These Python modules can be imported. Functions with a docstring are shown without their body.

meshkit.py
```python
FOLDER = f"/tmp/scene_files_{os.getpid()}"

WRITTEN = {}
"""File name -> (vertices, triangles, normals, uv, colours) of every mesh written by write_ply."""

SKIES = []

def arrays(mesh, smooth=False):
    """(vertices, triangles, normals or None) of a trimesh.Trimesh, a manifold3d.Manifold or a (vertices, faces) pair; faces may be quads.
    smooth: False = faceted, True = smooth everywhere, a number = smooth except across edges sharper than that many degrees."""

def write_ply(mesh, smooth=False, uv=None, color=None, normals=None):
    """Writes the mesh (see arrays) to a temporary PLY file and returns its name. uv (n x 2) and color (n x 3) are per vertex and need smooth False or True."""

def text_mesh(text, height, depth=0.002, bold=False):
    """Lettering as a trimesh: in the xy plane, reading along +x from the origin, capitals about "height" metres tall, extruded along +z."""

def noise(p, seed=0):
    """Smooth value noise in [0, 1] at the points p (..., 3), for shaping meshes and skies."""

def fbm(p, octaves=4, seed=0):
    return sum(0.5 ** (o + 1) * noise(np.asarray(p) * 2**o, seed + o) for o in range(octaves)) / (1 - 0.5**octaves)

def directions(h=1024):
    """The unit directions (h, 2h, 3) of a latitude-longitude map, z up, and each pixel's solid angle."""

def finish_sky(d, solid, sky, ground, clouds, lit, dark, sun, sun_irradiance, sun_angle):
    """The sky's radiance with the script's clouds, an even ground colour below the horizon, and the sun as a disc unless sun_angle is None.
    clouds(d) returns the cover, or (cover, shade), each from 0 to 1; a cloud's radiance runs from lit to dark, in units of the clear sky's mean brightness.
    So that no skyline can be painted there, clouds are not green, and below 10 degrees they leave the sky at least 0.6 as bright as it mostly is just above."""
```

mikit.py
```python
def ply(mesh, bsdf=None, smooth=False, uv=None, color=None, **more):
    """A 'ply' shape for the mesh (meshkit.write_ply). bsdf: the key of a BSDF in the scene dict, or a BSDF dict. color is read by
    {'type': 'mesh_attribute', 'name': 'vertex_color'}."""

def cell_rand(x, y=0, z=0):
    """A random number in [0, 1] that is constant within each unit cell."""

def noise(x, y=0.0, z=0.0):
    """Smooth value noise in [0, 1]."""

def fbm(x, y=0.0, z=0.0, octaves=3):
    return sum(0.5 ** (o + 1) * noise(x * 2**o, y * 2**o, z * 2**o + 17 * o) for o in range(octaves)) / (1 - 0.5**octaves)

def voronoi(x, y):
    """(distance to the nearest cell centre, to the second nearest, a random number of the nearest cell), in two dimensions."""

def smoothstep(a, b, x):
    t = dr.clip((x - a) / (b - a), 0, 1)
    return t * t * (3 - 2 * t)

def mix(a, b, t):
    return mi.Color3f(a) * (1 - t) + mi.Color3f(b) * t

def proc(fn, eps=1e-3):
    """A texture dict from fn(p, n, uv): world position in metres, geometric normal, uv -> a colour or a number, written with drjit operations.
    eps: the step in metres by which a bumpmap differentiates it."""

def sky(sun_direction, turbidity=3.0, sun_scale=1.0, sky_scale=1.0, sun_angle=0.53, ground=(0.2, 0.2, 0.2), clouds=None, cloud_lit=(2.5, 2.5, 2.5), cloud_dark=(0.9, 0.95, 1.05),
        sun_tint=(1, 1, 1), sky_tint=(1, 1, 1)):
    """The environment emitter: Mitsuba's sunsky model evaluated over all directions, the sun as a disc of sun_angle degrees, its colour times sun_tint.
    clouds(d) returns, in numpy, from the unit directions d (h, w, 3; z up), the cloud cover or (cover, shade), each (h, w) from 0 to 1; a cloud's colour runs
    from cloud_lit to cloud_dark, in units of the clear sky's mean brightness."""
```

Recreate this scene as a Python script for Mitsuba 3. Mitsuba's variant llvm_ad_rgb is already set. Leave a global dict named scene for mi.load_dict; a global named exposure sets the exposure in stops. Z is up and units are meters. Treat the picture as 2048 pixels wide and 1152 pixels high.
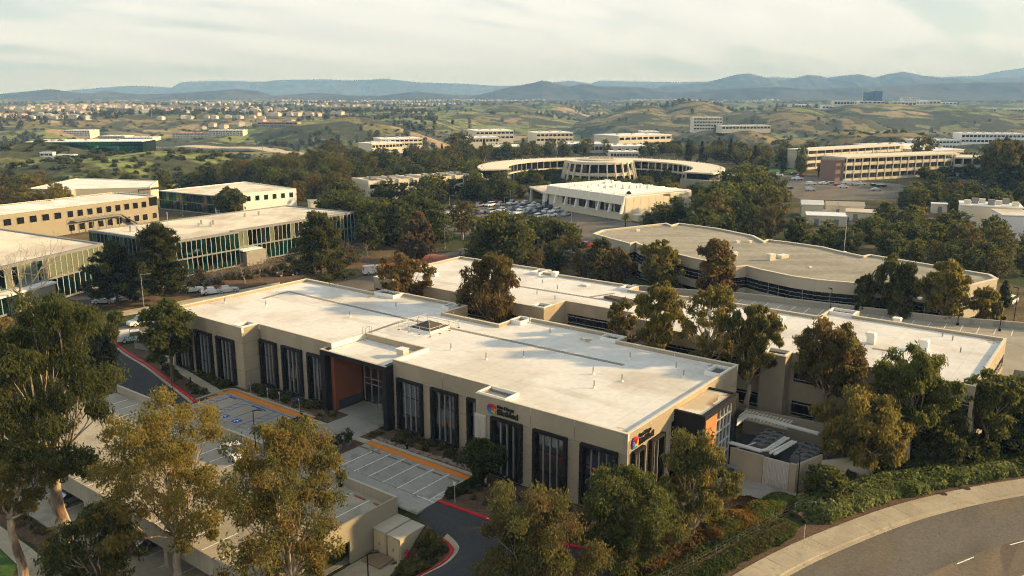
"""Aerial view of a research campus on a mesa, hazy hills behind. Mitsuba 3 scene script (z up, metres)."""
import math, random
import numpy as np
import drjit as dr
import mitsuba as mi
import trimesh, shapely
from shapely.geometry import Polygon
import mikit, meshkit
from mikit import noise, fbm, voronoi, cell_rand, smoothstep, mix

scene, labels = {'type': 'scene'}, {}
T4 = mi.ScalarTransform4f

# ------------------------------------------------------------------ camera, sky, exposure
PITCH = math.atan(386 / 1663.0)
scene['camera'] = {'type': 'perspective', 'fov': math.degrees(2 * math.atan(1024 / 1663.0)), 'fov_axis': 'x', 'near_clip': 0.5, 'far_clip': 40000.0,
                   'to_world': T4().look_at(origin=[0, 0, 41], target=[0, math.cos(PITCH), 41 - math.sin(PITCH)], up=[0, 0, 1]),
                   'medium': {'type': 'ref', 'id': 'haze_air'}}

def clouds(d):
    """High thin cloud over nearly the whole sky with a few streaks of blue between."""
    el = np.arcsin(np.clip(d[..., 2], -1, 1))
    az = np.arctan2(d[..., 0], d[..., 1])
    q = np.stack([d[..., 0] / (d[..., 2] + 0.14), d[..., 1] / (d[..., 2] + 0.14), 0 * az], -1)
    r = np.stack([0.75 * q[..., 0] + 0.66 * q[..., 1], -0.66 * q[..., 0] + 0.75 * q[..., 1], q[..., 2]], -1)
    big = meshkit.fbm(r * [0.55, 1.3, 1] + [3.1, 7.7, 0], 5, 3)
    fine = meshkit.fbm(r * [1.2, 3.6, 1] + [1.0, 2.0, 5.0], 5, 11)
    c = 0.62 * big + 0.38 * fine
    cover = np.clip((c - 0.37) / 0.14, 0, 1)
    cover = 0.36 + 0.6 * cover * cover * (3 - 2 * cover)
    low = np.clip((0.035 - el) / 0.035, 0, 1)
    cover = cover + (0.97 - cover) * low
    cover = cover * (0.42 + 0.58 * np.clip((0.75 - el) / 0.6, 0, 1))     # thin cloud is seen end-on near the horizon, more sky shows overhead
    shade = np.clip((meshkit.fbm(r * [0.8, 2.2, 1] + [9.0, 1.0, 2.0], 4, 21) - 0.42) * 2.2, 0, 1) * (1 - low)
    return cover, shade

SUN = (1.0, 0.08, 0.325)
scene['sky'] = mikit.sky(SUN, turbidity=3, sun_scale=1.22, sky_scale=1.12, clouds=clouds, cloud_lit=(3.25, 3.17, 2.9), cloud_dark=(2.65, 2.63, 2.5), sun_angle=1.6,
                         sun_tint=(1.0, 0.985, 0.91), sky_tint=(1.04, 1.0, 0.92))
exposure = 2.3

# ------------------------------------------------------------------ helpers
YAW = math.radians(-37.37)
EX, EY = np.array([math.cos(YAW), math.sin(YAW)]), np.array([-math.sin(YAW), math.cos(YAW)])
used = {}

def uid(name):
    n = used.get(name, 0)
    used[name] = n + 1
    return name if n == 0 else f'{name}_{n:03d}'

def thing(name, label, cat, group=None):
    k = uid(name)
    labels[k] = {'label': label, 'category': cat}
    if group:
        labels[k]['group'] = group
    return k

class Fr:
    """A local frame: origin (x, y, z) and heading in radians."""
    def __init__(s, x=0.0, y=0.0, yaw=0.0, z=0.0):
        s.o, s.yaw, c, n = np.array([x, y, z], float), yaw, math.cos(yaw), math.sin(yaw)
        s.r = np.array([[c, -n, 0], [n, c, 0], [0, 0, 1.0]])
    def __call__(s, v):
        return np.asarray(v, float) @ s.r.T + s.o
    def inv(s, v):
        return (np.asarray(v, float) - s.o) @ s.r
WORLD, CAMPUS = Fr(), Fr(yaw=YAW)

def loc(x, y):
    """Campus coordinates of a world point (arrays allowed)."""
    return x * EX[0] + y * EX[1], x * EY[0] + y * EY[1]

BOXF = np.array([[0, 3, 2], [0, 2, 1], [4, 5, 6], [4, 6, 7], [0, 1, 5], [0, 5, 4], [1, 2, 6], [1, 6, 5], [2, 3, 7], [2, 7, 6], [3, 0, 4], [3, 4, 7]])

class MB:
    """Collects pieces of one mesh in a local frame."""
    def __init__(s, fr=WORLD):
        s.v, s.f, s.n, s.fr = [], [], 0, fr
    def add(s, v, f):
        v, f = np.asarray(v, float), np.asarray(f, int)
        if f.shape[1] == 4:
            f = np.vstack([f[:, [0, 1, 2]], f[:, [0, 2, 3]]])
        s.v.append(v); s.f.append(f + s.n); s.n += len(v)
        return s
    def box(s, x0, y0, z0, x1, y1, z1):
        if x1 < x0: x0, x1 = x1, x0
        if y1 < y0: y0, y1 = y1, y0
        return s.add([[x0, y0, z0], [x1, y0, z0], [x1, y1, z0], [x0, y1, z0], [x0, y0, z1], [x1, y0, z1], [x1, y1, z1], [x0, y1, z1]], BOXF)
    def bar(s, p, q, w, h, up=(0, 0, 1)):
        """A bar of section w x h from p to q (h along up)."""
        p, q = np.asarray(p, float), np.asarray(q, float)
        t = q - p
        a = np.cross(t, up); a /= np.linalg.norm(a) + 1e-12
        b = np.cross(a, t); b /= np.linalg.norm(b) + 1e-12
        a, b = a * w / 2, b * h / 2
        return s.add([p - a - b, p + a - b, q + a - b, q - a - b, p - a + b, p + a + b, q + a + b, q - a + b], BOXF)
    def tube(s, pts, r, n=6, cap=True):
        p = np.asarray(pts, float)
        r = np.broadcast_to(r, (len(p),))
        t = np.gradient(p, axis=0)
        t /= np.linalg.norm(t, axis=1, keepdims=True) + 1e-12
        ref = np.array([0, 0, 1.0]) if abs(t[0, 2]) < 0.9 else np.array([1.0, 0, 0])
        a = np.cross(t, ref); a /= np.linalg.norm(a, axis=1, keepdims=True) + 1e-12
        b = np.cross(t, a)
        g = np.arange(n) * 2 * np.pi / n
        v = p[:, None] + r[:, None, None] * (np.cos(g)[None, :, None] * a[:, None] + np.sin(g)[None, :, None] * b[:, None])
        i, j = np.meshgrid(np.arange(len(p) - 1), np.arange(n), indexing='ij')
        q = np.stack([i * n + j, i * n + (j + 1) % n, (i + 1) * n + (j + 1) % n, (i + 1) * n + j], -1).reshape(-1, 4)
        f = np.vstack([q[:, [0, 2, 1]], q[:, [0, 3, 2]]])
        if cap:
            k = (len(p) - 1) * n
            f = np.vstack([f, [[0, m, m + 1] for m in range(1, n - 1)], [[k, k + m + 1, k + m] for m in range(1, n - 1)]])
        return s.add(v.reshape(-1, 3), f)
    def cyl(s, x, y, z0, z1, r, n=12, r1=None):
        return s.tube([[x, y, z0], [x, y, z1]], [r, r if r1 is None else r1], n)
    def prism(s, poly, z0, z1):
        P = Polygon(poly).buffer(0)
        for g in getattr(P, 'geoms', [P]):
            m = trimesh.creation.extrude_polygon(g, z1 - z0, engine='earcut')
            s.add(np.array(m.vertices) + [0, 0, z0], m.faces)
        return s
    def shape(s, P, z0, z1):
        for g in getattr(P, 'geoms', [P]):
            if g.area > 1e-4:
                m = trimesh.creation.extrude_polygon(g, z1 - z0, engine='earcut')
                s.add(np.array(m.vertices) + [0, 0, z0], m.faces)
        return s
    def tm(s, m, at=(0, 0, 0)):
        return s.add(np.array(m.vertices) + at, m.faces)
    def mesh(s):
        return s.fr(np.vstack(s.v)), np.vstack(s.f)

def obj(key, m, bsdf, smooth=False, color=None, **kw):
    scene[key] = mikit.ply(m.mesh() if isinstance(m, MB) else m, bsdf, smooth, color=color, **kw)
    return key

def part(parent, name, m, bsdf, label=None, kind=None, **kw):
    k = uid(f'{parent}__{name}')
    obj(k, m, bsdf, **kw)
    if label or kind:
        labels[k] = {a: b for a, b in (('label', label), ('kind', kind)) if b}
    return k

def struct(name, m, bsdf, label=None, **kw):
    k = uid(name)
    obj(k, m, bsdf, **kw)
    labels[k] = {'kind': 'structure'}
    if label:
        labels[k]['label'] = label
    return k

def stuff(name, m, bsdf, label, cat, **kw):
    k = uid(name)
    obj(k, m, bsdf, **kw)
    labels[k] = {'kind': 'stuff', 'label': label, 'category': cat}
    return k

def solo(name, m, bsdf, label, cat, group=None, **kw):
    k = thing(name, label, cat, group)
    obj(k, m, bsdf, **kw)
    return k

def ribbon(pts, w0, w1, z, dz=None):
    """A flat strip along a polyline, from offset w0 to w1 on its left side; z a number or a function of (x, y)."""
    p = np.asarray(pts, float)
    t = np.gradient(p, axis=0); t /= np.linalg.norm(t, axis=1, keepdims=True)
    nrm = np.stack([-t[:, 1], t[:, 0]], 1)
    a, b = p + nrm * w0, p + nrm * w1
    return a, b

def spline(pts, n):
    """Catmull-Rom through the points."""
    p = np.asarray(pts, float)
    q = np.vstack([2 * p[0] - p[1], p, 2 * p[-1] - p[-2]])
    out = []
    for i in range(len(p) - 1):
        a, b, c, d = q[i:i + 4]
        for t in np.arange(n) / n:
            out.append(0.5 * (2 * b + (c - a) * t + (2 * a - 5 * b + 4 * c - d) * t * t + (3 * b - 3 * c + d - a) * t ** 3))
    return np.array(out + [p[-1]])

def ss(a, b, x):
    t = np.clip((np.asarray(x, float) - a) / (b - a), 0, 1)
    return t * t * (3 - 2 * t)

# ------------------------------------------------------------------ materials
def flat(key, rgb, rough=0.8, **kw):
    scene[key] = {'type': 'twosided', 'b': {'type': 'principled', 'base_color': {'type': 'rgb', 'value': list(rgb)}, 'roughness': rough, 'specular': kw.pop('specular', 0.3), **kw}}

def tex(key, fn, rough=0.85, bump=None, eps=0.05, specular=0.25):
    b = {'type': 'principled', 'base_color': mikit.proc(fn), 'roughness': rough, 'specular': specular}
    if bump:
        b = {'type': 'bumpmap', 'tex': mikit.proc(bump[0], eps), 'scale': bump[1], 'b': b}
    scene[key] = {'type': 'twosided', 'b': b}

def membrane(p, n, uv):
    """White roof membrane: lap seams, ponding stains, scuffs."""
    X = p.x * float(EX[0]) + p.y * float(EX[1]); Y = p.x * float(EY[0]) + p.y * float(EY[1])
    base = mix((0.74, 0.72, 0.66), (0.64, 0.6, 0.52), smoothstep(0.42, 0.75, fbm(X * 0.16, Y * 0.16, 0, 4)))
    base = mix(base, (0.5, 0.46, 0.38), 0.45 * smoothstep(0.6, 0.78, fbm(X * 0.09 + 7, Y * 0.3, 3, 4)))
    seam = dr.abs(X / 3.05 - dr.floor(X / 3.05) - 0.5)
    for cx, cy, rr in ((-37.6, 67.4, 2.4), (-70.3, 70.2, 2.0), (-39.0, 91.8, 3.0), (-13.6, 124.2, 3.0), (-98.9, 91.6, 2.2), (-57.5, 92.0, 2.2), (-72.0, 91.0, 2.4)):   # silt and rust round the roof drains
        dd = dr.sqrt(dr.square(X - cx) + dr.square(Y - cy)) + 2.2 * (fbm(X * 0.9, Y * 0.9, 5, 4) - 0.5)
        base = mix(base, (0.30, 0.215, 0.115), 0.75 * (1 - smoothstep(0.25 * rr, 0.5 * rr, dd)) * smoothstep(0.35, 0.6, fbm(X * 2.2, Y * 2.2, 1, 3)))
    base = base * (1 - 0.14 * smoothstep(0.475, 0.5, seam))
    seam2 = dr.abs(Y / 9.1 - dr.floor(Y / 9.1) - 0.5)
    base = base * (1 - 0.13 * smoothstep(0.488, 0.5, seam2))
    patch_ = cell_rand(dr.floor(X / 2.3), dr.floor(Y / 3.7), 4)
    base = base * (1 - 0.06 * dr.select(patch_ > 0.86, 1.0, 0.0))
    return base * (0.94 + 0.12 * noise(X * 2.1, Y * 2.1, 1))
tex('roof_white', membrane, 0.75)

def gravelroof(p, n, uv):
    b = mix((0.34, 0.31, 0.24), (0.27, 0.245, 0.19), smoothstep(0.35, 0.7, fbm(p.x * 0.08, p.y * 0.3, 0, 4)))
    return b * (0.88 + 0.24 * noise(p.x * 1.7, p.y * 1.7, 0))
tex('roof_gray', gravelroof, 0.95)

def beigeroof(p, n, uv):
    b = mix((0.62, 0.57, 0.46), (0.48, 0.43, 0.34), smoothstep(0.4, 0.7, fbm(p.x * 0.12, p.y * 0.12, 0, 4)))
    return b * (0.9 + 0.2 * noise(p.x * 0.8, p.y * 0.25, 0))
tex('roof_beige', beigeroof, 0.9)

def stucco(p, n, uv):
    s = p.x * float(EX[0]) + p.y * float(EX[1])
    b = mix((0.43, 0.36, 0.255), (0.37, 0.31, 0.22), smoothstep(0.35, 0.7, fbm(p.x * 0.5, p.y * 0.5, p.z * 0.25, 3)))
    line = dr.abs(p.z / 0.2 - dr.floor(p.z / 0.2) - 0.5)
    b = b * (1 - 0.10 * smoothstep(0.36, 0.5, line))
    return b * (0.92 + 0.16 * noise(p.x * 9, p.y * 9, p.z * 9))
tex('wall_tan', stucco, 0.9)

def conc(p, n, uv):
    b = mix((0.36, 0.345, 0.30), (0.29, 0.275, 0.235), smoothstep(0.3, 0.7, fbm(p.x * 0.22, p.y * 0.22, p.z * 0.4, 4)))
    b = mix(b, (0.17, 0.16, 0.14), 0.5 * smoothstep(0.62, 0.8, fbm(p.x * 0.6 + 4, p.y * 0.6, 2, 3)))
    return b * (0.9 + 0.2 * noise(p.x * 6, p.y * 6, p.z * 6))
tex('concrete', conc, 0.9)

def deckconc(p, n, uv):
    b = mix((0.40, 0.36, 0.28), (0.33, 0.295, 0.225), smoothstep(0.3, 0.7, fbm(p.x * 0.15, p.y * 0.15, 0, 4)))
    b = mix(b, (0.22, 0.20, 0.16), 0.4 * smoothstep(0.62, 0.8, fbm(p.x * 0.5 + 4, p.y * 0.5, 2, 3)))
    return b * (0.92 + 0.16 * noise(p.x * 5, p.y * 5, 0))
tex('deck_concrete', deckconc, 0.9)

def walkconc(p, n, uv):
    b = mix((0.46, 0.40, 0.29), (0.38, 0.33, 0.235), smoothstep(0.3, 0.7, fbm(p.x * 0.4, p.y * 0.4, 0, 3)))
    b = mix(b, (0.26, 0.23, 0.17), 0.5 * smoothstep(0.66, 0.8, fbm(p.x * 1.3, p.y * 1.3, 5, 3)))
    return b * (0.9 + 0.2 * noise(p.x * 8, p.y * 8, 0))
tex('walk_concrete', walkconc, 0.9)

def asph(p, n, uv):
    b = mix((0.062, 0.062, 0.063), (0.05, 0.05, 0.052), fbm(p.x * 0.3, p.y * 0.3, 0, 3))
    return b * (0.85 + 0.3 * noise(p.x * 7, p.y * 7, 0))
tex('asphalt_new', asph, 0.85)

def asphold(p, n, uv):
    X = p.x * float(EX[0]) + p.y * float(EX[1]); Y = p.x * float(EY[0]) + p.y * float(EY[1])
    b = mix((0.155, 0.14, 0.115), (0.115, 0.104, 0.086), smoothstep(0.3, 0.7, fbm(X * 0.25, Y * 0.08, 0, 4)))
    crack = dr.abs(fbm(X * 0.5, Y * 0.22, 9, 4) - 0.5)
    b = b * (1 - 0.28 * (1 - smoothstep(0.0, 0.006, crack)))
    b = mix(b, (0.19, 0.15, 0.10), 0.5 * smoothstep(0.5, 0.62, fbm(X * 0.12 + 3, Y * 0.05, 4, 3)))
    return b * (0.85 + 0.3 * noise(p.x * 6, p.y * 6, 0))
tex('asphalt_old', asphold, 0.9)

def asphbrown(p, n, uv):
    X = p.x * float(EX[0]) + p.y * float(EX[1]); Y = p.x * float(EY[0]) + p.y * float(EY[1])
    b = mix((0.20, 0.158, 0.108), (0.155, 0.125, 0.09), smoothstep(0.3, 0.7, fbm(X * 0.5, Y * 0.1, 3, 4)))
    b = mix(b, (0.10, 0.085, 0.068), 0.6 * smoothstep(0.55, 0.68, fbm(X * 0.9, Y * 0.12, 6, 4)))
    return b * (0.85 + 0.3 * noise(p.x * 6, p.y * 6, 0))
tex('asphalt_brown', asphbrown, 0.9)

def mulch(p, n, uv):
    b = mix((0.085, 0.05, 0.032), (0.15, 0.10, 0.06), fbm(p.x * 1.2, p.y * 1.2, 0, 4))
    return b * (0.6 + 0.8 * noise(p.x * 9, p.y * 9, 0))
tex('mulch', mulch, 1.0)

def campusground(p, n, uv):
    b = mix((0.075, 0.058, 0.034), (0.13, 0.095, 0.05), smoothstep(0.3, 0.7, fbm(p.x * 0.12, p.y * 0.12, 0, 4)))
    b = mix(b, (0.05, 0.062, 0.02), smoothstep(0.45, 0.62, fbm(p.x * 0.07 + 9, p.y * 0.07, 3, 4)))
    return b * (0.65 + 0.7 * noise(p.x * 3, p.y * 3, 0))
tex('soil', campusground, 1.0)

def chaparral(p, n, uv):
    """Dry grass and green winter grass with patches of dark scrub on the hills."""
    g = fbm(p.x * 0.0035, p.y * 0.0035, 0, 4)
    b = mix((0.19, 0.155, 0.07), (0.135, 0.145, 0.05), smoothstep(0.36, 0.56, g))
    b = mix(b, (0.17, 0.195, 0.058), smoothstep(0.50, 0.62, fbm(p.x * 0.005 + 5, p.y * 0.005, 2, 3)))
    s = fbm(p.x * 0.02, p.y * 0.02, p.z * 0.03, 5)
    b = mix(b, (0.06, 0.064, 0.03), smoothstep(0.45, 0.53, s))
    s2 = fbm(p.x * 0.075, p.y * 0.075, p.z * 0.1, 4)
    b = mix(b, (0.045, 0.05, 0.024), 0.8 * smoothstep(0.53, 0.6, s2))
    b = mix(b, (0.30, 0.22, 0.12), smoothstep(0.70, 0.76, fbm(p.x * 0.012 + 31, p.y * 0.012, 8, 4)))
    return b * (0.7 + 0.6 * noise(p.x * 0.35, p.y * 0.35, 0))
tex('chaparral', chaparral, 1.0)

def rockrange(p, n, uv):
    b = mix((0.03, 0.032, 0.026), (0.065, 0.06, 0.045), smoothstep(0.4, 0.65, fbm(p.x * 0.003, p.y * 0.003, p.z * 0.006, 5)))
    return b
tex('mountain_scrub', rockrange, 1.0)

def lawnc(p, n, uv):
    return mix((0.04, 0.09, 0.02), (0.07, 0.13, 0.03), fbm(p.x * 0.8, p.y * 0.8, 0, 4)) * (0.7 + 0.6 * noise(p.x * 9, p.y * 9, 0))
tex('lawn_green', lawnc, 1.0)

def barkf(p, n, uv):
    b = mix((0.42, 0.35, 0.26), (0.20, 0.13, 0.085), smoothstep(0.45, 0.62, fbm(p.x * 1.6, p.y * 1.6, p.z * 0.5, 4)))
    return b * (0.8 + 0.4 * noise(p.x * 8, p.y * 8, p.z * 2))
tex('bark_pale', barkf, 0.9)
flat('bark_brown', (0.10, 0.07, 0.045), 0.95)
flat('bark_grey', (0.30, 0.25, 0.19), 0.95)

scene['leaf'] = {'type': 'principledthin', 'base_color': {'type': 'mesh_attribute', 'name': 'vertex_color'}, 'roughness': 0.55, 'diff_trans': 1.3, 'spec_trans': 0.0, 'eta': 1.3}

for k, c, r in [('white_paint', (0.78, 0.77, 0.73), 0.6), ('cream', (0.68, 0.62, 0.48), 0.8), ('cream_dark', (0.5, 0.45, 0.35), 0.85), ('black_metal', (0.016, 0.016, 0.017), 0.5), ('bronze', (0.014, 0.013, 0.013), 0.6),
                ('orange_paint', (0.72, 0.24, 0.035), 0.7), ('blue_paint', (0.03, 0.10, 0.36), 0.7), ('red_paint', (0.5, 0.025, 0.03), 0.65), ('yellow_paint', (0.62, 0.36, 0.04), 0.7),
                ('orange_wall', (0.55, 0.22, 0.085), 0.75), ('rust_wall', (0.27, 0.085, 0.04), 0.8), ('grey_strip', (0.27, 0.25, 0.21), 0.9), ('alum', (0.5, 0.5, 0.48), 0.45), ('fin_grey', (0.30, 0.30, 0.29), 0.45), ('grey_metal', (0.22, 0.225, 0.22), 0.55), ('dark_metal', (0.07, 0.072, 0.075), 0.6),  # second, darker wall orange holds the entrance shade in its colour
                ('louver', (0.55, 0.52, 0.46), 0.6), ('wheel_rubber', (0.018, 0.018, 0.018), 0.8), ('stop_concrete', (0.22, 0.165, 0.12), 0.9), ('dark_void', (0.012, 0.012, 0.012), 0.95), ('pipe_white', (0.62, 0.6, 0.55), 0.45),
                ('rust', (0.26, 0.11, 0.045), 0.95), ('tile_red', (0.36, 0.13, 0.06), 0.85), ('tan_paint', (0.345, 0.305, 0.22), 0.85), ('house_wall', (0.6, 0.54, 0.43), 0.85), ('house_roof', (0.38, 0.24, 0.16), 0.85), ('brown_tile', (0.27, 0.175, 0.14), 0.85), ('beige_shed', (0.58, 0.49, 0.33), 0.7), ('wood', (0.30, 0.22, 0.14), 0.85),
                ('teal_sign', (0.02, 0.30, 0.30), 0.6), ('terracotta', (0.33, 0.12, 0.07), 0.9), ('river_rock', (0.30, 0.24, 0.2), 0.9), ('skylight_mesh', (0.10, 0.08, 0.055), 0.8), ('iron', (0.06, 0.035, 0.025), 0.8)]:
    flat(k, c, r)
flat('galvanised', (0.5, 0.5, 0.48), 0.35, metallic=0.6)

def glass(key, rgb, rough=0.04, specular=0.7, metallic=0.0):
    flat(key, rgb, rough, specular=specular, metallic=metallic)
glass('glass_dark', (0.30, 0.31, 0.33), 0.03, 0.5, 1.0)
glass('glass_band', (0.012, 0.013, 0.015), 0.06, 0.5)
glass('glass_green', (0.06, 0.29, 0.20), 0.05, 0.5, 1.0)
glass('glass_green_deep', (0.035, 0.15, 0.11), 0.05, 0.5, 1.0)
glass('glass_blind', (0.15, 0.17, 0.11), 0.15, 0.5)
glass('glass_blue', (0.03, 0.10, 0.22))
for k, c in [('car_white', (0.75, 0.75, 0.73)), ('car_silver', (0.42, 0.43, 0.44)), ('car_black', (0.02, 0.02, 0.022)), ('car_grey', (0.12, 0.125, 0.13)), ('car_red', (0.35, 0.02, 0.02)), ('car_blue', (0.03, 0.06, 0.16))]:
    flat(k, c, 0.25, specular=0.5, clearcoat=0.8)

# ------------------------------------------------------------------ terrain
HILLS = []   # (x, y, radius across the view, radius along it, heading, top height)
def hill(px_xy, top, ra, rb, sharp=2.0):
    HILLS.append((px_xy[0], px_xy[1], top, ra, rb, sharp))
hill((-361.9, 640), 3, 130, 110); hill((-254.81, 600), 1, 110, 120); hill((-277.25, 560), 0, 120, 110)
hill((-247.07, 1300), 5.39, 150, 260); hill((-304.09, 1350), 0.17, 150, 260)
hill((-203.66, 1550), 0.31, 170, 420); hill((-146.59, 2100), 8.64, 190, 620); hill((-18.89, 2300), 12.12, 190, 700)
hill((128.29, 2700), 16.35, 130, 500); hill((248.36, 2900), -0.37, 130, 420)
hill((296.46, 1900), 19.32, 130, 420); hill((407.21, 1950), 23.2, 160, 460); hill((222.79, 1800), -2.14, 110, 300)
hill((441.35, 1650), 7.1, 130, 330); hill((514.62, 1550), 17.12, 150, 330); hill((559.61, 1500), 13.61, 130, 260)
hill((820.29, 1900), 18.23, 220, 420); hill((950.63, 1850), 13.55, 230, 380); hill((1072.76, 1800), 6.08, 230, 360)
hill((356.88, 900), 4.02, 75, 120); hill((391.47, 860), 5.67, 90, 120); hill((456.27, 840), 3.61, 130, 110); hill((320.98, 950), -7.79, 70, 100)
hill((275.26, 1185), -9.04, 60, 110); hill((317.73, 1150), -6.91, 60, 110); hill((915.61, 2150), 15.23, 620, 330)

def ground_z(x, y):
    x, y = np.asarray(x, float), np.asarray(y, float)
    r = np.hypot(x, y)
    az = np.clip(x / np.maximum(y, 1e-3), -2, 2)
    # the campus mesa, a ravine on the left, then a broad valley, then a mesa again
    edge = 355 + 250 * ss(-0.42, -0.16, az) + 60 * np.sin(az * 9)
    valley = -36 - 12 * ss(-0.1, 0.15, az) + 12 * ss(-0.2, -0.3, az)
    z = valley * ss(0, 130, r - edge)
    back = np.where(az < -0.1, 1250, 1500) + 1300 * ss(-0.1, 0.12, az) + 0 * az
    z = z * (1 - ss(0, 480, r - back)) + (ss(0, 480, r - back)) * (2 + 0.0012 * r)
    far = ss(60, 300, r - edge)
    p3 = np.stack([x * 0.006, y * 0.006, 0 * x], -1)
    gully = 1 - np.abs(2 * meshkit.fbm(p3 * 0.6, 4, 5) - 1)
    for (hx, hy, top, ra, rb, sh) in HILLS:
        d = math.hypot(hx, hy)
        ux, uy = hy / d, -hx / d
        a = ((x - hx) * ux + (y - hy) * uy) / ra
        b = ((x - hx) * -uy + (y - hy) * ux) / rb
        w = np.exp(-(a * a + b * b) * 0.9)
        hz = -48 + (top + 48) * np.minimum(w * 1.0, 1)
        z = np.where(hz > z, z + (hz - z) * ss(0, 6, hz - z), z)
    z = z + far * (24 * (gully - 0.72) * ss(1.0, 12.0, np.abs(z) + 3) + 2.0 * (meshkit.fbm(p3 * 3.5, 3, 8) - 0.5))
    # the lower parking level and its forecourt
    X, Y = loc(x, y)
    inside = ss(-57.0, -59.5, X) * ss(54.4, 52.0, Y)
    fore = ss(56.5, 50.5, Y) * ss(-59.6, -57.5, X) * ss(-44, -52, X)
    near = ss(170, 140, r)
    z = np.where(near > 0, z - 3.3 * np.maximum(inside, fore) * near, z)
    return z

def grid_mesh(xs, ys):
    X, Y = np.meshgrid(xs, ys)
    v = np.stack([X.ravel(), Y.ravel(), ground_z(X, Y).ravel()], 1)
    n, m = len(xs), len(ys)
    i, j = np.meshgrid(np.arange(m - 1), np.arange(n - 1), indexing='ij')
    a = (i * n + j).ravel()
    f = np.vstack([np.stack([a, a + 1, a + n + 1], 1), np.stack([a, a + n + 1, a + n], 1)])
    return v, f

NEAR = (-170, 130, 0, 170)
m = grid_mesh(np.arange(-170, 131, 1.0), np.arange(0, 171, 1.0))
struct('ground', (m[0] + [0, 0, -0.03], m[1]), 'soil', smooth=True)
# beyond: one sheet in polar cells out to the mountains, with the near rectangle cut out
az = np.concatenate([np.linspace(-np.pi, -0.8, 60)[:-1], np.linspace(-0.8, 0.8, 500), np.linspace(0.8, np.pi, 60)[1:]])
rr = np.concatenate([[0, 30, 60, 90, 120], np.geomspace(140, 9500, 330)])
A, R = np.meshgrid(az, rr)
gx, gy = (R * np.sin(A)), (R * np.cos(A))
v = np.stack([gx.ravel(), gy.ravel(), ground_z(gx, gy).ravel()], 1)
ALLZ = [float(v[:, 2].min()), 60.0]
n = len(az)
i, j = np.meshgrid(np.arange(len(rr) - 1), np.arange(n - 1), indexing='ij')
a = (i * n + j).ravel()
f = np.vstack([np.stack([a, a + n + 1, a + 1], 1), np.stack([a, a + n, a + n + 1], 1)])
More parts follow.
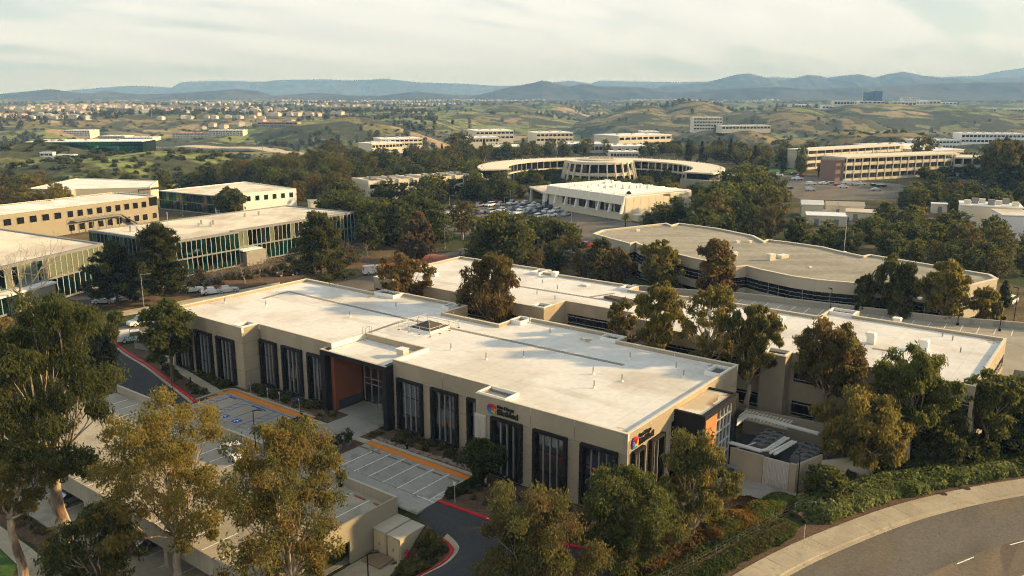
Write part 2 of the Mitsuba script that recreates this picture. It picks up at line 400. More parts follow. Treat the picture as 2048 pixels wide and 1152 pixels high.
inr = (v[:, 0] > NEAR[0] + 4) & (v[:, 0] < NEAR[1] - 4) & (v[:, 1] > NEAR[2] - 50) & (v[:, 1] < NEAR[3] - 4)
f = f[~inr[f].all(1)]
v[:, 2] -= np.where((v[:, 0] > NEAR[0]) & (v[:, 0] < NEAR[1]) & (v[:, 1] < NEAR[3]), 0.4, 0.05)
cen = v[f].mean(1)
near_f = np.hypot(cen[:, 0], cen[:, 1]) < 355 + 250 * ss(-0.42, -0.16, cen[:, 0] / np.maximum(cen[:, 1], 1e-3)) - 20
struct('campus_ground', (v, f[near_f]), 'soil', smooth=True)
struct('hills', (v, f[~near_f]), 'chaparral', smooth=True)

# ------------------------------------------------------------------ mountain ranges, each a ridge of real depth at its own distance
def mountain(name, d, prof, depth, seed, label, rough=0.55):
    """prof: (azimuth tangent, height) along the crest."""
    t = np.linspace(prof[0][0], prof[-1][0], 420)
    h = np.interp(t, [p[0] for p in prof], [p[1] for p in prof])
    u = np.linspace(-1, 1, 40)
    Tt, U = np.meshgrid(t, u)
    hh = np.broadcast_to(h, Tt.shape)
    y = d + U * depth
    x = Tt * d * (1 + 0 * U)
    k = np.stack([x * 0.0030, y * 0.0016, 0 * x], -1)
    rid = 1 - np.abs(2 * meshkit.fbm(k, 4, seed) - 1)
    w = (1 - np.abs(U)) ** 1.1
    zz = -20 + (hh + 20) * w * (1 - rough * (1 - rid) * np.minimum(1, 4 * np.abs(U)))
    n = len(t)
    ALLZ.append(float(zz.max())); ALLZ.append(float(zz.min()))
    i, j = np.meshgrid(np.arange(len(u) - 1), np.arange(n - 1), indexing='ij')
    a = (i * n + j).ravel()
    struct(name, (np.stack([x.ravel(), y.ravel(), zz.ravel()], 1), np.vstack([np.stack([a, a + 1, a + n + 1], 1), np.stack([a, a + n + 1, a + n], 1)])), 'mountain_scrub', label, smooth=True)
def prof(d, pts, cut=0):
    return [((px - 1024) / 1663.0 * 0.974, 41 - d * (py - 190) / 1663.0 * 0.949) for px, py in pts]
mountain('mountain_ridge', 5600, prof(5600, [(-500, 190), (-200, 184), (0, 187), (50, 183), (104, 177), (150, 185), (190, 186), (206, 181), (270, 188), (320, 187), (380, 184), (440, 180), (475, 177), (515, 181), (545, 191), (600, 187), (640, 184), (690, 190), (760, 191), (830, 182), (900, 188), (950, 190), (985, 183), (1010, 175), (1040, 169), (1065, 164), (1082, 159), (1095, 161), (1120, 168), (1140, 172), (1165, 166), (1200, 171), (1260, 172), (1310, 176), (1350, 184), (1450, 192)]), 900, 3, 'long dark scrub covered ridge with a peak near the middle')
mountain('mountain_ridge', 7600, prof(7600, [(1250, 190), (1330, 170), (1400, 165), (1440, 156), (1470, 148), (1495, 145), (1520, 151), (1545, 160), (1575, 158), (1610, 148), (1635, 150), (1650, 154), (1690, 149), (1715, 147), (1745, 154), (1780, 145), (1800, 142), (1840, 150), (1880, 153), (1950, 158), (2048, 152), (2300, 160)]), 900, 9, 'row of dark peaks on the right horizon')
mountain('mountain_ridge', 11000, prof(11000, [(100, 188), (140, 180), (200, 175), (270, 170), (345, 174), (365, 163), (440, 160), (520, 162), (560, 159), (640, 157), (700, 159), (770, 156), (840, 164), (920, 166), (1000, 171), (1080, 168), (1110, 163), (1140, 160), (1180, 166), (1200, 160), (1280, 162), (1350, 163), (1440, 161), (1540, 153), (1600, 155), (1700, 158), (1840, 154), (1950, 150), (2000, 140), (2048, 133), (2200, 128), (2500, 150)]), 700, 17, 'pale far mountain range along the horizon')
mountain('mesa', 5200, prof(5200, [(1200, 196), (1320, 186), (1400, 180), (1500, 174), (1560, 173), (1620, 179), (1700, 173), (1800, 168), (1900, 164), (2048, 163), (2300, 165)]), 700, 23, 'flat topped mesa below the right hand peaks')

# ------------------------------------------------------------------ haze in the valley and before the mountains
scene['haze_air'] = {'type': 'homogeneous', 'albedo': {'type': 'rgb', 'value': [0.52, 0.76, 1.0]}, 'sigma_t': {'type': 'rgb', 'value': [0.000075, 0.000098, 0.00014]}}
scene['haze'] = {'type': 'cube', 'to_world': T4().translate([0, 2000, (max(ALLZ) + min(ALLZ)) / 2]) @ T4().scale([14000, 12500, (max(ALLZ) - min(ALLZ)) / 2 + 8]), 'bsdf': {'type': 'null'}, 'interior': {'type': 'ref', 'id': 'haze_air'}}
labels['haze'] = {'kind': 'stuff', 'label': 'thin pale haze over the valley and hills', 'category': 'haze'}

# ------------------------------------------------------------------ paving of the campus (campus coordinates)
def slab(name, poly, z0, z1, mat, label=None, fr=CAMPUS):
    return struct(name, MB(fr).prism(poly, z0, z1), mat, label)

def strip(mb, pts, w0, w1, z0, z1):
    """Adds a strip along a polyline between two offsets as a solid."""
    a, b = ribbon(pts, w0, w1, 0)
    n = len(a)
    v = np.vstack([np.c_[a, np.full(n, z0)], np.c_[b, np.full(n, z0)], np.c_[a, np.full(n, z1)], np.c_[b, np.full(n, z1)]])
    i = np.arange(n - 1)
    q = [np.stack([2 * n + i, 2 * n + i + 1, 3 * n + i + 1, 3 * n + i], 1), np.stack([i, n + i, n + i + 1, i + 1], 1), np.stack([i, i + 1, 2 * n + i + 1, 2 * n + i], 1), np.stack([n + i, 3 * n + i, 3 * n + i + 1, n + i + 1], 1)]
    f = np.vstack(q + [[[0, 2 * n, 3 * n, n]], [[n - 1, 2 * n - 1, 4 * n - 1, 3 * n - 1]]])
    mb.add(v, f)

def strip_g(mb, pts, w0, w1, dz, h=0.12):
    """The same, following the ground (campus frame)."""
    a, b = ribbon(pts, w0, w1, 0)
    wa, wb = CAMPUS(np.c_[a, np.zeros(len(a))]), CAMPUS(np.c_[b, np.zeros(len(b))])
    za, zb = ground_z(wa[:, 0], wa[:, 1]) + dz, ground_z(wb[:, 0], wb[:, 1]) + dz
    n = len(a); i = np.arange(n - 1)
    v = np.vstack([np.c_[a, za - h], np.c_[b, zb - h], np.c_[a, za], np.c_[b, zb]])
    f = np.vstack([np.stack([2 * n + i, 2 * n + i + 1, 3 * n + i + 1, 3 * n + i], 1), np.stack([i, i + 1, 2 * n + i + 1, 2 * n + i], 1), np.stack([n + i, 3 * n + i, 3 * n + i + 1, n + i + 1], 1), [[0, 2 * n, 3 * n, n]], [[n - 1, 2 * n - 1, 4 * n - 1, 3 * n - 1]]])
    mb.add(v, f)

def drape(poly, dz, step=1.0):
    """A sheet over a campus polygon that follows the ground."""
    P = Polygon(poly).buffer(0)
    x0, y0, x1, y1 = P.bounds
    xs, ys = np.arange(x0, x1 + step, step), np.arange(y0, y1 + step, step)
    mb = MB(CAMPUS)
    segs = []
    m = trimesh.creation.extrude_polygon(P, 0.01, engine='earcut')
    v, f = np.array(m.vertices), np.array(m.faces)
    top = f[(v[f][:, :, 2] > 0.005).all(1)]
    tm = trimesh.Trimesh(v, top, process=True)
    v2, f2 = trimesh.remesh.subdivide_to_size(tm.vertices, tm.faces, 1.0)
    w = CAMPUS(np.c_[v2[:, :2], np.zeros(len(v2))])
    mb.add(np.c_[v2[:, :2], ground_z(w[:, 0], w[:, 1]) + dz], f2)
    return mb

# the concrete apron in front of the deck and the parking pads
slab('concrete_drive', [(-99.5, 54.9), (-54.05, 54.9), (-54.05, 57.55), (-70.9, 57.6), (-70.9, 58.0), (-81.7, 58.0), (-81.7, 57.5), (-99.3, 57.5)], -0.2, 0.02, 'concrete', 'grey concrete drive lane along the deck wall')
pads = {}
def pad(name, x0, x1, y0, y1, nx, ny, mat, label):
    k = uid(name); labels[k] = {'kind': 'structure', 'label': label}
    mb = None
    for i in range(nx):
        for j in range(ny):
            ax, bx = x0 + (x1 - x0) * i / nx, x0 + (x1 - x0) * (i + 1) / nx
            ay, by = y0 + (y1 - y0) * j / ny, y0 + (y1 - y0) * (j + 1) / ny
            part(k, 'slab', MB(CAMPUS).box(ax + 0.012, ay + 0.012, -0.15, bx - 0.012, by - 0.012, 0.03 + 0.002 * ((i * 7 + j * 3) % 3)), mat)
pad('visitor_parking', -70.85, -54.05, 57.62, 63.5, 6, 2, 'concrete', 'pale concrete visitor parking bays in the shade')
pad('accessible_parking', -99.3, -81.75, 57.55, 63.95, 6, 2, 'deck_concrete', 'concrete parking bays with blue markings')
pad('entrance_plaza', -79.4, -72.9, 58.05, 68.6, 2, 3, 'concrete', 'concrete plaza in front of the main entrance')
slab('entrance_floor', [(-81.75, 68.65), (-72.1, 68.65), (-72.1, 73.6), (-81.75, 73.6)], -0.1, 0.028, 'concrete', 'shaded concrete floor inside the main entrance')
slab('forecourt_walk', [(-81.7, 64.9), (-81.7, 63.55), (-79.45, 63.55), (-79.45, 65.0)], -0.1, 0.035, 'walk_concrete')
slab('forecourt_walk', [(-72.85, 63.55), (-70.9, 63.55), (-70.9, 64.6), (-72.85, 64.5)], -0.1, 0.035, 'walk_concrete')
slab('planting_bed', [(-81.7, 58.05), (-79.45, 58.05), (-79.45, 63.5), (-81.7, 63.5)], -0.1, 0.05, 'mulch', 'strip of mulch with potted shrubs left of the entrance plaza')
slab('planting_bed', [(-72.85, 58.05), (-70.9, 58.05), (-70.9, 63.5), (-72.85, 63.5)], -0.1, 0.05, 'mulch', 'strip of mulch with potted shrubs right of the entrance plaza')
slab('planting_bed', [(-100.3, 65.6), (-98.2, 65.6), (-82.4, 65.35), (-79.45, 65.1), (-79.45, 68.6), (-98.0, 68.6)], -0.1, 0.07, 'mulch', 'planting bed along the facade left of the entrance')
slab('planting_bed', [(-72.85, 64.6), (-70.9, 64.75), (-55.0, 65.2), (-54.0, 65.8), (-55.7, 65.95), (-55.7, 68.6), (-72.85, 68.6)], -0.1, 0.07, 'mulch', 'planting bed along the facade right of the entrance')
slab('planting_bed', [(-53.9, 58.35), (-40, 58.6), (-32.5, 60.5), (-30.6, 72.5), (-36.2, 72.5), (-36.2, 65.8), (-53.5, 65.8)], -0.1, 0.06, 'mulch', 'wide planting bed at the near corner of the building')
slab('planting_bed', [(-129, 65.4), (-119.5, 63.9), (-109.3, 61.6), (-100.3, 59.6), (-99.6, 62.4), (-100.2, 62.9), (-109.7, 64.0), (-117, 66.0), (-122, 68.0), (-124, 71.5), (-130, 71)], -0.1, 0.06, 'mulch', 'planting strip between the red kerb and the footpath')
slab('planting_bed', [(-120, 70.5), (-118, 68.0), (-109.7, 65.6), (-101.2, 64.6), (-100.8, 66.0), (-116.9, 66.1), (-117, 76), (-121, 78)], -0.1, 0.06, 'mulch', 'dark planting bed at the left end of the facade')
# kerbs and walks
walk = spline([(-133, 84), (-127.5, 75), (-124, 70), (-120, 67.2), (-115, 65.6), (-109.7, 64.6), (-104, 63.6), (-100.0, 62.9)], 5)
mb = MB(CAMPUS); strip(mb, walk, -0.7, 0.75, -0.1, 0.08); struct('footpath', mb, 'walk_concrete', 'curving footpath at the left end of the building')
mb = MB(CAMPUS); strip(mb, [(-100.2, 59.6), (-100.4, 64.4), (-100.0, 65.1), (-82.2, 65.05)], -0.02, 0.35, -0.1, 0.16); struct('kerb', mb, 'walk_concrete')
mb = MB(CAMPUS); strip(mb, [(-70.9, 64.45), (-54.0, 64.6), (-53.7, 64.6)], 0.0, 0.5, -0.1, 0.14); struct('kerb', mb, 'walk_concrete')
red = spline([(-140, 67.5), (-129.2, 64.9), (-119.4, 63.3), (-109.2, 61.0), (-100.7, 59.1), (-99.6, 58.6)], 5)
mb = MB(CAMPUS); strip(mb, red, 0, 0.45, -0.1, 0.14); struct('red_kerb', mb, 'red_paint', 'red painted kerb of the left hand drive')
mb = MB(CAMPUS); strip(mb, red, -0.45, -0.01, -0.1, 0.012); struct('gutter', mb, 'walk_concrete')
red2 = spline([(-53.95, 57.85), (-49, 58.05), (-45.4, 58.1), (-42.0, 58.25), (-38, 58.9), (-34, 60.6)], 5)
mb = MB(CAMPUS); strip_g(mb, red2, 0, 0.4, 0.14, 0.3); rk = struct('red_kerb', mb, 'red_paint', 'red painted kerb beside the planting bed at the near corner')
mb = MB(CAMPUS)
for q in range(9):
    mb.box(-47.6 + q * 0.33, 58.17, 0.141, -47.38 + q * 0.33, 58.28, 0.146)
part(rk, 'stencil_lettering', mb, 'white_paint')
# drives of dark new asphalt
slab('asphalt_drive', [(-150, 53), (-99.55, 54.9), (-99.35, 58.4), (-100.7, 58.65), (-109.2, 60.55), (-119.4, 62.85), (-129.2, 64.4), (-150, 69)], -0.2, 0.0, 'asphalt_new', 'dark asphalt drive on the left')
struct('asphalt_drive', drape([(-54.0, 54.9), (-54.0, 57.85), (-49, 58.05), (-42, 58.25), (-38, 58.9), (-34, 60.6), (-30.5, 62.5), (-22, 62), (-23, 49), (-30, 44), (-42, 40), (-47.5, 44), (-47.0, 48.6), (-46.2, 49.9), (-46.5, 51.8), (-47.1, 53.1), (-48.0, 53.5), (-49.5, 54.0), (-52.5, 54.6)], 0.008), 'asphalt_new', 'dark asphalt drive in the shade below the near corner')
struct('concrete_apron', drape([(-56.3, 36.5), (-48.5, 36.5), (-48.5, 44), (-51.5, 47.5), (-52.6, 51.3), (-56.3, 51.3)], 0.02), 'walk_concrete', 'sunlit concrete apron in front of the sheds')
isl = spline([(-52.4, 54.7), (-50.6, 54.3), (-49.2, 53.9), (-48.0, 53.4), (-47.2, 52.8), (-46.7, 51.6), (-46.5, 50.0), (-47.2, 48.4), (-48.3, 46.0), (-48.6, 43.5)], 10)
struct('planting_bed', drape(list(map(tuple, isl)) + [(-51.3, 47.4), (-52.4, 51.3)], 0.09), 'mulch', 'planted island between the sheds and the drive')
mb = MB(CAMPUS); strip_g(mb, isl[16:], -0.38, -0.02, 0.17, 0.4); struct('red_kerb', mb, 'red_paint', 'red painted kerb round the planted island')
mb = MB(CAMPUS); strip_g(mb, isl[16:], 0.0, 0.5, 0.06, 0.3); struct('gutter', mb, 'walk_concrete')
# painted lines
def lines(mat, segs, w, z, root):
    for (p, q) in segs:
        mb = MB(CAMPUS)
        mb.bar((p[0], p[1], z), (q[0], q[1], z), w, 0.006)
        part(root, 'painted_line', mb, mat)
mb_seg = [((-68.45 + 2.262 * k, 57.55), (-68.5 + 2.262 * k, 63.4)) for k in range(7)]
lines('white_paint', mb_seg, 0.11, 0.04, 'visitor_parking')
lines('white_paint', [((-54.9 + 0.0, 57.9 + k * 1.1), (-54.1, 58.6 + k * 1.1)) for k in range(5)], 0.1, 0.041, 'visitor_parking')
lines('white_paint', [((-56.5, 57.58), (-54.05, 57.6))], 0.12, 0.045, 'visitor_parking')
lines('blue_paint', [((x, 63.35), (x + 0.15, 57.7)) for x in (-97.5, -94.6, -93.3, -90.7, -88.0, -86.55, -83.95)] + [((-98.9, 63.45), (-83.9, 63.45))], 0.12, 0.042, 'accessible_parking')
for x0, x1 in ((-94.6, -93.3), (-88.0, -86.55), (-98.9, -97.5)):
    lines('blue_paint', [((x0 + 0.1, 58.2 + 1.15 * k), (x1 - 0.05, 59.1 + 1.15 * k)) for k in range(4)], 0.1, 0.043, 'accessible_parking')
for x in (-95.9, -92.0, -89.3, -85.1):
    k = thing('accessible_symbol', 'blue square with white wheelchair symbol painted on an accessible parking bay', 'road marking', 'wheelchair symbols on the accessible bays')
    part(k, 'blue_square', MB(CAMPUS).box(x - 0.62, 57.85, 0.034, x + 0.62, 59.0, 0.0425), 'blue_paint')
    mb = MB(CAMPUS); t = np.linspace(0.6, 5.3, 14)
    for a, b in zip(t[:-1], t[1:]):
        mb.bar((x + 0.26 * math.cos(a), 58.3 + 0.24 * math.sin(a), 0.047), (x + 0.26 * math.cos(b), 58.3 + 0.24 * math.sin(b), 0.047), 0.09, 0.005)
    mb.bar((x - 0.02, 58.35, 0.0475), (x - 0.05, 58.72, 0.0475), 0.1, 0.005).bar((x - 0.02, 58.42, 0.0475), (x + 0.3, 58.36, 0.0475), 0.08, 0.005).cyl(x - 0.05, 58.82, 0.0445, 0.05, 0.08, 8)
    part(k, 'wheelchair_figure', mb, 'white_paint')
struct('tactile_strip', MB(CAMPUS).box(-100.0, 63.97, -0.05, -81.75, 64.92, 0.05), 'orange_paint', 'orange tactile strip behind the accessible bays')
struct('tactile_strip', MB(CAMPUS).box(-70.85, 63.52, -0.05, -54.05, 64.42, 0.05), 'orange_paint', 'orange tactile strip behind the visitor bays')
mb = MB(CAMPUS).prism([(-99.95, 61.0), (-99.35, 61.0), (-99.35, 63.95), (-99.95, 63.95)], -0.05, 0.045); struct('tactile_strip', mb, 'orange_paint', 'short orange tactile strip beside the footpath')
for j, (tx0, tx1, ty0, ty1) in enumerate([(-99.9, -81.9, 64.0, 64.9), (-70.8, -54.2, 63.55, 64.4)]):   # the truncated domes of the strips
    mb = MB(CAMPUS)
    for a in np.arange(tx0, tx1, 0.3):
        for b in np.arange(ty0 + 0.05, ty1, 0.27):
            mb.box(a, b, 0.05, a + 0.14, b + 0.14, 0.062)
    k = 'tactile_strip' if j == 0 else 'tactile_strip_001'
    part(k, 'domes', mb, 'orange_paint', kind='stuff')
ws = 0
for x, y, col in [(-70.0, 62.6, 0), (-67.9, 62.55, 0), (-65.2, 62.6, 0), (-63.0, 62.6, 0), (-60.6, 62.6, 0), (-58.3, 62.65, 0), (-55.9, 62.7, 0), (-96.9, 63.0, 1), (-91.6, 62.85, 1), (-90.0, 62.8, 1), (-84.7, 62.65, 1)]:
    mb = MB(CAMPUS)
    s = [(-0.08, 0), (0.08, 0), (0.055, 0.11), (-0.055, 0.11)]
    v = np.array([[x0, y + dy, 0.035 + z] for x0 in (x - 0.72, x + 0.72) for dy, z in s])
    mb.add(v, [[0, 1, 2, 3], [7, 6, 5, 4], [0, 4, 5, 1], [1, 5, 6, 2], [2, 6, 7, 3], [3, 7, 4, 0]])
    solo('wheel_stop', mb, 'blue_paint' if col else 'stop_concrete', 'blue painted wheel stop at the head of an accessible bay' if col else 'grey concrete wheel stop at the head of a visitor bay', 'wheel stop', 'blue wheel stops' if col else 'grey wheel stops of the visitor bays')

# ------------------------------------------------------------------ parking deck
DX0, DX1, DY0, DY1 = -112.0, -56.5, 36.7, 54.75
dk = thing('parking_deck', 'concrete parking deck with painted bays on top and open sides below', 'parking deck')
part(dk, 'roof_slab', MB(CAMPUS).box(DX0, DY0 + 0.2, -0.45, DX1 - 0.2, DY1 - 0.2, -0.02), 'deck_concrete')
for nm, mb in (('back_parapet', MB(CAMPUS).box(DX0, DY1 - 0.2, -3.4, DX1 - 0.2, DY1, 1.05)), ('right_wall', MB(CAMPUS).box(DX1 - 0.2, 48.2, -3.6, DX1, DY1, 1.1).box(DX1 - 0.2, DY0 + 0.2, -0.9, DX1, 48.2, 1.1)), ('front_parapet', MB(CAMPUS).box(DX0, DY0, -1.05, DX1, DY0 + 0.2, 0.95))):
    part(dk, nm, mb, 'tan_paint' if nm == 'right_wall' else 'deck_concrete')
part(dk, 'back_coping', MB(CAMPUS).box(DX0, DY1 - 0.23, 1.052, DX1 + 0.02, DY1 + 0.02, 1.11), 'cream_dark')
for X in np.arange(DX0 + 3, DX1, 7.8):
    part(dk, 'column', MB(CAMPUS).box(X - 0.3, DY0 + 0.25, -3.6, X + 0.3, DY0 + 0.95, -0.452), 'deck_concrete')
    part(dk, 'column', MB(CAMPUS).box(X - 0.3, 45.4, -3.6, X + 0.3, 46.0, -0.452), 'deck_concrete')
for X in np.arange(-108.05, -57, 2.68):
    part(dk, 'bay_line', MB(CAMPUS).box(X - 0.06, 49.3, -0.03, X + 0.06, 54.0, -0.012), 'white_paint')
    if X < -58:
        part(dk, 'bay_line', MB(CAMPUS).box(X + 0.2 - 0.06, 37.3, -0.03, X + 0.2 + 0.06, 41.6, -0.012), 'white_paint')
for X in (-61.0, -58.1):
    part(dk, 'wheel_stop', MB(CAMPUS).box(X - 0.8, 53.6, -0.02, X + 0.8, 53.78, 0.1), 'terracotta')
struct('lower_parking_floor', MB(CAMPUS).box(DX0, DY0 - 3.2, -3.6, DX1 - 0.3, 52.6, -3.22), 'deck_concrete')
for X in np.arange(-108, -58, 2.68):
    part('lower_parking_floor', 'painted_line', MB(CAMPUS).box(X - 0.06, DY0 - 0.3, -3.22, X + 0.06, 41.5, -3.21), 'white_paint')
# grass, path and mulch at the lower left
struct('mulch_strip', drape([(-125, 31), (-60, 31), (-60, 33.2), (-125, 33.2)], 0.03), 'mulch')
struct('footpath', drape([(-100, 30.6), (-91.3, 30.6), (-84, 30.6), (-76.4, 30.2), (-70, 29.2), (-70, 27.6), (-78.4, 28.2), (-87.1, 28.7), (-100, 28.7)], 0.05), 'walk_concrete', 'concrete footpath at the lower left')
struct('lawn', drape([(-100, 28.65), (-87.1, 28.65), (-81.5, 28.3), (-78, 25.5), (-78, 20), (-100, 20)], 0.06), 'lawn_green', 'green lawn in the lower left corner')

# ------------------------------------------------------------------ the street at the lower right
curb = spline([(-28, 30), (-25.5, 42), (-23.2, 55), (-20.9, 66.0), (-17.7, 75.5), (-13.0, 86.0), (-6.0, 97.0), (4, 109), (16, 121), (30, 132), (50, 144)], 8)
struct('street', (lambda mb: (strip(mb, curb, -26.0, -0.45, -0.3, 0.0), mb)[1])(MB(CAMPUS)), 'asphalt_old', 'worn asphalt street curving at the lower right')
mb = MB(CAMPUS); strip(mb, curb, -0.45, 0.0, -0.3, 0.012); struct('gutter', mb, 'walk_concrete')
mb = MB(CAMPUS); strip(mb, curb, 0.0, 0.2, -0.3, 0.15); struct('kerb', mb, 'walk_concrete')
sw = uid('sidewalk'); labels[sw] = {'kind': 'structure', 'label': 'concrete sidewalk along the street'}
seg = np.r_[0, np.cumsum(np.linalg.norm(np.diff(curb, axis=0), axis=1))]
ticks = np.arange(0, seg[-1], 2.0)
at = lambda s: np.stack([np.interp(s, seg, curb[:, 0]), np.interp(s, seg, curb[:, 1])], -1)
for s in ticks[:-1]:
    mb = MB(CAMPUS); strip(mb, at(np.array([s + 0.012, s + 1.0, s + 1.988])), 0.21, 2.55, -0.2, 0.145 + 0.004 * ((int(s) * 7) % 3)); part(sw, 'panel', mb, 'walk_concrete')
for off, s0 in ((-7.3, 3.0), (-11.2, 5.5), (-15.0, 2.0)):
    for s in np.arange(s0, seg[-1] - 4, 8.2):
        c, d = at(np.array([s, s + 2.4])), None
        a, b = ribbon(c, off, off + 0.12, 0)
        mb = MB(CAMPUS); strip(mb, c, off - 0.06, off + 0.06, 0.005, 0.011); part('street', 'lane_line', mb, 'white_paint')
mb = MB(CAMPUS); strip(mb, curb, -26.0, -7.0, -0.2, 0.004); part('street', 'far_lanes', mb, 'asphalt_brown', label='browner worn far lanes of the street')
struct('mulch_strip', (lambda mb: (strip_g(mb, curb, 2.56, 4.3, 0.05, 0.3), mb)[1])(MB(CAMPUS)), 'mulch', 'strip of brown mulch between sidewalk and ivy')
for (px, py) in [(-12.7, 91.3), (-11.0, 94.2)]:
    solo('manhole_cover', MB(CAMPUS).cyl(px, py, 0.14, 0.165, 0.42, 20), 'iron', 'rusty round manhole cover in the sidewalk', 'manhole cover', 'round covers in the sidewalk')
solo('manhole_cover', MB(CAMPUS).cyl(-23.6, 80.0, 0.02, 0.05, 0.42, 20), 'iron', 'round manhole cover beside the black lamp post near the yard gate', 'manhole cover')
# chiller yard pavement
slab('yard_pavement', [(-36.3, 72.5), (-30.5, 72.6), (-27.0, 75.2), (-24.2, 80.5), (-23.0, 80.6), (-23.2, 82.2), (-25.4, 82.4), (-33.0, 82.5), (-33.0, 77.3), (-36.3, 77.2)], -0.1, 0.03, 'concrete', 'concrete pavement before the chiller yard gate')
lines('yellow_paint', [((-31.6, 75.0 + 0.35 * k), (-30.6, 75.3 + 0.35 * k)) for k in range(4)], 0.16, 0.036, 'yard_pavement')

# ------------------------------------------------------------------ the main building
ZT, ZD = 9.2, 8.7
FOOT = [(-116.8, 66.2), (-98.3, 66.2), (-98.3, 69), (-82.6, 69), (-82.6, 75), (-71.3, 75), (-71.3, 69), (-55.6, 69), (-55.6, 66.2), (-36.5, 66.2), (-36.5, 93), (-53.2, 93), (-53.2, 95.3), (-71, 95.3), (-71, 89.8), (-81.5, 89.8), (-81.5, 95.3), (-99.8, 95.3), (-99.8, 92.7), (-116.8, 92.7)]
mo = thing('research_building', 'tan two storey building with a large white flat roof and tall dark window bays', 'building')

def parapet_and_roof(root, foot, zt, zd, fr, roofmat, wallmat, capmat='white_paint', th=0.28, cap=0.06, inner='white_paint'):
    P = Polygon(foot)
    ring = P.difference(P.buffer(-th, join_style=2))
    part(root, 'parapet', MB(fr).shape(ring.buffer(-0.01, join_style=2), zd - 0.3, zt - cap), inner)
    part(root, 'coping', MB(fr).shape(P.buffer(0.03, join_style=2).difference(P.buffer(-th - 0.03, join_style=2)), zt - cap, zt), capmat)
    part(root, 'roof', MB(fr).shape(P.buffer(-th + 0.02, join_style=2), zd - 0.25, zd), roofmat)

parapet_and_roof(mo, FOOT, ZT, ZD, CAMPUS, 'roof_white', 'wall_tan', capmat='cream')
# wall panels: an upper band and piers between the bays, with recessed joints
core = Polygon(FOOT).buffer(-0.35, join_style=2)
part(mo, 'wall_core', MB(CAMPUS).shape(core.difference(core.buffer(-0.3, join_style=2)), 0.0, 8.4), 'dark_void')
G = 0.045
ZB = 6.9
def panel_front(x0, x1, y, z0, z1):
    part(mo, 'wall_panel', MB(CAMPUS).box(x0 + G / 2, y, z0 + G / 2, x1 - G / 2, y + 0.3, z1 - G / 2), 'wall_tan')
def panel_side(x, y0, y1, z0, z1, s):
    part(mo, 'wall_panel', MB(CAMPUS).box(x, y0 + G / 2, z0 + G / 2, x - s * 0.3, y1 - G / 2, z1 - G / 2), 'wall_tan')
zcap = ZT - 0.065
BAYS = [(-115.4, -111.2, 66.2), (-109.9, -105.7, 66.2), (-104.4, -100.2, 66.2), (-97.95, -94.3, 69), (-93.0, -88.8, 69), (-87.5, -83.65, 69), (-70.4, -66.2, 69), (-64.75, -60.55, 69), (-59.05, -56.9, 69), (-53.25, -49.1, 66.2), (-47.6, -43.4, 66.2), (-41.75, -37.5, 66.2)]
def front_run(x0, x1, y, joints):
    for a, b in zip([x0] + joints, joints + [x1]):
        panel_front(a, b, y, ZB, zcap)
    edges = [x0]
    for a, b, yy in BAYS:
        if yy == y and a >= x0 - 0.01 and b <= x1 + 0.01:
            edges += [a + 0.1, b - 0.1]
    edges.append(x1)
    for k in range(0, len(edges), 2):
        for z0, z1 in ((0.0, 3.0 - 0.3), (2.7, 4.8), (4.8, ZB)):
            if edges[k + 1] - edges[k] > 0.06:
                panel_front(edges[k], edges[k + 1], y, z0, z1)
    for k in range(1, len(edges) - 1, 2):
        panel_front(edges[k], edges[k + 1], y, 0.0, 0.42)
front_run(-116.8, -98.3, 66.2, [-110.6, -104.4])
front_run(-98.0, -82.6, 69, [-90.3])
front_run(-71.3, -55.9, 69, [-63.0])
front_run(-55.6, -36.5, 66.2, [-48.1, -42.6])
for x, y0, y1, s in ((-98.3, 66.5, 69.3, 1), (-55.6, 66.5, 69.3, -1)):
    for z0, z1 in ((0, 2.7), (2.7, 4.8), (4.8, ZB), (ZB, zcap)):
        panel_side(x, y0, y1, z0, z1, s)
# right end wall (sunlit) with two narrow bays, then the entry box
for y0, y1 in ((66.5, 71.0), (71.0, 75.5), (84.7, 89.0), (89.0, 92.7)):
    panel_side(-36.5, y0, y1, ZB, zcap, 1)
for y0, y1 in ((66.5, 67.1), (69.1, 70.6), (73.4, 75.5), (84.7, 89.0), (89.0, 92.7)):
    for z0, z1 in ((0, 2.7), (2.7, 4.8), (4.8, ZB)):
        panel_side(-36.5, y0, y1, z0, z1, 1)
panel_side(-36.5, 75.5, 84.7, 7.4, zcap, 1)
# left end and the back
for y0, y1 in ((66.5, 75), (75, 84), (84, 92.7)):
    panel_side(-116.8, y0, y1, 0, zcap, -1)
for (a, b) in zip(FOOT[9:], FOOT[10:] + FOOT[:1]):
    if a[1] > 80 and b[1] > 80 and abs(a[1] - b[1]) < 0.1:
        lo, hi = min(a[0], b[0]), max(a[0], b[0])
        n = max(1, int((hi - lo) / 6))
        for k in range(n):
            part(mo, 'wall_panel', MB(CAMPUS).box(lo + (hi - lo) * k / n + G, a[1] - 0.3, 0, lo + (hi - lo) * (k + 1) / n - G, a[1], zcap), 'wall_tan')
    elif a[1] > 80 and b[1] > 80:
        lo, hi = min(a[1], b[1]), max(a[1], b[1])
        s = 1 if (a[1] < b[1]) else -1
        if b[0] > -116:
            part(mo, 'wall_panel', MB(CAMPUS).box(a[0] - s * 0.3, lo - 0.3, 0, a[0], hi, zcap), 'wall_tan')

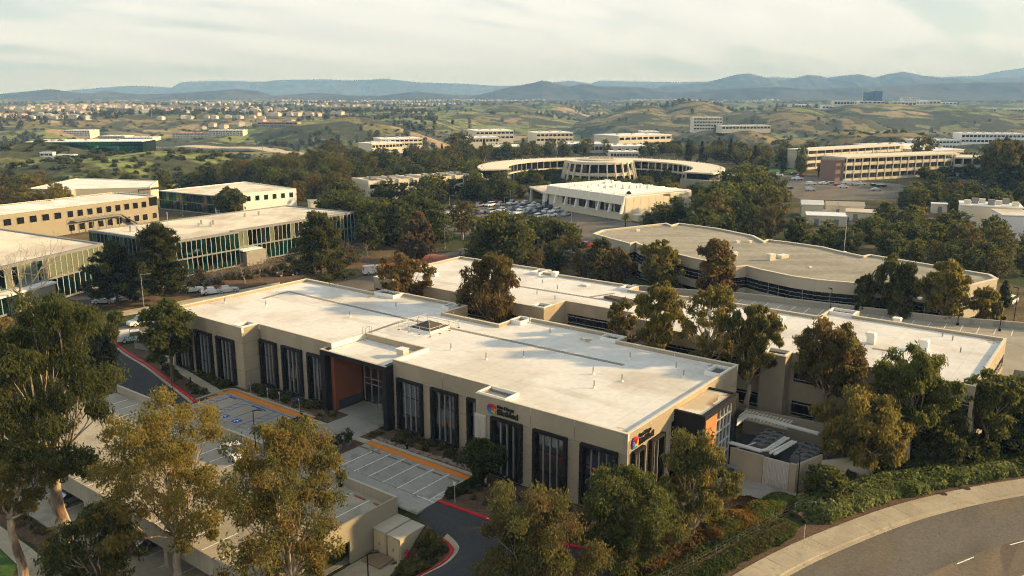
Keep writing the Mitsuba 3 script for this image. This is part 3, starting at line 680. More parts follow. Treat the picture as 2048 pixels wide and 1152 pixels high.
def bay(root, x0, x1, y, z0, z1, fr=CAMPUS, nm=3, clips=True):
    """A projecting dark window bay with bright inner fins."""
    w = uid(f'{root}__window')
    d = 0.42
    mb = MB(fr).box(x0, y - d, z0, x0 + 0.34, y + 0.1, z1).box(x1 - 0.34, y - d, z0, x1, y + 0.1, z1).box(x0 + 0.34, y - d, z1 - 0.3, x1 - 0.34, y + 0.1, z1).box(x0 + 0.34, y - d, z0, x1 - 0.34, y + 0.1, z0 + 0.22)
    obj(w, mb, 'bronze')
    part(w, 'pane', MB(fr).box(x0 + 0.34, y + 0.0, z0 + 0.22, x1 - 0.34, y + 0.03, z1 - 0.3), 'glass_dark')
    for k in range(nm):
        x = x0 + 0.34 + (x1 - x0 - 0.68) * (k + 1) / (nm + 1)
        part(w, 'mullion', MB(fr).box(x - 0.04, y - 0.16, z0 + 0.22, x + 0.04, y - 0.003, z1 - 0.3), 'fin_grey')
    for zz in (z0 + 2.1, z0 + 4.4):
        part(w, 'transom', MB(fr).box(x0 + 0.34, y - 0.05, zz, x1 - 0.34, y - 0.004, zz + 0.06), 'bronze')
for a, b, y in BAYS:
    bay(mo, a, b, y, 0.35, 7.05, nm=3 if b - a > 3 else 1)
for y0, y1 in ((67.0, 69.2), (70.5, 73.45)):          # the two bays of the right end wall
    fr = Fr(*(CAMPUS([[-36.5, y0, 0]])[0][:2]), yaw=YAW + math.pi / 2)
    bay(mo, 0, y1 - y0, 0, 0.35, 7.1, fr, nm=2)
# louvre panel beside the logo
lv = part(mo, 'louvre_panel', MB(CAMPUS).box(-55.65, 66.08, 2.4, -54.1, 66.198, 6.88), 'louver', label='pale louvred panel on the facade corner')
for k in range(22):
    part(lv, 'slat', MB(CAMPUS).box(-55.62, 65.98, 2.45 + 0.2 * k, -54.13, 66.075, 2.55 + 0.2 * k), 'louver')

# main entrance: dark portal, orange inner wall, glazed front, low canopy roof
pt = part(mo, 'entrance_portal', MB(CAMPUS).box(-83.5, 67.7, 0, -82.62, 75.2, 8.5).box(-71.9, 67.7, 0, -71.2, 69.0, 8.5).box(-72.0, 69.0, 0, -71.2, 75.2, 8.5).box(-82.62, 67.7, 7.9, -71.9, 67.95, 8.5), 'bronze', label='dark metal portal of the main entrance')
part(pt, 'canopy_roof', MB(CAMPUS).box(-82.6, 67.96, 8.2, -72.02, 74.95, 8.35), 'roof_white')
part(pt, 'canopy_edge', MB(CAMPUS).box(-83.5, 67.66, 8.502, -71.2, 67.98, 8.56).box(-83.5, 67.98, 8.502, -83.2, 75.0, 8.56), 'cream_dark')
part(pt, 'soffit', MB(CAMPUS).box(-82.6, 67.97, 7.92, -72.05, 74.6, 8.0), 'dark_metal')
part(pt, 'orange_wall', MB(CAMPUS).box(-82.58, 68.7, 0.0, -82.0, 73.6, 7.9), 'rust_wall', label='rust orange inner side wall of the entrance')  # darker copy of the orange wall colour, with the entrance shade painted in
part(pt, 'low_dark_wall', MB(CAMPUS).box(-81.98, 69.2, 0.0, -81.8, 73.5, 1.25), 'dark_metal')
gl = part(pt, 'glazing', MB(CAMPUS).box(-81.9, 73.66, 0.1, -72.05, 73.7, 7.9), 'glass_dark')
for X in np.linspace(-81.6, -72.1, 8):
    part(gl, 'mullion', MB(CAMPUS).box(X - 0.035, 73.55, 0.1, X + 0.035, 73.655, 7.9), 'alum')
for z in (2.7, 3.5, 5.3):
    part(gl, 'transom', MB(CAMPUS).box(-81.6, 73.54, z - 0.035, -72.1, 73.652, z + 0.035), 'alum')
for X in (-75.2, -73.9):
    d = part(pt, 'door', MB(CAMPUS).box(X, 73.4, 0.05, X + 0.12, 73.53, 2.5).box(X + 1.1, 73.4, 0.05, X + 1.22, 73.53, 2.5).box(X + 0.12, 73.4, 2.35, X + 1.1, 73.53, 2.5).box(X + 0.12, 73.4, 0.05, X + 1.1, 73.53, 0.2), 'white_paint', label='white framed glass entrance door')
    part(d, 'pane', MB(CAMPUS).box(X + 0.12, 73.45, 0.2, X + 1.1, 73.48, 2.35), 'glass_dark')
part(mo, 'notch_wall', MB(CAMPUS).box(-82.6, 74.98, 8.3, -71.3, 75.2, 9.12).box(-82.85, 69.0, 8.0, -82.63, 75.0, 9.12), 'wall_tan')
part(mo, 'roof_ladder', (lambda mb: [mb.tube([[x, 74.0, 8.4], [x, 74.0, 10.2], [x, 74.6, 10.4], [x, 75.2, 10.2], [x, 75.2, 8.8]], 0.035, 5) for x in (-82.0, -81.5)] and mb)(MB(CAMPUS)), 'grey_metal')
hb = part(mo, 'scupper_box', MB(CAMPUS).box(-73.6, 72.0, 8.36, -72.4, 73.0, 9.35), 'cream')
part(hb, 'hood', MB(CAMPUS).box(-73.7, 71.85, 9.352, -72.3, 73.1, 9.42), 'white_paint')

# the side entry box on the right end, with its rusty roof
sb = part(mo, 'side_entry_box', MB(CAMPUS).box(-36.48, 76.0, 0, -33.0, 76.3, 8.7).box(-33.5, 76.3, 8.15, -33.0, 84.75, 8.7).box(-36.48, 84.45, 0, -33.0, 84.75, 8.7).box(-33.45, 83.2, 0, -33.05, 84.45, 8.15), 'bronze', label='dark projecting box of the side entry')
def rusty(p, n, uv):
    X = p.x * float(EX[0]) + p.y * float(EX[1]); Y = p.x * float(EY[0]) + p.y * float(EY[1])
    b = mix((0.7, 0.64, 0.5), (0.56, 0.46, 0.3), smoothstep(0.4, 0.7, fbm(X * 0.6, Y * 0.6, 0, 4)))
    m = smoothstep(0.5, 0.58, fbm(X * 1.3, Y * 0.7, 4, 4)) * smoothstep(-35.2, -34.0, X) * smoothstep(79.0, 80.5, Y)
    return mix(b, (0.30, 0.13, 0.06), m)
tex('roof_rusty', rusty, 0.85)
part(sb, 'box_roof', MB(CAMPUS).box(-36.45, 76.3, 8.3, -33.52, 84.44, 8.5), 'roof_rusty', label='white box roof with rust stains')
part(sb, 'orange_panel', MB(CAMPUS).box(-33.3, 76.35, 0, -33.06, 79.2, 8.1), 'orange_wall', label='orange panel beside the side glazing')
sg = part(sb, 'side_glazing', MB(CAMPUS).box(-33.3, 79.25, 0.1, -33.26, 83.15, 8.1), 'glass_dark')
for Y in np.linspace(79.3, 83.1, 5):
    part(sg, 'mullion', MB(CAMPUS).box(-33.25, Y - 0.04, 0.1, -33.1, Y + 0.04, 8.1), 'alum')
for z in (1.6, 2.7, 4.2, 5.7, 7.1):
    part(sg, 'transom', MB(CAMPUS).box(-33.253, 79.3, z - 0.04, -33.09, 83.1, z + 0.04), 'alum')
# roof wells at the corners, with grilles
def well(x0, x1, y0, y1, name='roof_well'):
    w = part(mo, name, MB(CAMPUS).shape(Polygon([(x0, y0), (x1, y0), (x1, y1), (x0, y1)]).difference(Polygon([(x0 + 0.2, y0 + 0.2), (x1 - 0.2, y0 + 0.2), (x1 - 0.2, y1 - 0.2), (x0 + 0.2, y1 - 0.2)])), 8.72, 9.28), 'white_paint')
    part(w, 'grille', MB(CAMPUS).box(x0 + 0.2, y0 + 0.2, 8.74, x1 - 0.2, y1 - 0.2, 8.8), 'dark_metal')
    for k in np.arange(x0 + 0.35, x1 - 0.25, 0.3):
        part(w, 'blade', MB(CAMPUS).box(k, y0 + 0.22, 8.82, k + 0.1, y1 - 0.22, 8.95), 'grey_metal')
well(-55.55, -51.6, 66.4, 68.9); well(-100.6, -98.5, 66.4, 68.9); well(-84.3, -82.9, 92.4, 95.0); well(-99.5, -95.0, 92.6, 95.0); well(-71, -69, 92.4, 95.0); well(-56.0, -53.4, 92.8, 95.0); well(-36.45 - 2.2, -36.6, 88.0, 91.2)
for x0, x1, y0, y1 in ((-104.6, -98.0, 87.8, 88.5), (-98.7, -98.0, 79.3, 87.8), (-98.0, -79.0, 87.8, 88.5), (-82.3, -81.4, 75.6, 83.3), (-82.3, -71.0, 82.8, 83.5), (-70.5, -47.0, 82.8, 83.5)):
    pass
rs = [((-104.4, 84.1), (-99.6, 88.6)), ]
SP = [(-112.05, 79.9), (-112.78, 85.57), (-84.39, 85.02), (-75.64, 85.89), (-48.17, 85.61), (-83.58, 76.29), (-84.28, 84.39)]
for a, b in ((0, 1), (1, 2), (2, 4), (5, 6)):
    p, q = np.array(SP[a]), np.array(SP[b])
    part(mo, 'roof_walkway_strip', MB(CAMPUS).bar((p[0], p[1], 8.715), (q[0], q[1], 8.715), 0.62, 0.05), 'grey_strip', label='grey walkway strip across the white roof')
for (px, py) in [(-114.33, 74.37), (-107.53, 77.14), (-92.01, 80.63), (-109.25, 91.56), (-80.92, 83.52), (-90.4, 88.63), (-79.54, 89.79), (-68.73, 94.19), (-62.96, 91.1), (-48.72, 88.19), (-42.26, 87.96), (-40.32, 86), (-49.34, 80.46), (-45.27, 80.23), (-46.68, 76.4), (-62.95, 77.06), (-59.7, 80.57), (-69.08, 77.39)]:
    v = part(mo, 'vent_pipe', MB(CAMPUS).cyl(px, py, 8.68, 9.6, 0.07, 7), 'grey_metal')
    part(v, 'flashing', MB(CAMPUS).cyl(px, py, 8.69, 8.95, 0.2, 8, 0.09), 'white_paint')
# skylight pyramid with guard rail on the roof
c = np.array((-78.34, 83.17))
sk = part(mo, 'skylight', MB(CAMPUS).box(c[0] - 2.1, c[1] - 2.1, 8.68, c[0] + 2.1, c[1] + 2.1, 9.05), 'white_paint', label='low skylight with dark mesh pyramid')
part(sk, 'mesh_pyramid', MB(CAMPUS).add([[c[0] - 2, c[1] - 2, 9.06], [c[0] + 2, c[1] - 2, 9.06], [c[0] + 2, c[1] + 2, 9.06], [c[0] - 2, c[1] + 2, 9.06], [c[0], c[1], 9.95]], [[0, 1, 4], [1, 2, 4], [2, 3, 4], [3, 0, 4], [0, 2, 1], [0, 3, 2]]), 'skylight_mesh')
for (ax, ay) in ((1, 0), (0, 1)):
    for s in (-1, 1):
        part(sk, 'ridge_bar', MB(CAMPUS).bar((c[0] + 2 * s, c[1] + 2 * s * (1 if ax else -1), 9.08), (c[0], c[1], 9.97), 0.07, 0.05), 'alum')
gr = thing('roof_guard_rail', 'white tube guard rail on feet round the roof skylight', 'guard rail')
R = 3.0
cor = [(c[0] - R, c[1] - R), (c[0] + R, c[1] - R), (c[0] + R, c[1] + R), (c[0] - R, c[1] + R)]
for k in range(4):
    p, q = np.array(cor[k]), np.array(cor[(k + 1) % 4])
    for z in (9.3, 9.85):
        part(gr, 'rail', MB(CAMPUS).tube([[*p, z], [*q, z]], 0.035, 6), 'alum')
    for t in (0, 1 / 3, 2 / 3):
        s = p + (q - p) * t
        po = part(gr, 'post', MB(CAMPUS).cyl(*s, 8.7, 9.9, 0.035, 6), 'alum')
        part(po, 'foot', MB(CAMPUS).cyl(*s, 8.7, 8.78, 0.2, 8, 0.12), 'rust')

# ------------------------------------------------------------------ the wall signs: emblem of two bent bars and lettering
def arcband(r0, r1, a0, a1, n=12, squ=2.6):
    t = np.linspace(a0, a1, n)
    f = (np.abs(np.cos(t)) ** squ + np.abs(np.sin(t)) ** squ) ** (-1 / squ)
    return list(zip(r1 * f * np.cos(t), r1 * f * np.sin(t))) + list(zip(r0 * f[::-1] * np.cos(t[::-1]), r0 * f[::-1] * np.sin(t[::-1])))
for k, cc in [('logo_red', (0.62, 0.03, 0.06)), ('logo_purple', (0.16, 0.03, 0.2)), ('logo_yellow', (0.75, 0.42, 0.03)), ('logo_blue', (0.02, 0.22, 0.6)), ('sign_black', (0.012, 0.012, 0.012))]:
    flat(k, cc, 0.5)
def wall_sign(origin, yaw, H, nm):
    """Emblem at the left, small line above large line; origin is the lower left corner on the wall, H the emblem height."""
    o = CAMPUS([[origin[0], origin[1], 0]])[0]
    base = Fr(o[0], o[1], YAW + yaw, origin[2])
    class S(Fr):
        def __init__(s): s.o, s.r, s.yaw = base.o, base.r @ np.array([[1, 0, 0], [0, 0, -1], [0, 1, 0.0]]), 0
    s = S()
    sg = uid(f'{mo}__sign'); 
    r = H / 2
    ctr = Polygon([(0, 0)] * 3) if False else None
    obj(sg, MB(s).prism([(x + r, y + r) for x, y in arcband(r * 0.62, r * 0.96, math.radians(20), math.radians(118))], 0.06, 0.16), 'logo_red')
    labels[sg] = {'label': nm}
    for col, a0, a1 in (('logo_purple', 122, 205), ('logo_blue', 209, 300), ('logo_yellow', -56, 16)):
        part(sg, 'emblem_' + col[5:], MB(s).prism([(x + r, y + r) for x, y in arcband(r * 0.62, r * 0.96, math.radians(a0), math.radians(a1))], 0.06, 0.16), col)
    part(sg, 'emblem_red_bar', MB(s).box(r * 1.3, r * 0.92, 0.06, r * 1.62, r * 1.75, 0.165), 'logo_red')
    part(sg, 'emblem_purple_bar', MB(s).box(r * 0.25, r * 1.3, 0.06, r * 1.1, r * 1.6, 0.165), 'logo_purple')
    part(sg, 'emblem_blue_bar', MB(s).box(r * 0.38, r * 0.25, 0.06, r * 0.7, r * 1.1, 0.165), 'logo_blue')
    part(sg, 'emblem_yellow_bar', MB(s).box(r * 0.9, r * 0.4, 0.06, r * 1.75, r * 0.7, 0.165), 'logo_yellow')
    for text, h, x, y in (('San Diego', H * 0.30, H * 1.13, H * 0.72), ('BioMed', H * 0.50, H * 1.13, H * 0.10)):
        m = meshkit.text_mesh(text, h, 0.1, bold=True)
        w = m.bounds[1][0]
        mm = MB(s).tm(m, (x, y, 0.06))
        part(sg, 'lettering', mm, 'sign_black')
    return sg
wall_sign((-53.85, 66.2, 7.28), 0.0, 1.16, 'wall sign on the shaded front with colourful emblem and black lettering')
wall_sign((-36.5, 66.85, 7.28), math.pi / 2, 1.25, 'wall sign on the sunlit end wall with colourful emblem and black lettering')

# ------------------------------------------------------------------ other buildings
def seg_fr(p, q, z=0.0):
    """A frame along a wall from p to q: x along it, y outward to the right of the direction, so -y is inside ... outward is -y."""
    p, q = np.asarray(p, float), np.asarray(q, float)
    t = q - p
    return Fr(p[0], p[1], math.atan2(t[1], t[0]), z), float(np.linalg.norm(t))

def win_row(root, p, q, z0, z1, n, frac=0.6, m0=0.0, m1=0.0, mat='glass_dark', frame='alum', fw=0.12, sub=True, name='window', sill=None):
    """n windows evenly along the wall p-q (outside on the right hand side going p to q)."""
    fr, L = seg_fr(p, q)
    L2 = L - m0 - m1
    for k in range(n):
        a = m0 + L2 * (k + 0.5) / n - L2 / n * frac / 2
        b = a + L2 / n * frac
        mm = mat[k % len(mat)] if isinstance(mat, (list, tuple)) else mat
        if sub:
            w = uid(f'{root}__{name}')
            obj(w, MB(fr).box(a, -0.09, z0, a + fw, 0.05, z1).box(b - fw, -0.09, z0, b, 0.05, z1).box(a + fw, -0.09, z0, b - fw, 0.05, z0 + fw).box(a + fw, -0.09, z1 - fw, b - fw, 0.05, z1), frame)
            part(w, 'pane', MB(fr).box(a + fw, -0.05, z0 + fw, b - fw, 0.03, z1 - fw), mm)
        else:
            part(root, name, MB(fr).box(a, -0.06, z0, b, 0.05, z1), mm)

def curtain(root, p, q, z0, z1, n, mats, mull='alum', mw=0.1, transoms=(), tw=0.3, seed=0):
    """Curtain wall: n panes with a fin between each, horizontal bands at the transoms."""
    fr, L = seg_fr(p, q)
    rnd = random.Random(seed)
    zz = [z0] + list(transoms) + [z1]
    for za, zb in zip(zz[:-1], zz[1:]):
        for k in range(n):
            m = mats[rnd.randrange(len(mats))] if not callable(mats) else mats(k, za, rnd)
            part(root, 'pane', MB(fr).box(L * k / n + mw / 2, -0.04, za + tw / 2, L * (k + 1) / n - mw / 2, 0.02, zb - tw / 2), m)
        for k in range(n + 1):
            part(root, 'mullion', MB(fr).box(max(0, L * k / n - mw / 2), -0.16, za + tw / 2, min(L, L * k / n + mw / 2), 0.02, zb - tw / 2), mull)
    for z in zz:
        part(root, 'transom', MB(fr).box(0, -0.13, z - tw / 2, L, 0.03, z + tw / 2), 'grey_metal')

def ccw(poly):
    return list(poly) if Polygon(poly).exterior.is_ccw else list(poly)[::-1]

def block(root, poly, z0, zt, wall, roof, cap='white_paint', th=0.35, lip=0.5, inner=None, fr=WORLD):
    P = Polygon(poly).buffer(0)
    part(root, 'wall', MB(fr).shape(P.difference(P.buffer(-0.3, join_style=2)), z0, zt - 0.062), wall)
    part(root, 'coping', MB(fr).shape(P.buffer(0.06, join_style=2).difference(P.buffer(-th, join_style=2)), zt - 0.06, zt), cap)
    if inner:
        part(root, 'parapet_lining', MB(fr).shape(P.buffer(-0.31, join_style=2).difference(P.buffer(-th + 0.005, join_style=2)), zt - lip - 0.1, zt - 0.063), inner)
    return part(root, 'roof', MB(fr).shape(P.buffer(-0.3, join_style=2), zt - lip - 0.2, zt - lip), roof)

def C(x, y):
    return tuple(CAMPUS([[x, y, 0]])[0][:2])

# the second white roofed building behind the first
b2 = thing('laboratory_building', 'second tan building with white flat roof and black window bands behind the first one', 'building')
F2 = [(-108.5, 101), (-71, 101), (-71, 107), (-58.5, 107), (-58.5, 104.2), (-52, 104.2), (-52, 101.7), (-36.2, 101.7), (-36.2, 99.5), (-33, 99.5), (-33, 101.7), (-12.3, 101.7), (-12.3, 125.5), (-32, 125.5), (-32, 128.3), (-36, 128.3), (-36, 122.0), (-52, 122.0), (-66.7, 120.0), (-66.7, 123), (-86.3, 123), (-86.3, 125.2), (-108.8, 125.2)]
parapet_and_roof(b2, F2, 9.2, 8.75, CAMPUS, 'roof_white', 'wall_tan', capmat='cream')
P2 = Polygon(F2)
part(b2, 'wall_core', MB(CAMPUS).shape(P2.buffer(-0.5).difference(P2.buffer(-0.8)), 0, 8.6), 'dark_void')
part(b2, 'upper_wall', MB(CAMPUS).shape(P2.difference(P2.buffer(-0.3, join_style=2)), 7.15, 9.135), 'wall_tan')
part(b2, 'spandrel', MB(CAMPUS).shape(P2.difference(P2.buffer(-0.3, join_style=2)), 2.9, 5.4), 'wall_tan')
part(b2, 'base_wall', MB(CAMPUS).shape(P2.difference(P2.buffer(-0.3, join_style=2)), -0.5, 0.9), 'wall_tan')
for (a, b) in zip(F2, F2[1:] + F2[:1]):
    L = math.hypot(b[0] - a[0], b[1] - a[1])
    p, q = C(*a), C(*b)
    if L < 7 or a[0] < -100 and b[0] < -100:
        fr, _ = seg_fr(p, q)
        part(b2, 'wall_pier', MB(fr).box(0.01, 0, 0.9, L - 0.01, 0.29, 7.15), 'wall_tan')
        continue
    for z0, z1 in ((0.9, 2.9), (5.4, 7.15)):
        fr, _ = seg_fr(p, q)
        bd = part(b2, 'window_band', MB(fr).box(0.4, 0.2, z0, L - 0.4, 0.25, z1), 'glass_band')
        part(b2, 'wall_pier', MB(fr).box(0, 0, z0, 0.4, 0.29, z1).box(L - 0.4, 0, z0, L, 0.29, z1), 'wall_tan')
        for z in (z0 + 0.35, z1 - 0.4):
            part(bd, 'mullion_rail', MB(fr).box(0.4, 0.12, z - 0.035, L - 0.4, 0.195, z + 0.035), 'alum')
        for k in range(1, int(L / 1.6)):
            part(bd, 'mullion', MB(fr).box(0.4 + 1.6 * k - 0.03, 0.14, z0, 0.4 + 1.6 * k + 0.03, 0.196, z1), 'dark_metal')
for x0, x1, y0, y1 in ((-36.1, -33.1, 99.7, 102.2), (-35.9, -32.1, 125.6, 128.2), (-88.5, -86.5, 121.4, 124.2), (-69, -66.9, 120.2, 122.8), (-73.6, -71.1, 101.2, 103.6)):
    w = part(b2, 'roof_well', MB(CAMPUS).shape(Polygon([(x0, y0), (x1, y0), (x1, y1), (x0, y1)]).difference(Polygon([(x0 + 0.25, y0 + 0.25), (x1 - 0.25, y0 + 0.25), (x1 - 0.25, y1 - 0.25), (x0 + 0.25, y1 - 0.25)])), 8.78, 9.26), 'white_paint')
    part(w, 'grille', MB(CAMPUS).box(x0 + 0.25, y0 + 0.25, 8.78, x1 - 0.25, y1 - 0.25, 8.86), 'dark_metal')
S2 = [(-85.29, 112.11), (-64.43, 112.75), (-70.15, 113.05), (-68.35, 117.52), (-35.9, 111.33), (-31.05, 112.01), (-25.7, 111.23), (-22.68, 111.36)]
for a, b in ((0, 1), (2, 3), (4, 5), (6, 7)):
    part(b2, 'roof_walkway_strip', MB(CAMPUS).bar((*S2[a], 8.765), (*S2[b], 8.765), 0.6, 0.05), 'grey_strip')
for i, (x, y) in enumerate([(-83.6, 122.37), (-26.49, 113.53), (-20.28, 114.89), (-26.43, 127.51), (-101.26, 109.42), (-75.16, 119.57), (-40.47, 118.54)]):
    h = (0.9, 1.5, 1.3, 0.5, 0.7, 0.25, 0.3)[i]
    u = part(b2, 'roof_unit', MB(CAMPUS).box(x - 0.5, y - 0.5, 8.8, x + 0.5, y + 0.5, 8.8 + h * 0.7).add([[x - 0.62, y - 0.6, 8.8 + h * 0.7], [x + 0.55, y - 0.6, 8.8 + h * 0.7], [x + 0.55, y + 0.6, 8.8 + h * 0.7], [x - 0.62, y + 0.6, 8.8 + h * 0.7], [x - 0.62, y - 0.6, 8.8 + h], [x + 0.4, y - 0.6, 8.8 + h], [x + 0.4, y + 0.6, 8.8 + h], [x - 0.62, y + 0.6, 8.8 + h]], BOXF), 'white_paint', label='white sheet metal roof vent')
    part(u, 'louvre_face', MB(CAMPUS).box(x - 0.68, y - 0.5, 8.82 + h * 0.68, x - 0.63, y + 0.5, 8.8 + h * 0.97), 'grey_metal')
for px, py in [(-89.25, 114.35), (-82.3, 116.6), (-78.23, 109.27), (-77.8, 114.67), (-73.88, 108.21), (-19.6, 122.95), (-18.13, 121.66), (-16.26, 116.33), (-35.18, 119.79)]:
    part(b2, 'vent_pipe', MB(CAMPUS).cyl(px, py, 8.74, 9.4, 0.08, 7), 'grey_metal')
part(b2, 'flat_skylight', MB(CAMPUS).add(np.c_[np.array([(-67.96, 113.51), (-67.35, 114.85), (-61.41, 114.28), (-61.62, 112.07)]), np.full(4, 9.15)], [[0, 3, 2, 1]]).prism([(-67.92, 113.45), (-67.31, 114.79), (-61.38, 114.23), (-61.59, 112.04)], 8.78, 9.1), 'skylight_mesh')
st = part(b2, 'outside_stair', MB(CAMPUS).bar((-11.6, 112, 7.4), (-11.6, 119.5, 3.0), 1.2, 0.25), 'cream_dark')
for s in (-0.55, 0.55):
    part(st, 'handrail', MB(CAMPUS).tube([(-11.6 + s, 112, 8.4), (-11.6 + s, 119.5, 4.0), (-11.6 + s, 121, 4.0)], 0.04, 5), 'alum')

# deck of parked bays beyond the second building
d2 = thing('rear_parking_deck', 'tan rooftop parking deck with a long parapet behind the white roofs', 'parking deck')
wall2 = [(-73.69, 146.59), (-58.45, 147.42), (-42.43, 149.42), (-24.36, 151.91), (-13.1, 155.33), (0.25, 158.47)]
wall2 = [(-78.0, 141.0), (-70.0, 143.0)] + [tuple(w) for w in wall2[1:]]
dpoly = [tuple(w) for w in wall2] + [(wall2[-1][0] + 4, 131), (-11.4, 131), (-11.4, 127), (-31.5, 127), (-31.5, 129.5), (-37, 129.5), (-37, 123.0), (-58, 123.0), (-64, 132)]
part(d2, 'floor', MB(CAMPUS).prism(dpoly, 0.0, 3.5), 'deck_concrete')
mb = MB(CAMPUS); strip(mb, np.array(wall2), 0.0, 0.25, 0.0, 4.6); part(d2, 'parapet', mb, 'concrete')
mb = MB(CAMPUS); strip(mb, np.array(wall2), -0.03, 0.28, 4.602, 4.68); part(d2, 'coping', mb, 'cream_dark')
w2 = np.array(wall2); s2 = np.r_[0, np.cumsum(np.linalg.norm(np.diff(w2, axis=0), axis=1))]
for s in np.arange(14, s2[-1], 2.45):
    a = np.array([np.interp(s, s2, w2[:, 0]), np.interp(s, s2, w2[:, 1])])
    part(d2, 'bay_line', MB(CAMPUS).bar((a[0], a[1] - 0.6, 3.51), (a[0] + 0.25, a[1] - 5.2, 3.51), 0.13, 0.012), 'white_paint')

# the long building with the grey gravel roof and curved front
gp = [(19.2, 194.8), (26.1, 181.3), (27.6, 183.2), (28.1, 179.6), (36.1, 165.2), (42.8, 155.7), (45.1, 156.7), (46.6, 153.6), (50.7, 147.6), (54.3, 144.4), (59.6, 141.9), (72.1, 135.0), (86.9, 145.3), (87.6, 148.9), (81.5, 157.7), (73.7, 168.5), (71.7, 166.9), (69.1, 172.3), (67.3, 177.3), (62.7, 182.6), (58.2, 186.8), (56.7, 184.8), (56.4, 192.1), (50.6, 203.2), (42.8, 211.6), (40.3, 208.3), (39.6, 211.6), (22.1, 200.5)]
gp = ccw([(x * 1.031, y * 1.031) for x, y in gp])
gb = thing('curved_office', 'long low office with grey gravel roof, gently curved walls and black ribbon windows', 'building')
Pg = Polygon(gp)
part(gb, 'upper_wall', MB().shape(Pg.difference(Pg.buffer(-0.3, join_style=2)), 5.75, 7.94), 'cream_dark')
part(gb, 'coping', MB().shape(Pg.buffer(0.12, join_style=2).difference(Pg.buffer(-0.5, join_style=2)), 7.942, 8.06), 'cream')
part(gb, 'roof', MB().shape(Pg.buffer(-0.3, join_style=2), 7.3, 7.6), 'roof_gray')
part(gb, 'lower_wall', MB().shape(Pg.difference(Pg.buffer(-0.3, join_style=2)), 1.9, 3.6), 'cream_dark')
part(gb, 'base_wall', MB().shape(Pg.difference(Pg.buffer(-0.3, join_style=2)), -1.4, -0.3), 'cream_dark')
part(gb, 'wall_core', MB().shape(Pg.buffer(-0.45).difference(Pg.buffer(-0.8)), -1, 7.2), 'dark_void')
for a, b in zip(gp, gp[1:] + gp[:1]):
    L = math.hypot(b[0] - a[0], b[1] - a[1])
    fr, _ = seg_fr(a, b)
    for z0, z1 in ((3.6, 5.75), (-0.3, 1.9)):
        bd = part(gb, 'window_band', MB(fr).box(0, 0.14, z0, L, 0.2, z1), 'glass_band')
        for z in (z0 + 0.65, z0 + 1.4):
            part(bd, 'mullion_rail', MB(fr).box(0, 0.08, z - 0.03, L, 0.135, z + 0.03), 'alum')
        for k in range(1, int(L / 2.4)):
            part(bd, 'mullion', MB(fr).box(2.4 * k - 0.03, 0.08, z0, 2.4 * k + 0.03, 0.136, z1), 'alum')
for i, (x, y) in enumerate([(68.47, 135.52), (31.59, 207.15), (52.34, 190.39), (55.24, 190.39), (53.74, 169.38), (56.99, 172.1), (47.42, 173.78), (41.53, 180.8), (72.39, 177.81), (59.14, 161.68)]):
    w, h = [(0.6, 0.3), (1.0, 0.5), (0.9, 0.4), (0.8, 0.5), (1.5, 1.3), (2.2, 0.6), (1.0, 0.9), (0.5, 0.3), (0.5, 0.25), (0.5, 0.25)][i]
    u = part(gb, 'roof_unit', MB(Fr(x, y, 0.5)).box(-w / 2, -w / 3, 7.6, w / 2, w / 3, 7.6 + h), 'cream')
    part(u, 'cap', MB(Fr(x, y, 0.5)).box(-w / 2 - 0.08, -w / 3 - 0.08, 7.602 + h, w / 2 + 0.08, w / 3 + 0.08, 7.66 + h), 'white_paint')

# two green glass buildings on the left
GREEN = ['glass_green', 'glass_green_deep', 'glass_green_deep', 'glass_blind']
g1 = thing('green_glass_office', 'green glazed two storey office at the left edge with a pale flat roof', 'building')
A, U = np.array([-89.2, 178.6]), np.array([-0.254, -0.967])
Vv = np.array([-0.86, 0.51])
pl = ccw([tuple(A), tuple(A + U * 46), tuple(A + U * 46 + Vv * 46), tuple(A + Vv * 46)])
Pq = Polygon(pl)
part(g1, 'roof', MB().shape(Pq, 9.0, 9.35), 'roof_beige')
part(g1, 'coping', MB().shape(Pq.buffer(0.1, join_style=2).difference(Pq.buffer(-0.6, join_style=2)), 9.352, 9.6), 'grey_metal')
part(g1, 'wall_core', MB().shape(Pq.buffer(-0.3, join_style=2).difference(Pq.buffer(-0.7, join_style=2)), 0, 8.9), 'dark_void')
fm = lambda k, z, r: (('glass_blind', 'glass_blind', 'glass_green')[r.randrange(3)] if z > 4 else ('glass_green', 'glass_green_deep')[r.randrange(2)])
curtain(g1, A + U * 46, A, 0.4, 9.2, 30, fm, 'alum', 0.13, (4.9,), 0.4, 4)
curtain(g1, A, A + Vv * 46, 0.4, 9.2, 24, GREEN, 'grey_metal', 0.1, (4.9,), 0.4, 5)
ent = part(g1, 'entrance_wall', MB(Fr(*(A + U * 17), math.atan2(U[1], U[0]))).box(0, 0.3, 0, 9, 2.6, 4.3), 'concrete')
part(ent, 'canopy', MB(Fr(*(A + U * 17), math.atan2(U[1], U[0]))).box(-0.5, 0.1, 4.4, 16, 2.8, 4.75), 'white_paint')

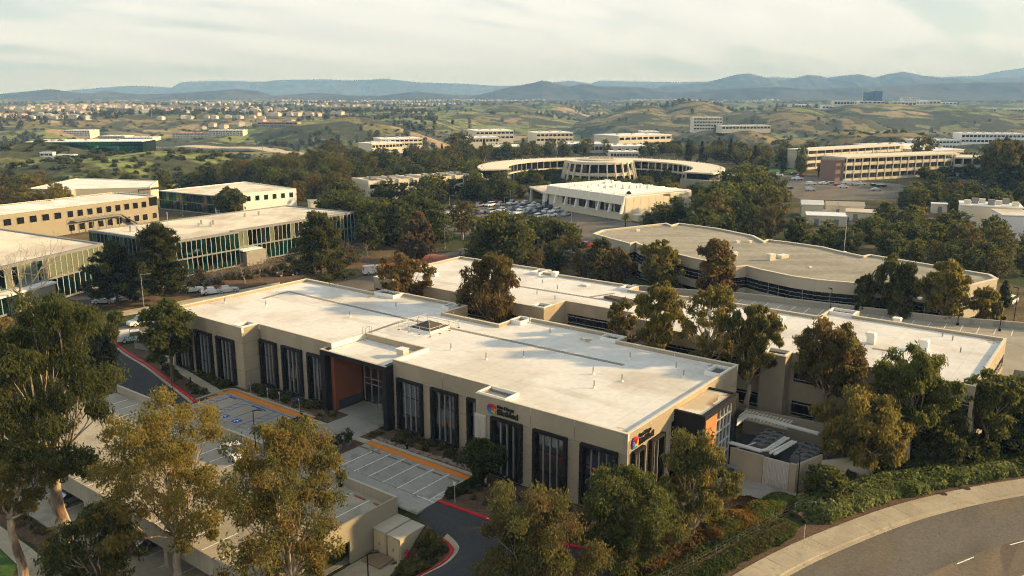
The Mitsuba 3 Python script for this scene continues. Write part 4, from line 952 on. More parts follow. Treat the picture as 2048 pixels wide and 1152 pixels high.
g2 = thing('green_glass_office', 'wide green glazed office with stepped front and a pale roof behind the pines', 'building')
a, b, c, d, e, f_ = (-103.8, 201.9), (-77.1, 184.9), (-66.7, 200.3), (-68.2, 201.3), (-44.9, 234.5), (-67.9, 249.0)
pl = [a, b, c, d, e, f_]
Pq = Polygon(pl)
part(g2, 'roof', MB().shape(Pq, 8.2, 8.5), 'roof_beige')
part(g2, 'coping', MB().shape(Pq.buffer(0.1, join_style=2).difference(Pq.buffer(-0.6, join_style=2)), 8.502, 8.75), 'grey_metal')
part(g2, 'wall_core', MB().shape(Pq.buffer(-0.3, join_style=2).difference(Pq.buffer(-0.7, join_style=2)), 0, 8.1), 'dark_void')
deep = lambda k, z, r: ('glass_green_deep', 'glass_green_deep', 'glass_green')[r.randrange(3)]
mixd = lambda k, z, r: ('glass_green_deep', 'glass_band', 'glass_green', 'glass_blind')[r.randrange(4)] if z > 4 else ('glass_green', 'glass_green_deep')[r.randrange(2)]
curtain(g2, b, c, 0.3, 8.4, 14, deep, 'alum', 0.11, (4.3,), 0.35, 7)
curtain(g2, d, e, 0.3, 8.4, 30, mixd, 'alum', 0.11, (4.3,), 0.35, 8)
curtain(g2, a, b, 0.3, 8.4, 20, ['glass_green_deep', 'glass_band'], 'grey_metal', 0.1, (4.3,), 0.35, 9)
fr, L = seg_fr(d, e)
en = part(g2, 'entrance_wall', MB(fr).box(1, -3.2, 0, 6.8, -0.3, 3.6), 'concrete')
part(en, 'canopy', MB(fr).box(0.2, -3.0, 3.7, 6, -0.2, 4.0), 'white_paint')
for i, (x, y) in enumerate([(-92.84, 200.48), (-91.59, 201.24), (-80.08, 210.88), (-80.37, 213.43), (-76.42, 209.21), (-76.97, 212.57), (-73.09, 226.16), (-70.13, 229.08), (-88.7, 212.57)]):
    h = (1.6, 1.2, 0.6, 1.0, 1.2, 1.2, 1.0, 1.2, 3.2)[i]
    part(g2, 'roof_vent', MB().cyl(x, y, 8.48, 8.5 + h, 0.09 if i == 8 else 0.35, 8), 'galvanised')

# tan block with square windows and outside stair
tb = thing('tan_office', 'tan two storey block with square dark windows and an outside stair, far left', 'building')
n1, n2 = np.array([-134.5, 247.9]), np.array([-118.4, 277.0])
u = (n2 - n1) / np.linalg.norm(n2 - n1); vv = np.array([-u[1], u[0]])
pl = [tuple(n1 - u * 32), tuple(n2), tuple(n2 + vv * 22), tuple(n1 - u * 32 + vv * 22)]
block(tb, pl, -0.4, 8.3, 'tan_paint', 'roof_white', 'white_paint', lip=0.4)
win_row(tb, n1, n2 - u * 3.4, 4.9, 7.0, 9, 0.62, 0.5, 0.3, 'glass_band', 'tan_paint')
win_row(tb, n1, n2 - u * 3.4, 0.7, 2.9, 9, 0.66, 0.5, 0.3, 'glass_band', 'cream_dark')
win_row(tb, n2 - u * 3.4, n2, 5.2, 8.0, 1, 0.92, 0, 0, 'glass_band', 'bronze')
win_row(tb, n2 - u * 3.2, n2, 0.9, 2.9, 1, 0.6, 0, 0, 'glass_dark', 'cream_dark')
win_row(tb, n1 - u * 30, n1, 4.9, 7.0, 8, 0.62, 0, 0, 'glass_band', 'tan_paint')
fr, L = seg_fr(n1, n2)
s = part(tb, 'outside_stair', MB(fr).box(2, -2.2, 3.7, 18, -0.12, 4.0), 'grey_metal', label='grey steel balcony and stair on the tan block')
part(s, 'stair_flight', MB(fr).bar((18.2, -1.5, 3.9), (24, -1.5, 0.2), 1.6, 0.3), 'grey_metal')
for k in range(15):
    part(s, 'baluster', MB(fr).box(2 + k * 1.1, -2.2, 4.0, 2.06 + k * 1.1, -2.14, 5.0), 'grey_metal')
part(s, 'railing', MB(fr).box(2, -2.22, 5.002, 18, -2.13, 5.08), 'grey_metal')
for k in range(4):
    part(s, 'post', MB(fr).box(3 + k * 4.6, -2.1, 0, 3.2 + k * 4.6, -1.9, 3.7), 'grey_metal')

# white block with a dark glazed front
wb = thing('white_block', 'white walled two storey block with a dark glazed left front', 'building')
pl = [(-130.2, 306.8), (-104.1, 291.1), (-81.3, 313.5), (-108.7, 339.5)]
block(wb, pl, -0.4, 6.7, 'white_paint', 'roof_beige', 'cream', lip=0.3)
curtain(wb, (-130.2, 306.8), (-104.5, 291.35), 0.2, 6.4, 16, ['glass_band', 'glass_dark', 'glass_green_deep'], 'dark_metal', 0.1, (3.4,), 0.25, 3)
win_row(wb, (-104.1, 291.1), (-81.3, 313.5), 3.6, 5.4, 9, 0.45, 0.5, 0.5, 'glass_green_deep', 'dark_metal')

# white roofed building at the ravine edge
vb = thing('ravine_warehouse', 'low building with wide white roof at the edge of the ravine', 'building')
pl = ccw([(-183.53, 315.33), (-165.28, 311.91), (-164.65, 313.61), (-139.36, 320.6), (-146.64, 345.59), (-185.41, 356.24)])
block(vb, pl, -6, 6.5, 'cream_dark', 'roof_white', 'white_paint', lip=0.3)
p0, p1 = [(-183.53, 315.33), (-165.28, 311.91)]
win_row(vb, p0, p1, 3.4, 4.6, 4, 0.8, 0.6, 0.6, 'glass_band', 'cream_dark')
pg_ = thing('pergola_frame', 'dark steel pergola frame at the end of the ravine warehouse', 'pergola')
fr = Fr(*(-140.44, 321.67), 0.5)
for k in range(5):
    part(pg_, 'beam', MB(fr).box(-4, -3 + k * 1.4, 5.6 - 0.0, 5, -2.85 + k * 1.4, 5.9), 'dark_metal')
for x in (-3.8, 4.8):
    for y in (-2.9, 2.6):
        part(pg_, 'post', MB(fr).box(x - 0.12, y - 0.12, -6, x + 0.12, y + 0.12, 5.59), 'dark_metal')

# ring shaped headquarters with round pavilion
rg = thing('ring_building', 'pale ring shaped building with a curved flat roof', 'building')
CX_, CY_, R1, R0 = 40.0, 383.0, 55.0, 43.0
a0, a1 = math.radians(-38), math.radians(196)
def sector(r0, r1, a0, a1, n=56, cx=CX_, cy=CY_):
    t = np.linspace(a0, a1, n)
    return [(cx + r1 * math.cos(x), cy + r1 * math.sin(x)) for x in t] + [(cx + r0 * math.cos(x), cy + r0 * math.sin(x)) for x in t[::-1]]
part(rg, 'roof', MB().prism(sector(R0 - 1.0, R1 + 0.8, a0, a1), 8.6, 9.2), 'cream')
part(rg, 'middle_slab', MB().prism(sector(R0 - 0.6, R1 + 0.4, a0, a1), 4.6, 5.2), 'cream')
part(rg, 'window_band', MB().prism(sector(R0 + 0.8, R1 - 1.0, a0, a1), 0, 8.58), 'glass_band')
part(rg, 'base', MB().prism(sector(R0, R1, a0, a1), -0.5, 0.8), 'cream_dark')
part(rg, 'lower_terrace', MB().prism(sector(R1 + 0.5, R1 + 9, a0, math.radians(25)), 3.6, 5.0), 'cream')
part(rg, 'terrace_wall', MB().prism(sector(R1 + 1.5, R1 + 8, a0, math.radians(25)), -0.5, 3.58), 'cream_dark')
part(rg, 'end_wall', MB().prism(sector(R0 - 1.2, R1 + 7, a0 - 0.05, a0), -0.5, 6.2), 'tan_paint')
for t in np.linspace(a0 + 0.03, a1 - 0.03, 44):
    c, n = math.cos(t), math.sin(t)
    part(rg, 'column', MB().bar((CX_ + (R0 - 0.4) * c, CY_ + (R0 - 0.4) * n, -0.5), (CX_ + (R0 - 0.4) * c, CY_ + (R0 - 0.4) * n, 8.6), 0.5, 0.5, (1, 0, 0)), 'cream')
    part(rg, 'roof_pipe', MB().cyl(CX_ + (R1 - 1) * c, CY_ + (R1 - 1) * n, 9.2, 9.9, 0.2, 6), 'cream_dark')
rp = thing('round_pavilion', 'round two storey pavilion with raking white columns in the middle of the ring', 'building')
px_, py_ = 41.5, 399.0
circ = lambda r, n=48: [(px_ + r * math.cos(t), py_ + r * math.sin(t)) for t in np.linspace(0, 2 * np.pi, n, endpoint=False)]
part(rp, 'roof', MB().prism(circ(15.8), 9.8, 11.0), 'cream')
part(rp, 'roof_deck', MB().prism(circ(10.0), 11.0, 11.6), 'roof_beige')
part(rp, 'upper_glazing', MB().prism(circ(14.0), 5.8, 9.8), 'glass_band')
part(rp, 'gallery', MB().prism(circ(16.6), 4.6, 5.8), 'cream')
part(rp, 'lower_glazing', MB().prism(circ(14.6), 0.0, 4.6), 'glass_band')
for k in range(26):
    t = 2 * np.pi * k / 26
    c, n = math.cos(t), math.sin(t)
    part(rp, 'raking_column', MB().bar((px_ + 18.6 * c, py_ + 18.6 * n, -0.5), (px_ + 16.0 * c, py_ + 16.0 * n, 10.6), 0.45, 0.8, (c, n, 0.2)), 'cream')
for k in range(7):
    part(rp, 'roof_unit', MB().box(px_ - 5 + k * 1.7, py_ - 2 + (k % 3), 11.6, px_ - 3.8 + k * 1.7, py_ - 0.6 + (k % 3), 12.6), 'cream_dark')

# straight wing left of the ring
lw = thing('wing_building', 'long low pale wing with flat roof and ribbon windows left of the ring', 'building')
p, q = np.array([-56.5, 328.5]), np.array([-13.2, 358.8])
u = (q - p) / np.linalg.norm(q - p); vv = np.array([-u[1], u[0]])
pl = [tuple(p), tuple(q), tuple(q + vv * 15), tuple(p + vv * 15)]
block(lw, pl, -0.4, 8.0, 'cream', 'roof_gray', 'cream', lip=0.5)
for z0, z1 in ((4.9, 6.4), (1.4, 3.0)):
    win_row(lw, p, q, z0, z1, 12, 0.86, 0.3, 0.3, 'glass_band', 'cream_dark', sub=False)
fr, L = seg_fr(p, q)
for k in range(9):
    part(lw, 'roof_beam', MB(fr).box(L * k / 8 - 0.4, -0.8, 6.5, L * k / 8 + 0.4, 15, 8.3), 'cream')
for k in range(6):
    part(lw, 'roof_unit', MB(fr).box(4 + k * 8, 6, 8, 7 + k * 8, 8.2, 8.9), 'grey_metal')

# auditorium block with ribs and canopy
au = thing('ribbed_hall', 'cream hall with sloping ribbed eaves and bright white roof by the car park', 'building')
p, q, r_, s_ = (np.array(c) * 1.048 for c in ([12.8, 294.5], [35.8, 262.7], [60.5, 281.0], [35.8, 313.8]))
ZH = -1.5
Pa = Polygon([tuple(p), tuple(q), tuple(r_), tuple(s_)])
part(au, 'roof', MB().shape(Pa, 7.8, 8.3), 'white_paint')
part(au, 'wall', MB().shape(Pa.buffer(-1.6, join_style=2), -0.4, 7.78), 'cream')
fr, L = seg_fr(p, q, ZH)
part(au, 'eaves', MB(fr).add([[0, 0, 9.7], [L, 0, 9.7], [L, -1.6, 7.1], [0, -1.6, 7.1], [0, 1.6, 9.2], [L, 1.6, 9.2], [L, 0.4, 6.9], [0, 0.4, 6.9]], [[3, 2, 1, 0], [7, 6, 2, 3], [4, 5, 6, 7], [0, 1, 5, 4], [0, 4, 7, 3], [1, 2, 6, 5]]), 'cream')
win_row(au, p + (p - p), q, 2.7, 5.3, 7, 0.8, 8, 0.6, 'glass_band', 'bronze', sub=False)
part(au, 'window_backing', MB(fr).box(0.2, 0.2, -0.3, L - 0.2, 1.7, 4.1).box(0.2, 0.2, 4.1, L - 0.2, 1.7, 6.9), 'cream')
for k in range(8):
    x = L * (k + 0.02) / 7.05
    part(au, 'rib', MB(fr).add([[x - 0.3, -0.3, 9.9], [x + 0.3, -0.3, 9.9], [x + 0.3, -2.2, 4.0], [x - 0.3, -2.2, 4.0], [x - 0.3, 0.4, 9.9], [x + 0.3, 0.4, 9.9], [x + 0.3, -0.9, 4.0], [x - 0.3, -0.9, 4.0]], BOXF), 'white_paint')
    part(au, 'roof_rib', MB(fr).box(x - 0.3, 0.5, 9.8, x + 0.3, 30.5, 10.25), 'white_paint')
fr2, L2 = seg_fr(q, r_, ZH)
for k in range(9):
    part(au, 'end_panel', MB(fr2).box(L2 * k / 9 + 0.05, -0.25, -0.3, L2 * (k + 1) / 9 - 0.05, 1.6, 9.3 if k != 5 else 8.4), 'cream')
part(au, 'end_lean_to', MB(fr2).box(3, -3.4, -0.3, 24, -0.3, 3.6), 'cream')
for k in range(16):
    part(au, 'roof_stack', MB(fr).box(4 + (k * 7.3) % 26, 6 + (k * 5.1) % 20, 9.8, 4.8 + (k * 7.3) % 26, 6.8 + (k * 5.1) % 20, 10.6 + 0.25 * (k % 4)), 'white_paint')
cn = part(au, 'canopy', MB(fr).add([[-16, 3, 7.4], [-0.5, -0.5, 6.2], [-0.5, 20, 6.2], [-16, 17, 7.4], [-16, 3, 7.9], [-0.5, -0.5, 6.9], [-0.5, 20, 6.9], [-16, 17, 7.9]], BOXF), 'roof_beige', label='flat entrance canopy of the ribbed hall')
for x, y in ((-15.4, 4), (-15.4, 16), (-3, 0.6)):
    part(cn, 'leg', MB(fr).bar((x, y, 7.0), (x - 0.8, y, -0.3), 0.5, 0.9, (0, 1, 0)), 'white_paint')
part(cn, 'recess_wall', MB(fr).box(-14, 9, -0.3, -0.6, 16, 6.1), 'dark_metal')
pyd = thing('plant_yard', 'walled roofless plant yard with machinery at the end of the ribbed hall', 'enclosure')
c4 = np.array((66.45, 296.26))
fr = Fr(c4[0], c4[1], math.atan2(*(r_ - q)[::-1]))
part(pyd, 'wall', MB(fr).box(0, -3, 0, 14, -2.7, 3.4).box(0, 9.7, 0, 14, 10, 3.4).box(13.7, -2.69, 0, 14, 9.69, 3.4), 'cream')
for k in range(8):
    part(pyd, 'machine', MB(fr).box(1 + (k % 4) * 3, 0 + (k // 4) * 4, 0, 3.2 + (k % 4) * 3, 2.6 + (k // 4) * 4, 2 + 0.5 * (k % 3)), ('grey_metal', 'cream_dark', 'white_paint')[k % 3])

# terraced offices on the right
def terraced(name, label, p, q, depth, h, floors, nb, base=0.0, back=True):
    t = thing(name, label, 'building')
    p, q = np.array(p, float), np.array(q, float)
    fr, L = seg_fr(p, q, base)
    part(t, 'roof', MB(fr).box(0, -0.6, h - 0.7, L, depth, h), 'cream')
    part(t, 'wall_core', MB(fr).box(0.3, 1.2, -0.5, L - 0.3, depth - 0.3, h - 0.72), 'cream_dark')
    fh = h / floors
    for k in range(floors):
        part(t, 'balcony_wall', MB(fr).box(0, -0.5, k * fh - 0.3 if k else -0.5, L, -0.2, k * fh + 1.2), 'cream')
        part(t, 'floor_slab', MB(fr).box(0, -0.19, k * fh - 0.3, L, 1.2, k * fh), 'cream')
        for b in range(nb):
            part(t, 'window', MB(fr).box(L * b / nb + 0.5, 0.9, k * fh + 1.0, L * (b + 1) / nb - 0.5, 1.19, (k + 1) * fh - 0.9), 'glass_dark')
    for b in range(nb + 1):
        part(t, 'column', MB(fr).box(L * b / nb - 0.25, -0.75, -0.5, L * b / nb + 0.25, -0.51, h - 0.72), 'cream')
    return t, fr, L
t1, f1, L1 = terraced('terraced_office', 'long cream office with two tiers of deep balconies, right of the ring', (162.49, 408.25), (233.6, 439.59), 16, 11.5, 3, 15)
part(t1, 'end_block', MB(f1).box(-4.5, 1.5, -0.5, -0.05, 12, 10), 'brown_tile')
terraced('terraced_office', 'second cream office with balconies seen above and behind the first', (166.1, 472.74), (241.94, 522.75), 14, 11, 3, 12)
terraced('terraced_office', 'low cream office wing at the right edge with a deep white roof', (230.43, 437.24), (270.21, 423.46), 22, 9.5, 2, 10)

def far_block(name, label, px_l, px_r, depth, z0, h, wall='cream', roof='white_paint', rows=2, n=10, glassm='glass_band', group=None, cat='building', units=3):
    """A far low building: front corners as world points, windows in rows."""
    t = thing(name, label, cat, group)
    p, q = np.array(px_l, float), np.array(px_r, float)
    fr, L = seg_fr(p, q, z0)
    part(t, 'wall', MB(fr).box(0, 0, -3.5, L, depth, h), wall)
    part(t, 'roof', MB(fr).box(-0.3, -0.3, h + 0.002, L + 0.3, depth + 0.3, h + 0.5), roof)
    fh = h / max(rows, 1)
    for k in range(rows):
        for b in range(n):
            part(t, 'window', MB(fr).box(L * b / n + 0.12 * L / n, -0.08, k * fh + 0.35 * fh, L * (b + 1) / n - 0.12 * L / n, -0.005, k * fh + 0.78 * fh), glassm)
    for k in range(units):
        part(t, 'roof_unit', MB(fr).box(L * (k + 0.6) / (units + 0.6), depth * 0.4, h + 0.5, L * (k + 0.6) / (units + 0.6) + 2.2, depth * 0.4 + 2, h + 1.6), 'cream_dark')
    return t, fr, L
FB = [('far_office', 'white flat roofed office among the trees left of the ring road', (-105.63, 681.41), (-73.86, 694.96), 26, 0, 6, 2), ('far_office', 'low white office just left and in front of another white roof among dark trees', (-107.14, 643.72), (-86.15, 662.04), 20, 0, 4.5, 1),
      ('far_office', 'small pale shed roof among dark trees left of centre', (-116.37, 518.84), (-103.65, 526.73), 14, 0, 4.5, 1), ('far_office', 'white office with stepped roof below the valley, just left of centre', (-33.67, 788.89), (1.42, 797.86), 40, 0, 8, 2),
      ('far_office', 'low white office in front of the stepped white one near the centre', (-36.94, 723.71), (-11.28, 731.27), 26, 0, 5, 1), ('far_office', 'white two storey office right of centre beneath the valley mouth', (21.71, 746.87), (54.63, 754.91), 30, 0, 8, 2),
      ('far_office', 'long low white roof behind the left part of the ring', (-13.44, 594.32), (17.99, 604.64), 24, 0, 5, 1), ('far_office', 'white roofed office behind the round pavilion', (38.82, 609.94), (66.04, 609.94), 30, 0, 6, 1),
      ('far_office', 'white roofed office behind the right part of the ring', (67.83, 584.34), (92.88, 584.34), 30, 0, 6, 1), ('far_office', 'cream office with arched window row under a broad roof behind the ring', (84.58, 668.37), (131.22, 694.96), 34, 0, 9, 2),
      ('far_office', 'small white rooftop far behind the cream office', (126.27, 816.42), (142.24, 816.42), 30, 0, 6, 1), ('far_office', 'short white block behind the back of the ring', (65.29, 556.28), (83.52, 556.28), 16, 0, 4, 1),
      ('far_office', 'cream clubhouse like office on the right behind the terraced offices', (237.87, 534.85), (271.61, 551.86), 26, 0, 9, 1), ('far_office', 'cream low office roof right of the big dark tree', (260.65, 522.75), (287.3, 534.85), 26, 0, 7, 1)]
for nm, lb, p, q, dep, z0, h, rows in FB:
    far_block(nm, lb, p, q, dep, z0, h, rows=rows, n=9)

def on_hill(p):
    return float(ground_z(np.array([p[0]]), np.array([p[1]]))[0])
def hill_block(label, px0, px1, d, h, depth, **kw):
    zc = on_hill(((px0[0] + px1[0]) / 2, (px0[1] + px1[1]) / 2))
    return far_block(kw.pop('name', 'hillside_office'), label, px0, px1, depth, zc, h, **kw)
hill_block('long low green glazed building on the far left hilltop', (-369.41, 640), (-285.2, 650), 0, 5.5, 34, n=30, glassm='glass_green', wall='glass_green_deep', rows=2)
hill_block('small white trailer below the hilltop building, left one', (-337.17, 600), (-328.02, 600), 0, 3, 4, n=3, rows=1, wall='white_paint', name='trailer', units=0)
hill_block('long white trailer below the hilltop building, right one', (-325.21, 600), (-312.54, 600), 0, 3, 4, n=4, rows=1, wall='white_paint', name='trailer', units=0)
hill_block('pale office block in the far left valley, leftmost of three', (-662.85, 1250), (-624.72, 1250), 0, 8, 30, rows=3)
hill_block('pale office block in the far left valley, middle of three', (-600.29, 1230), (-564.22, 1230), 0, 9, 30, rows=3)
hill_block('bluish glazed office block in the far left valley, right of three', (-551.86, 1200), (-511.04, 1200), 0, 8, 30, rows=3, glassm='glass_blue')
hill_block('white apartment row across the freeway, left half', (-494.95, 1230), (-443, 1230), 0, 8, 22, rows=3, roof='tile_red')
hill_block('cream apartment row across the freeway, right half', (-441.56, 1230), (-391.78, 1230), 0, 8, 22, rows=3)
hill_block('apartment row with red tile roofs beyond the freeway', (-378.42, 1260), (-319.29, 1260), 0, 7, 24, rows=2, roof='tile_red', wall='tan_paint')
hill_block('terraced concrete hillside office on the green slope', (246.9, 1150), (285.35, 1150), 0, 17, 24, rows=4)
hill_block('long low white office on the green slope', (277.9, 1120), (345.34, 1130), 0, 6, 20, rows=1, n=14)
hill_block('broad cream office block with ribbon windows on the ridge', (557.26, 1900), (612.99, 1900), 0, 22, 30, rows=5)
hill_block('blue glass tower on the ridge, left half', (873.37, 2100), (889.39, 2100), 0, 30, 22, rows=6, n=4, wall='glass_blue', roof='cream', glassm='glass_blue', name='blue_tower', units=0)
hill_block('blue glass tower on the ridge, right half', (894.86, 2110), (915.9, 2110), 0, 31, 22, rows=6, n=4, wall='glass_blue', roof='cream', glassm='glass_blue', name='blue_tower', units=0)
hill_block('white tower on the right ridge, left of the pair', (1009.17, 2200), (1024.66, 2200), 0, 26, 18, rows=6, n=4, wall='white_paint', glassm='glass_blue', name='white_tower', units=0)
hill_block('white tower on the right ridge, right of the pair', (1027.24, 2200), (1049.18, 2200), 0, 27, 18, rows=6, n=4, wall='white_paint', glassm='glass_dark', name='white_tower', units=0)
rnd = random.Random(5)
for k in range(16):
    x = 1600 + k * 29 + rnd.uniform(-8, 8)
    dd = rnd.uniform(1950, 2300)
    cx = dd * (x - 1024) / 1663 * 0.9755
    zc = on_hill((cx, dd))
    far_block('ridge_warehouse', 'low white building in the row along the right hand ridge', (cx - 22, dd), (cx + 22 + rnd.uniform(-8, 14), dd + rnd.uniform(-12, 12)), 26, zc, rnd.uniform(6, 11), wall=('white_paint', 'cream')[k % 2], rows=1, n=6, group='white buildings along the right hand ridge', units=1)
hill_block('long white laboratory on the right hilltop, left part', (379.17, 800), (425.16, 800), 0, 8, 26, rows=2, n=14, wall='white_paint', units=6)
hill_block('long white laboratory on the right hilltop, right part', (426.1, 800), (480.09, 790), 0, 9, 26, rows=2, n=16, wall='white_paint', units=6)

# service sheds in the wooded slope on the right
def shed(label, p, w, d, h, yaw, wall='cream', roof='white_paint', gable=False):
    t = thing('service_shed', label, 'shed')
    fr = Fr(p[0], p[1], yaw)
    part(t, 'wall', MB(fr).box(0, 0, -1.5, w, d, h), wall)
    if gable:
        part(t, 'roof', MB(fr).add([[-0.3, -0.3, h], [w + 0.3, -0.3, h], [w + 0.3, d + 0.3, h], [-0.3, d + 0.3, h], [-0.3, d / 2, h + 1.3], [w + 0.3, d / 2, h + 1.3]], np.array([[0, 1, 5], [0, 5, 4], [2, 3, 4], [2, 4, 5], [0, 4, 3], [1, 2, 5], [0, 3, 2], [0, 2, 1]])), roof)
    else:
        part(t, 'roof', MB(fr).box(-0.2, -0.2, h + 0.003, w + 0.2, d + 0.2, h + 0.3), roof)
    for k in range(max(1, int(w / 6))):
        part(t, 'door', MB(fr).box(w * (k + 0.4) / max(1, int(w / 6)), -0.06, 0, w * (k + 0.4) / max(1, int(w / 6)) + 1.4, -0.003, 2.2), 'grey_metal')
    return t, fr
shed('cream gabled shed nearest the big car park', (100.12, 286.19), 7, 6, 4.2, -0.25, gable=True)
shed('cream shed with pale green gable roof, middle of the group', (110.14, 289.89), 8, 5, 3.4, -0.25, roof='cream_dark', gable=True)
shed('cream shed with pale green gable roof, right of the group', (114.22, 288.64), 8, 5, 3.4, -0.25, roof='cream_dark', gable=True)
shed('low flat roofed annex below the gabled sheds', (95.19, 266.85), 12, 9, 3.0, -0.3)
shed('cream flat roofed storehouse below the gabled sheds on the right', (112.13, 277.91), 12, 9, 2.6, -0.4, roof='roof_beige')
sh, fr = shed('big cream utility plant building at the right edge, back part', (141.68, 261.64), 17, 12, 7, -0.45)
for k in range(7):
    part(sh, 'roof_unit', MB(fr).box(1 + k * 2.2, 2 + (k % 3) * 2.5, 7.3, 2.8 + k * 2.2, 4 + (k % 3) * 2.5, 8.6 + 0.4 * (k % 2)), ('cream', 'grey_metal')[k % 2])
shed('white walled utility building cut by the right edge', (141.65, 238.26), 18, 14, 7, -0.3, wall='white_paint', roof='roof_beige')
shed('small pale roof beside the yellow bushes', (150.09, 296.26), 5, 4, 3, -0.4)
shed('small cream kiosk below the terraced office', (195.78, 353.39), 7, 5, 3.2, 0.05)
shed('low pale building among the trees right of the white block', (-72.31, 297.56), 7, 6, 3.5, 0.4, roof='cream_dark')
shed('little white annex right of the white block', (-67.53, 302.9), 9, 7, 3, 0.4)

# freeway in the far valley and roads of the campus
def road_world(name, pts, w, dz, mat, label):
    c = spline(pts, 6)
    a, b = ribbon(c, -w / 2, w / 2, 0)
    za, zb = ground_z(a[:, 0], a[:, 1]) + dz, ground_z(b[:, 0], b[:, 1]) + dz
    z = np.maximum(za, zb)
    n = len(a); i = np.arange(n - 1)
    v = np.vstack([np.c_[a, z - 2.5], np.c_[b, z - 2.5], np.c_[a, z], np.c_[b, z]])
    f = np.vstack([np.stack([2 * n + i, 2 * n + i + 1, 3 * n + i + 1, 3 * n + i], 1), np.stack([i, i + 1, 2 * n + i + 1, 2 * n + i], 1), np.stack([n + i, 3 * n + i, 3 * n + i + 1, n + i + 1], 1)])
    struct(name, MB().add(v, f), mat, label)
road_world('freeway', [(-623.31, 1150), (-415.24, 1020), (-312.72, 980), (-216.24, 960), (-131.4, 1000)], 32, 0.8, 'walk_concrete', 'pale freeway across the far valley')
for i, (p, h) in enumerate([((-315.91, 960), 13), ((-284.38, 960), 12), ((-233.79, 940), 13), ((-637.04, 1500), 26), ((-695.46, 1900), 30), ((-884.93, 1900), 30), ((-427.04, 2000), 30), ((37.89, 1700), 26)]):
    t = thing('power_pole', 'tall power pole in the far valley', 'pole')
    z = on_hill(p)
    part(t, 'mast', MB().tube([(p[0], p[1], z - 1), (p[0], p[1], z + h)], [0.5, 0.22], 6), 'grey_metal')
    for k in (0.8, 0.92):
        part(t, 'cross_arm', MB().box(p[0] - 3, p[1] - 0.2, z + h * k, p[0] + 3, p[1] + 0.2, z + h * k + 0.4), 'grey_metal')
def patch(name, poly, z, mat, label):
    struct(name, MB().prism(poly, z - 0.3, z), mat, label)
patch('car_park', [(-49.08, 261.64), (-51.97, 302.9), (-12.36, 320.1), (3.13, 324.7), (20.1, 314.16), (36.37, 277.91), (58.48, 242.61), (38.72, 230), (11.03, 238.26), (-11.12, 247.11)], 0.03, 'asphalt_old', 'car park before the ribbed hall')
patch('car_park', [(123.67, 434.04), (146.26, 439.59), (165.42, 408.25), (183.49, 394.17), (178.55, 368.67), (162.41, 341), (143.51, 332.66), (117.45, 332.66), (112.8, 349.77)], 0.03, 'asphalt_old', 'wide car park on the right, below the terraced offices')
patch('car_park', [(-105.12, 165.74), (-103.62, 192.9), (-93.67, 185.75), (-78.95, 184.69), (-56.94, 199.98), (-41.96, 211.58), (-39.53, 198.76), (-53.8, 188.43), (-64.35, 178.59), (-75.8, 169.23), (-77.2, 160.76), (-85.18, 160.76), (-83.62, 150.16), (-92.69, 145.01)], 0.03, 'asphalt_new', 'asphalt yard before the green glass offices')
patch('street', [(-71.42, 145.01), (-48.22, 167.91), (-31.3, 192.9), (-24.37, 204.98), (-12.97, 226.08), (-8.69, 222.28), (-18.52, 195.79), (-28.86, 177.12), (-44.9, 155.67), (-66.42, 134.2)], 0.05, 'asphalt_old', 'street between the white roof and the green offices')
patch('crossing_pavement', [(-35.26, 198.76), (-29.01, 211.58), (-20.38, 216.45), (-14.67, 210.23), (-20.01, 198.76), (-30.03, 184.69)], 0.06, 'terracotta', 'red paved crossing left of the second white roof')
patch('footpath', [(-76.63, 155.67), (-63.24, 169.23), (-52.08, 182.1), (-51.12, 178.59), (-62.01, 165.74), (-74.7, 152.32)], 0.09, 'walk_concrete', 'pale sidewalk behind the parked vehicles')
patch('planted_verge', [(-83.18, 160.76), (-76.12, 158.37), (-61.63, 173.79), (-48.89, 187.35), (-35.16, 201.83), (-37.12, 213.64), (-53.27, 204.98), (-66.08, 183.65), (-78.14, 174.73), (-83.02, 170.12)], 0.07, 'mulch', 'brown planted verge with bare shrubs')
patch('lawn', [(112.24, 451.1), (153.44, 445.27), (159.54, 476), (125.69, 482.65)], 0.05, 'lawn_green', 'lawn beside the right hand car park')
patch('lawn', [(4.16, 434.04), (28.78, 454.07), (66.51, 434.04), (85.81, 454.07), (85.71, 425.98), (42.09, 398.76), (6.22, 398.76)], 0.05, 'lawn_green', 'lawn in the middle of the ring')
patch('lawn', [(-58.02, 476), (-36.75, 496.51), (-34.79, 469.53), (-52.34, 451.1)], 0.05, 'lawn_green', 'lawn left of the ring')

# ------------------------------------------------------------------ vegetation
G_OLIVE, G_GOLD, G_DARK, G_MID, G_RUST, G_PINE, G_YEL, G_RED, G_GREY = (0.165, 0.165, 0.055), (0.34, 0.27, 0.07), (0.075, 0.086, 0.032), (0.115, 0.132, 0.043), (0.21, 0.132, 0.055), (0.07, 0.078, 0.032), (0.17, 0.185, 0.045), (0.20, 0.05, 0.04), (0.15, 0.13, 0.085)

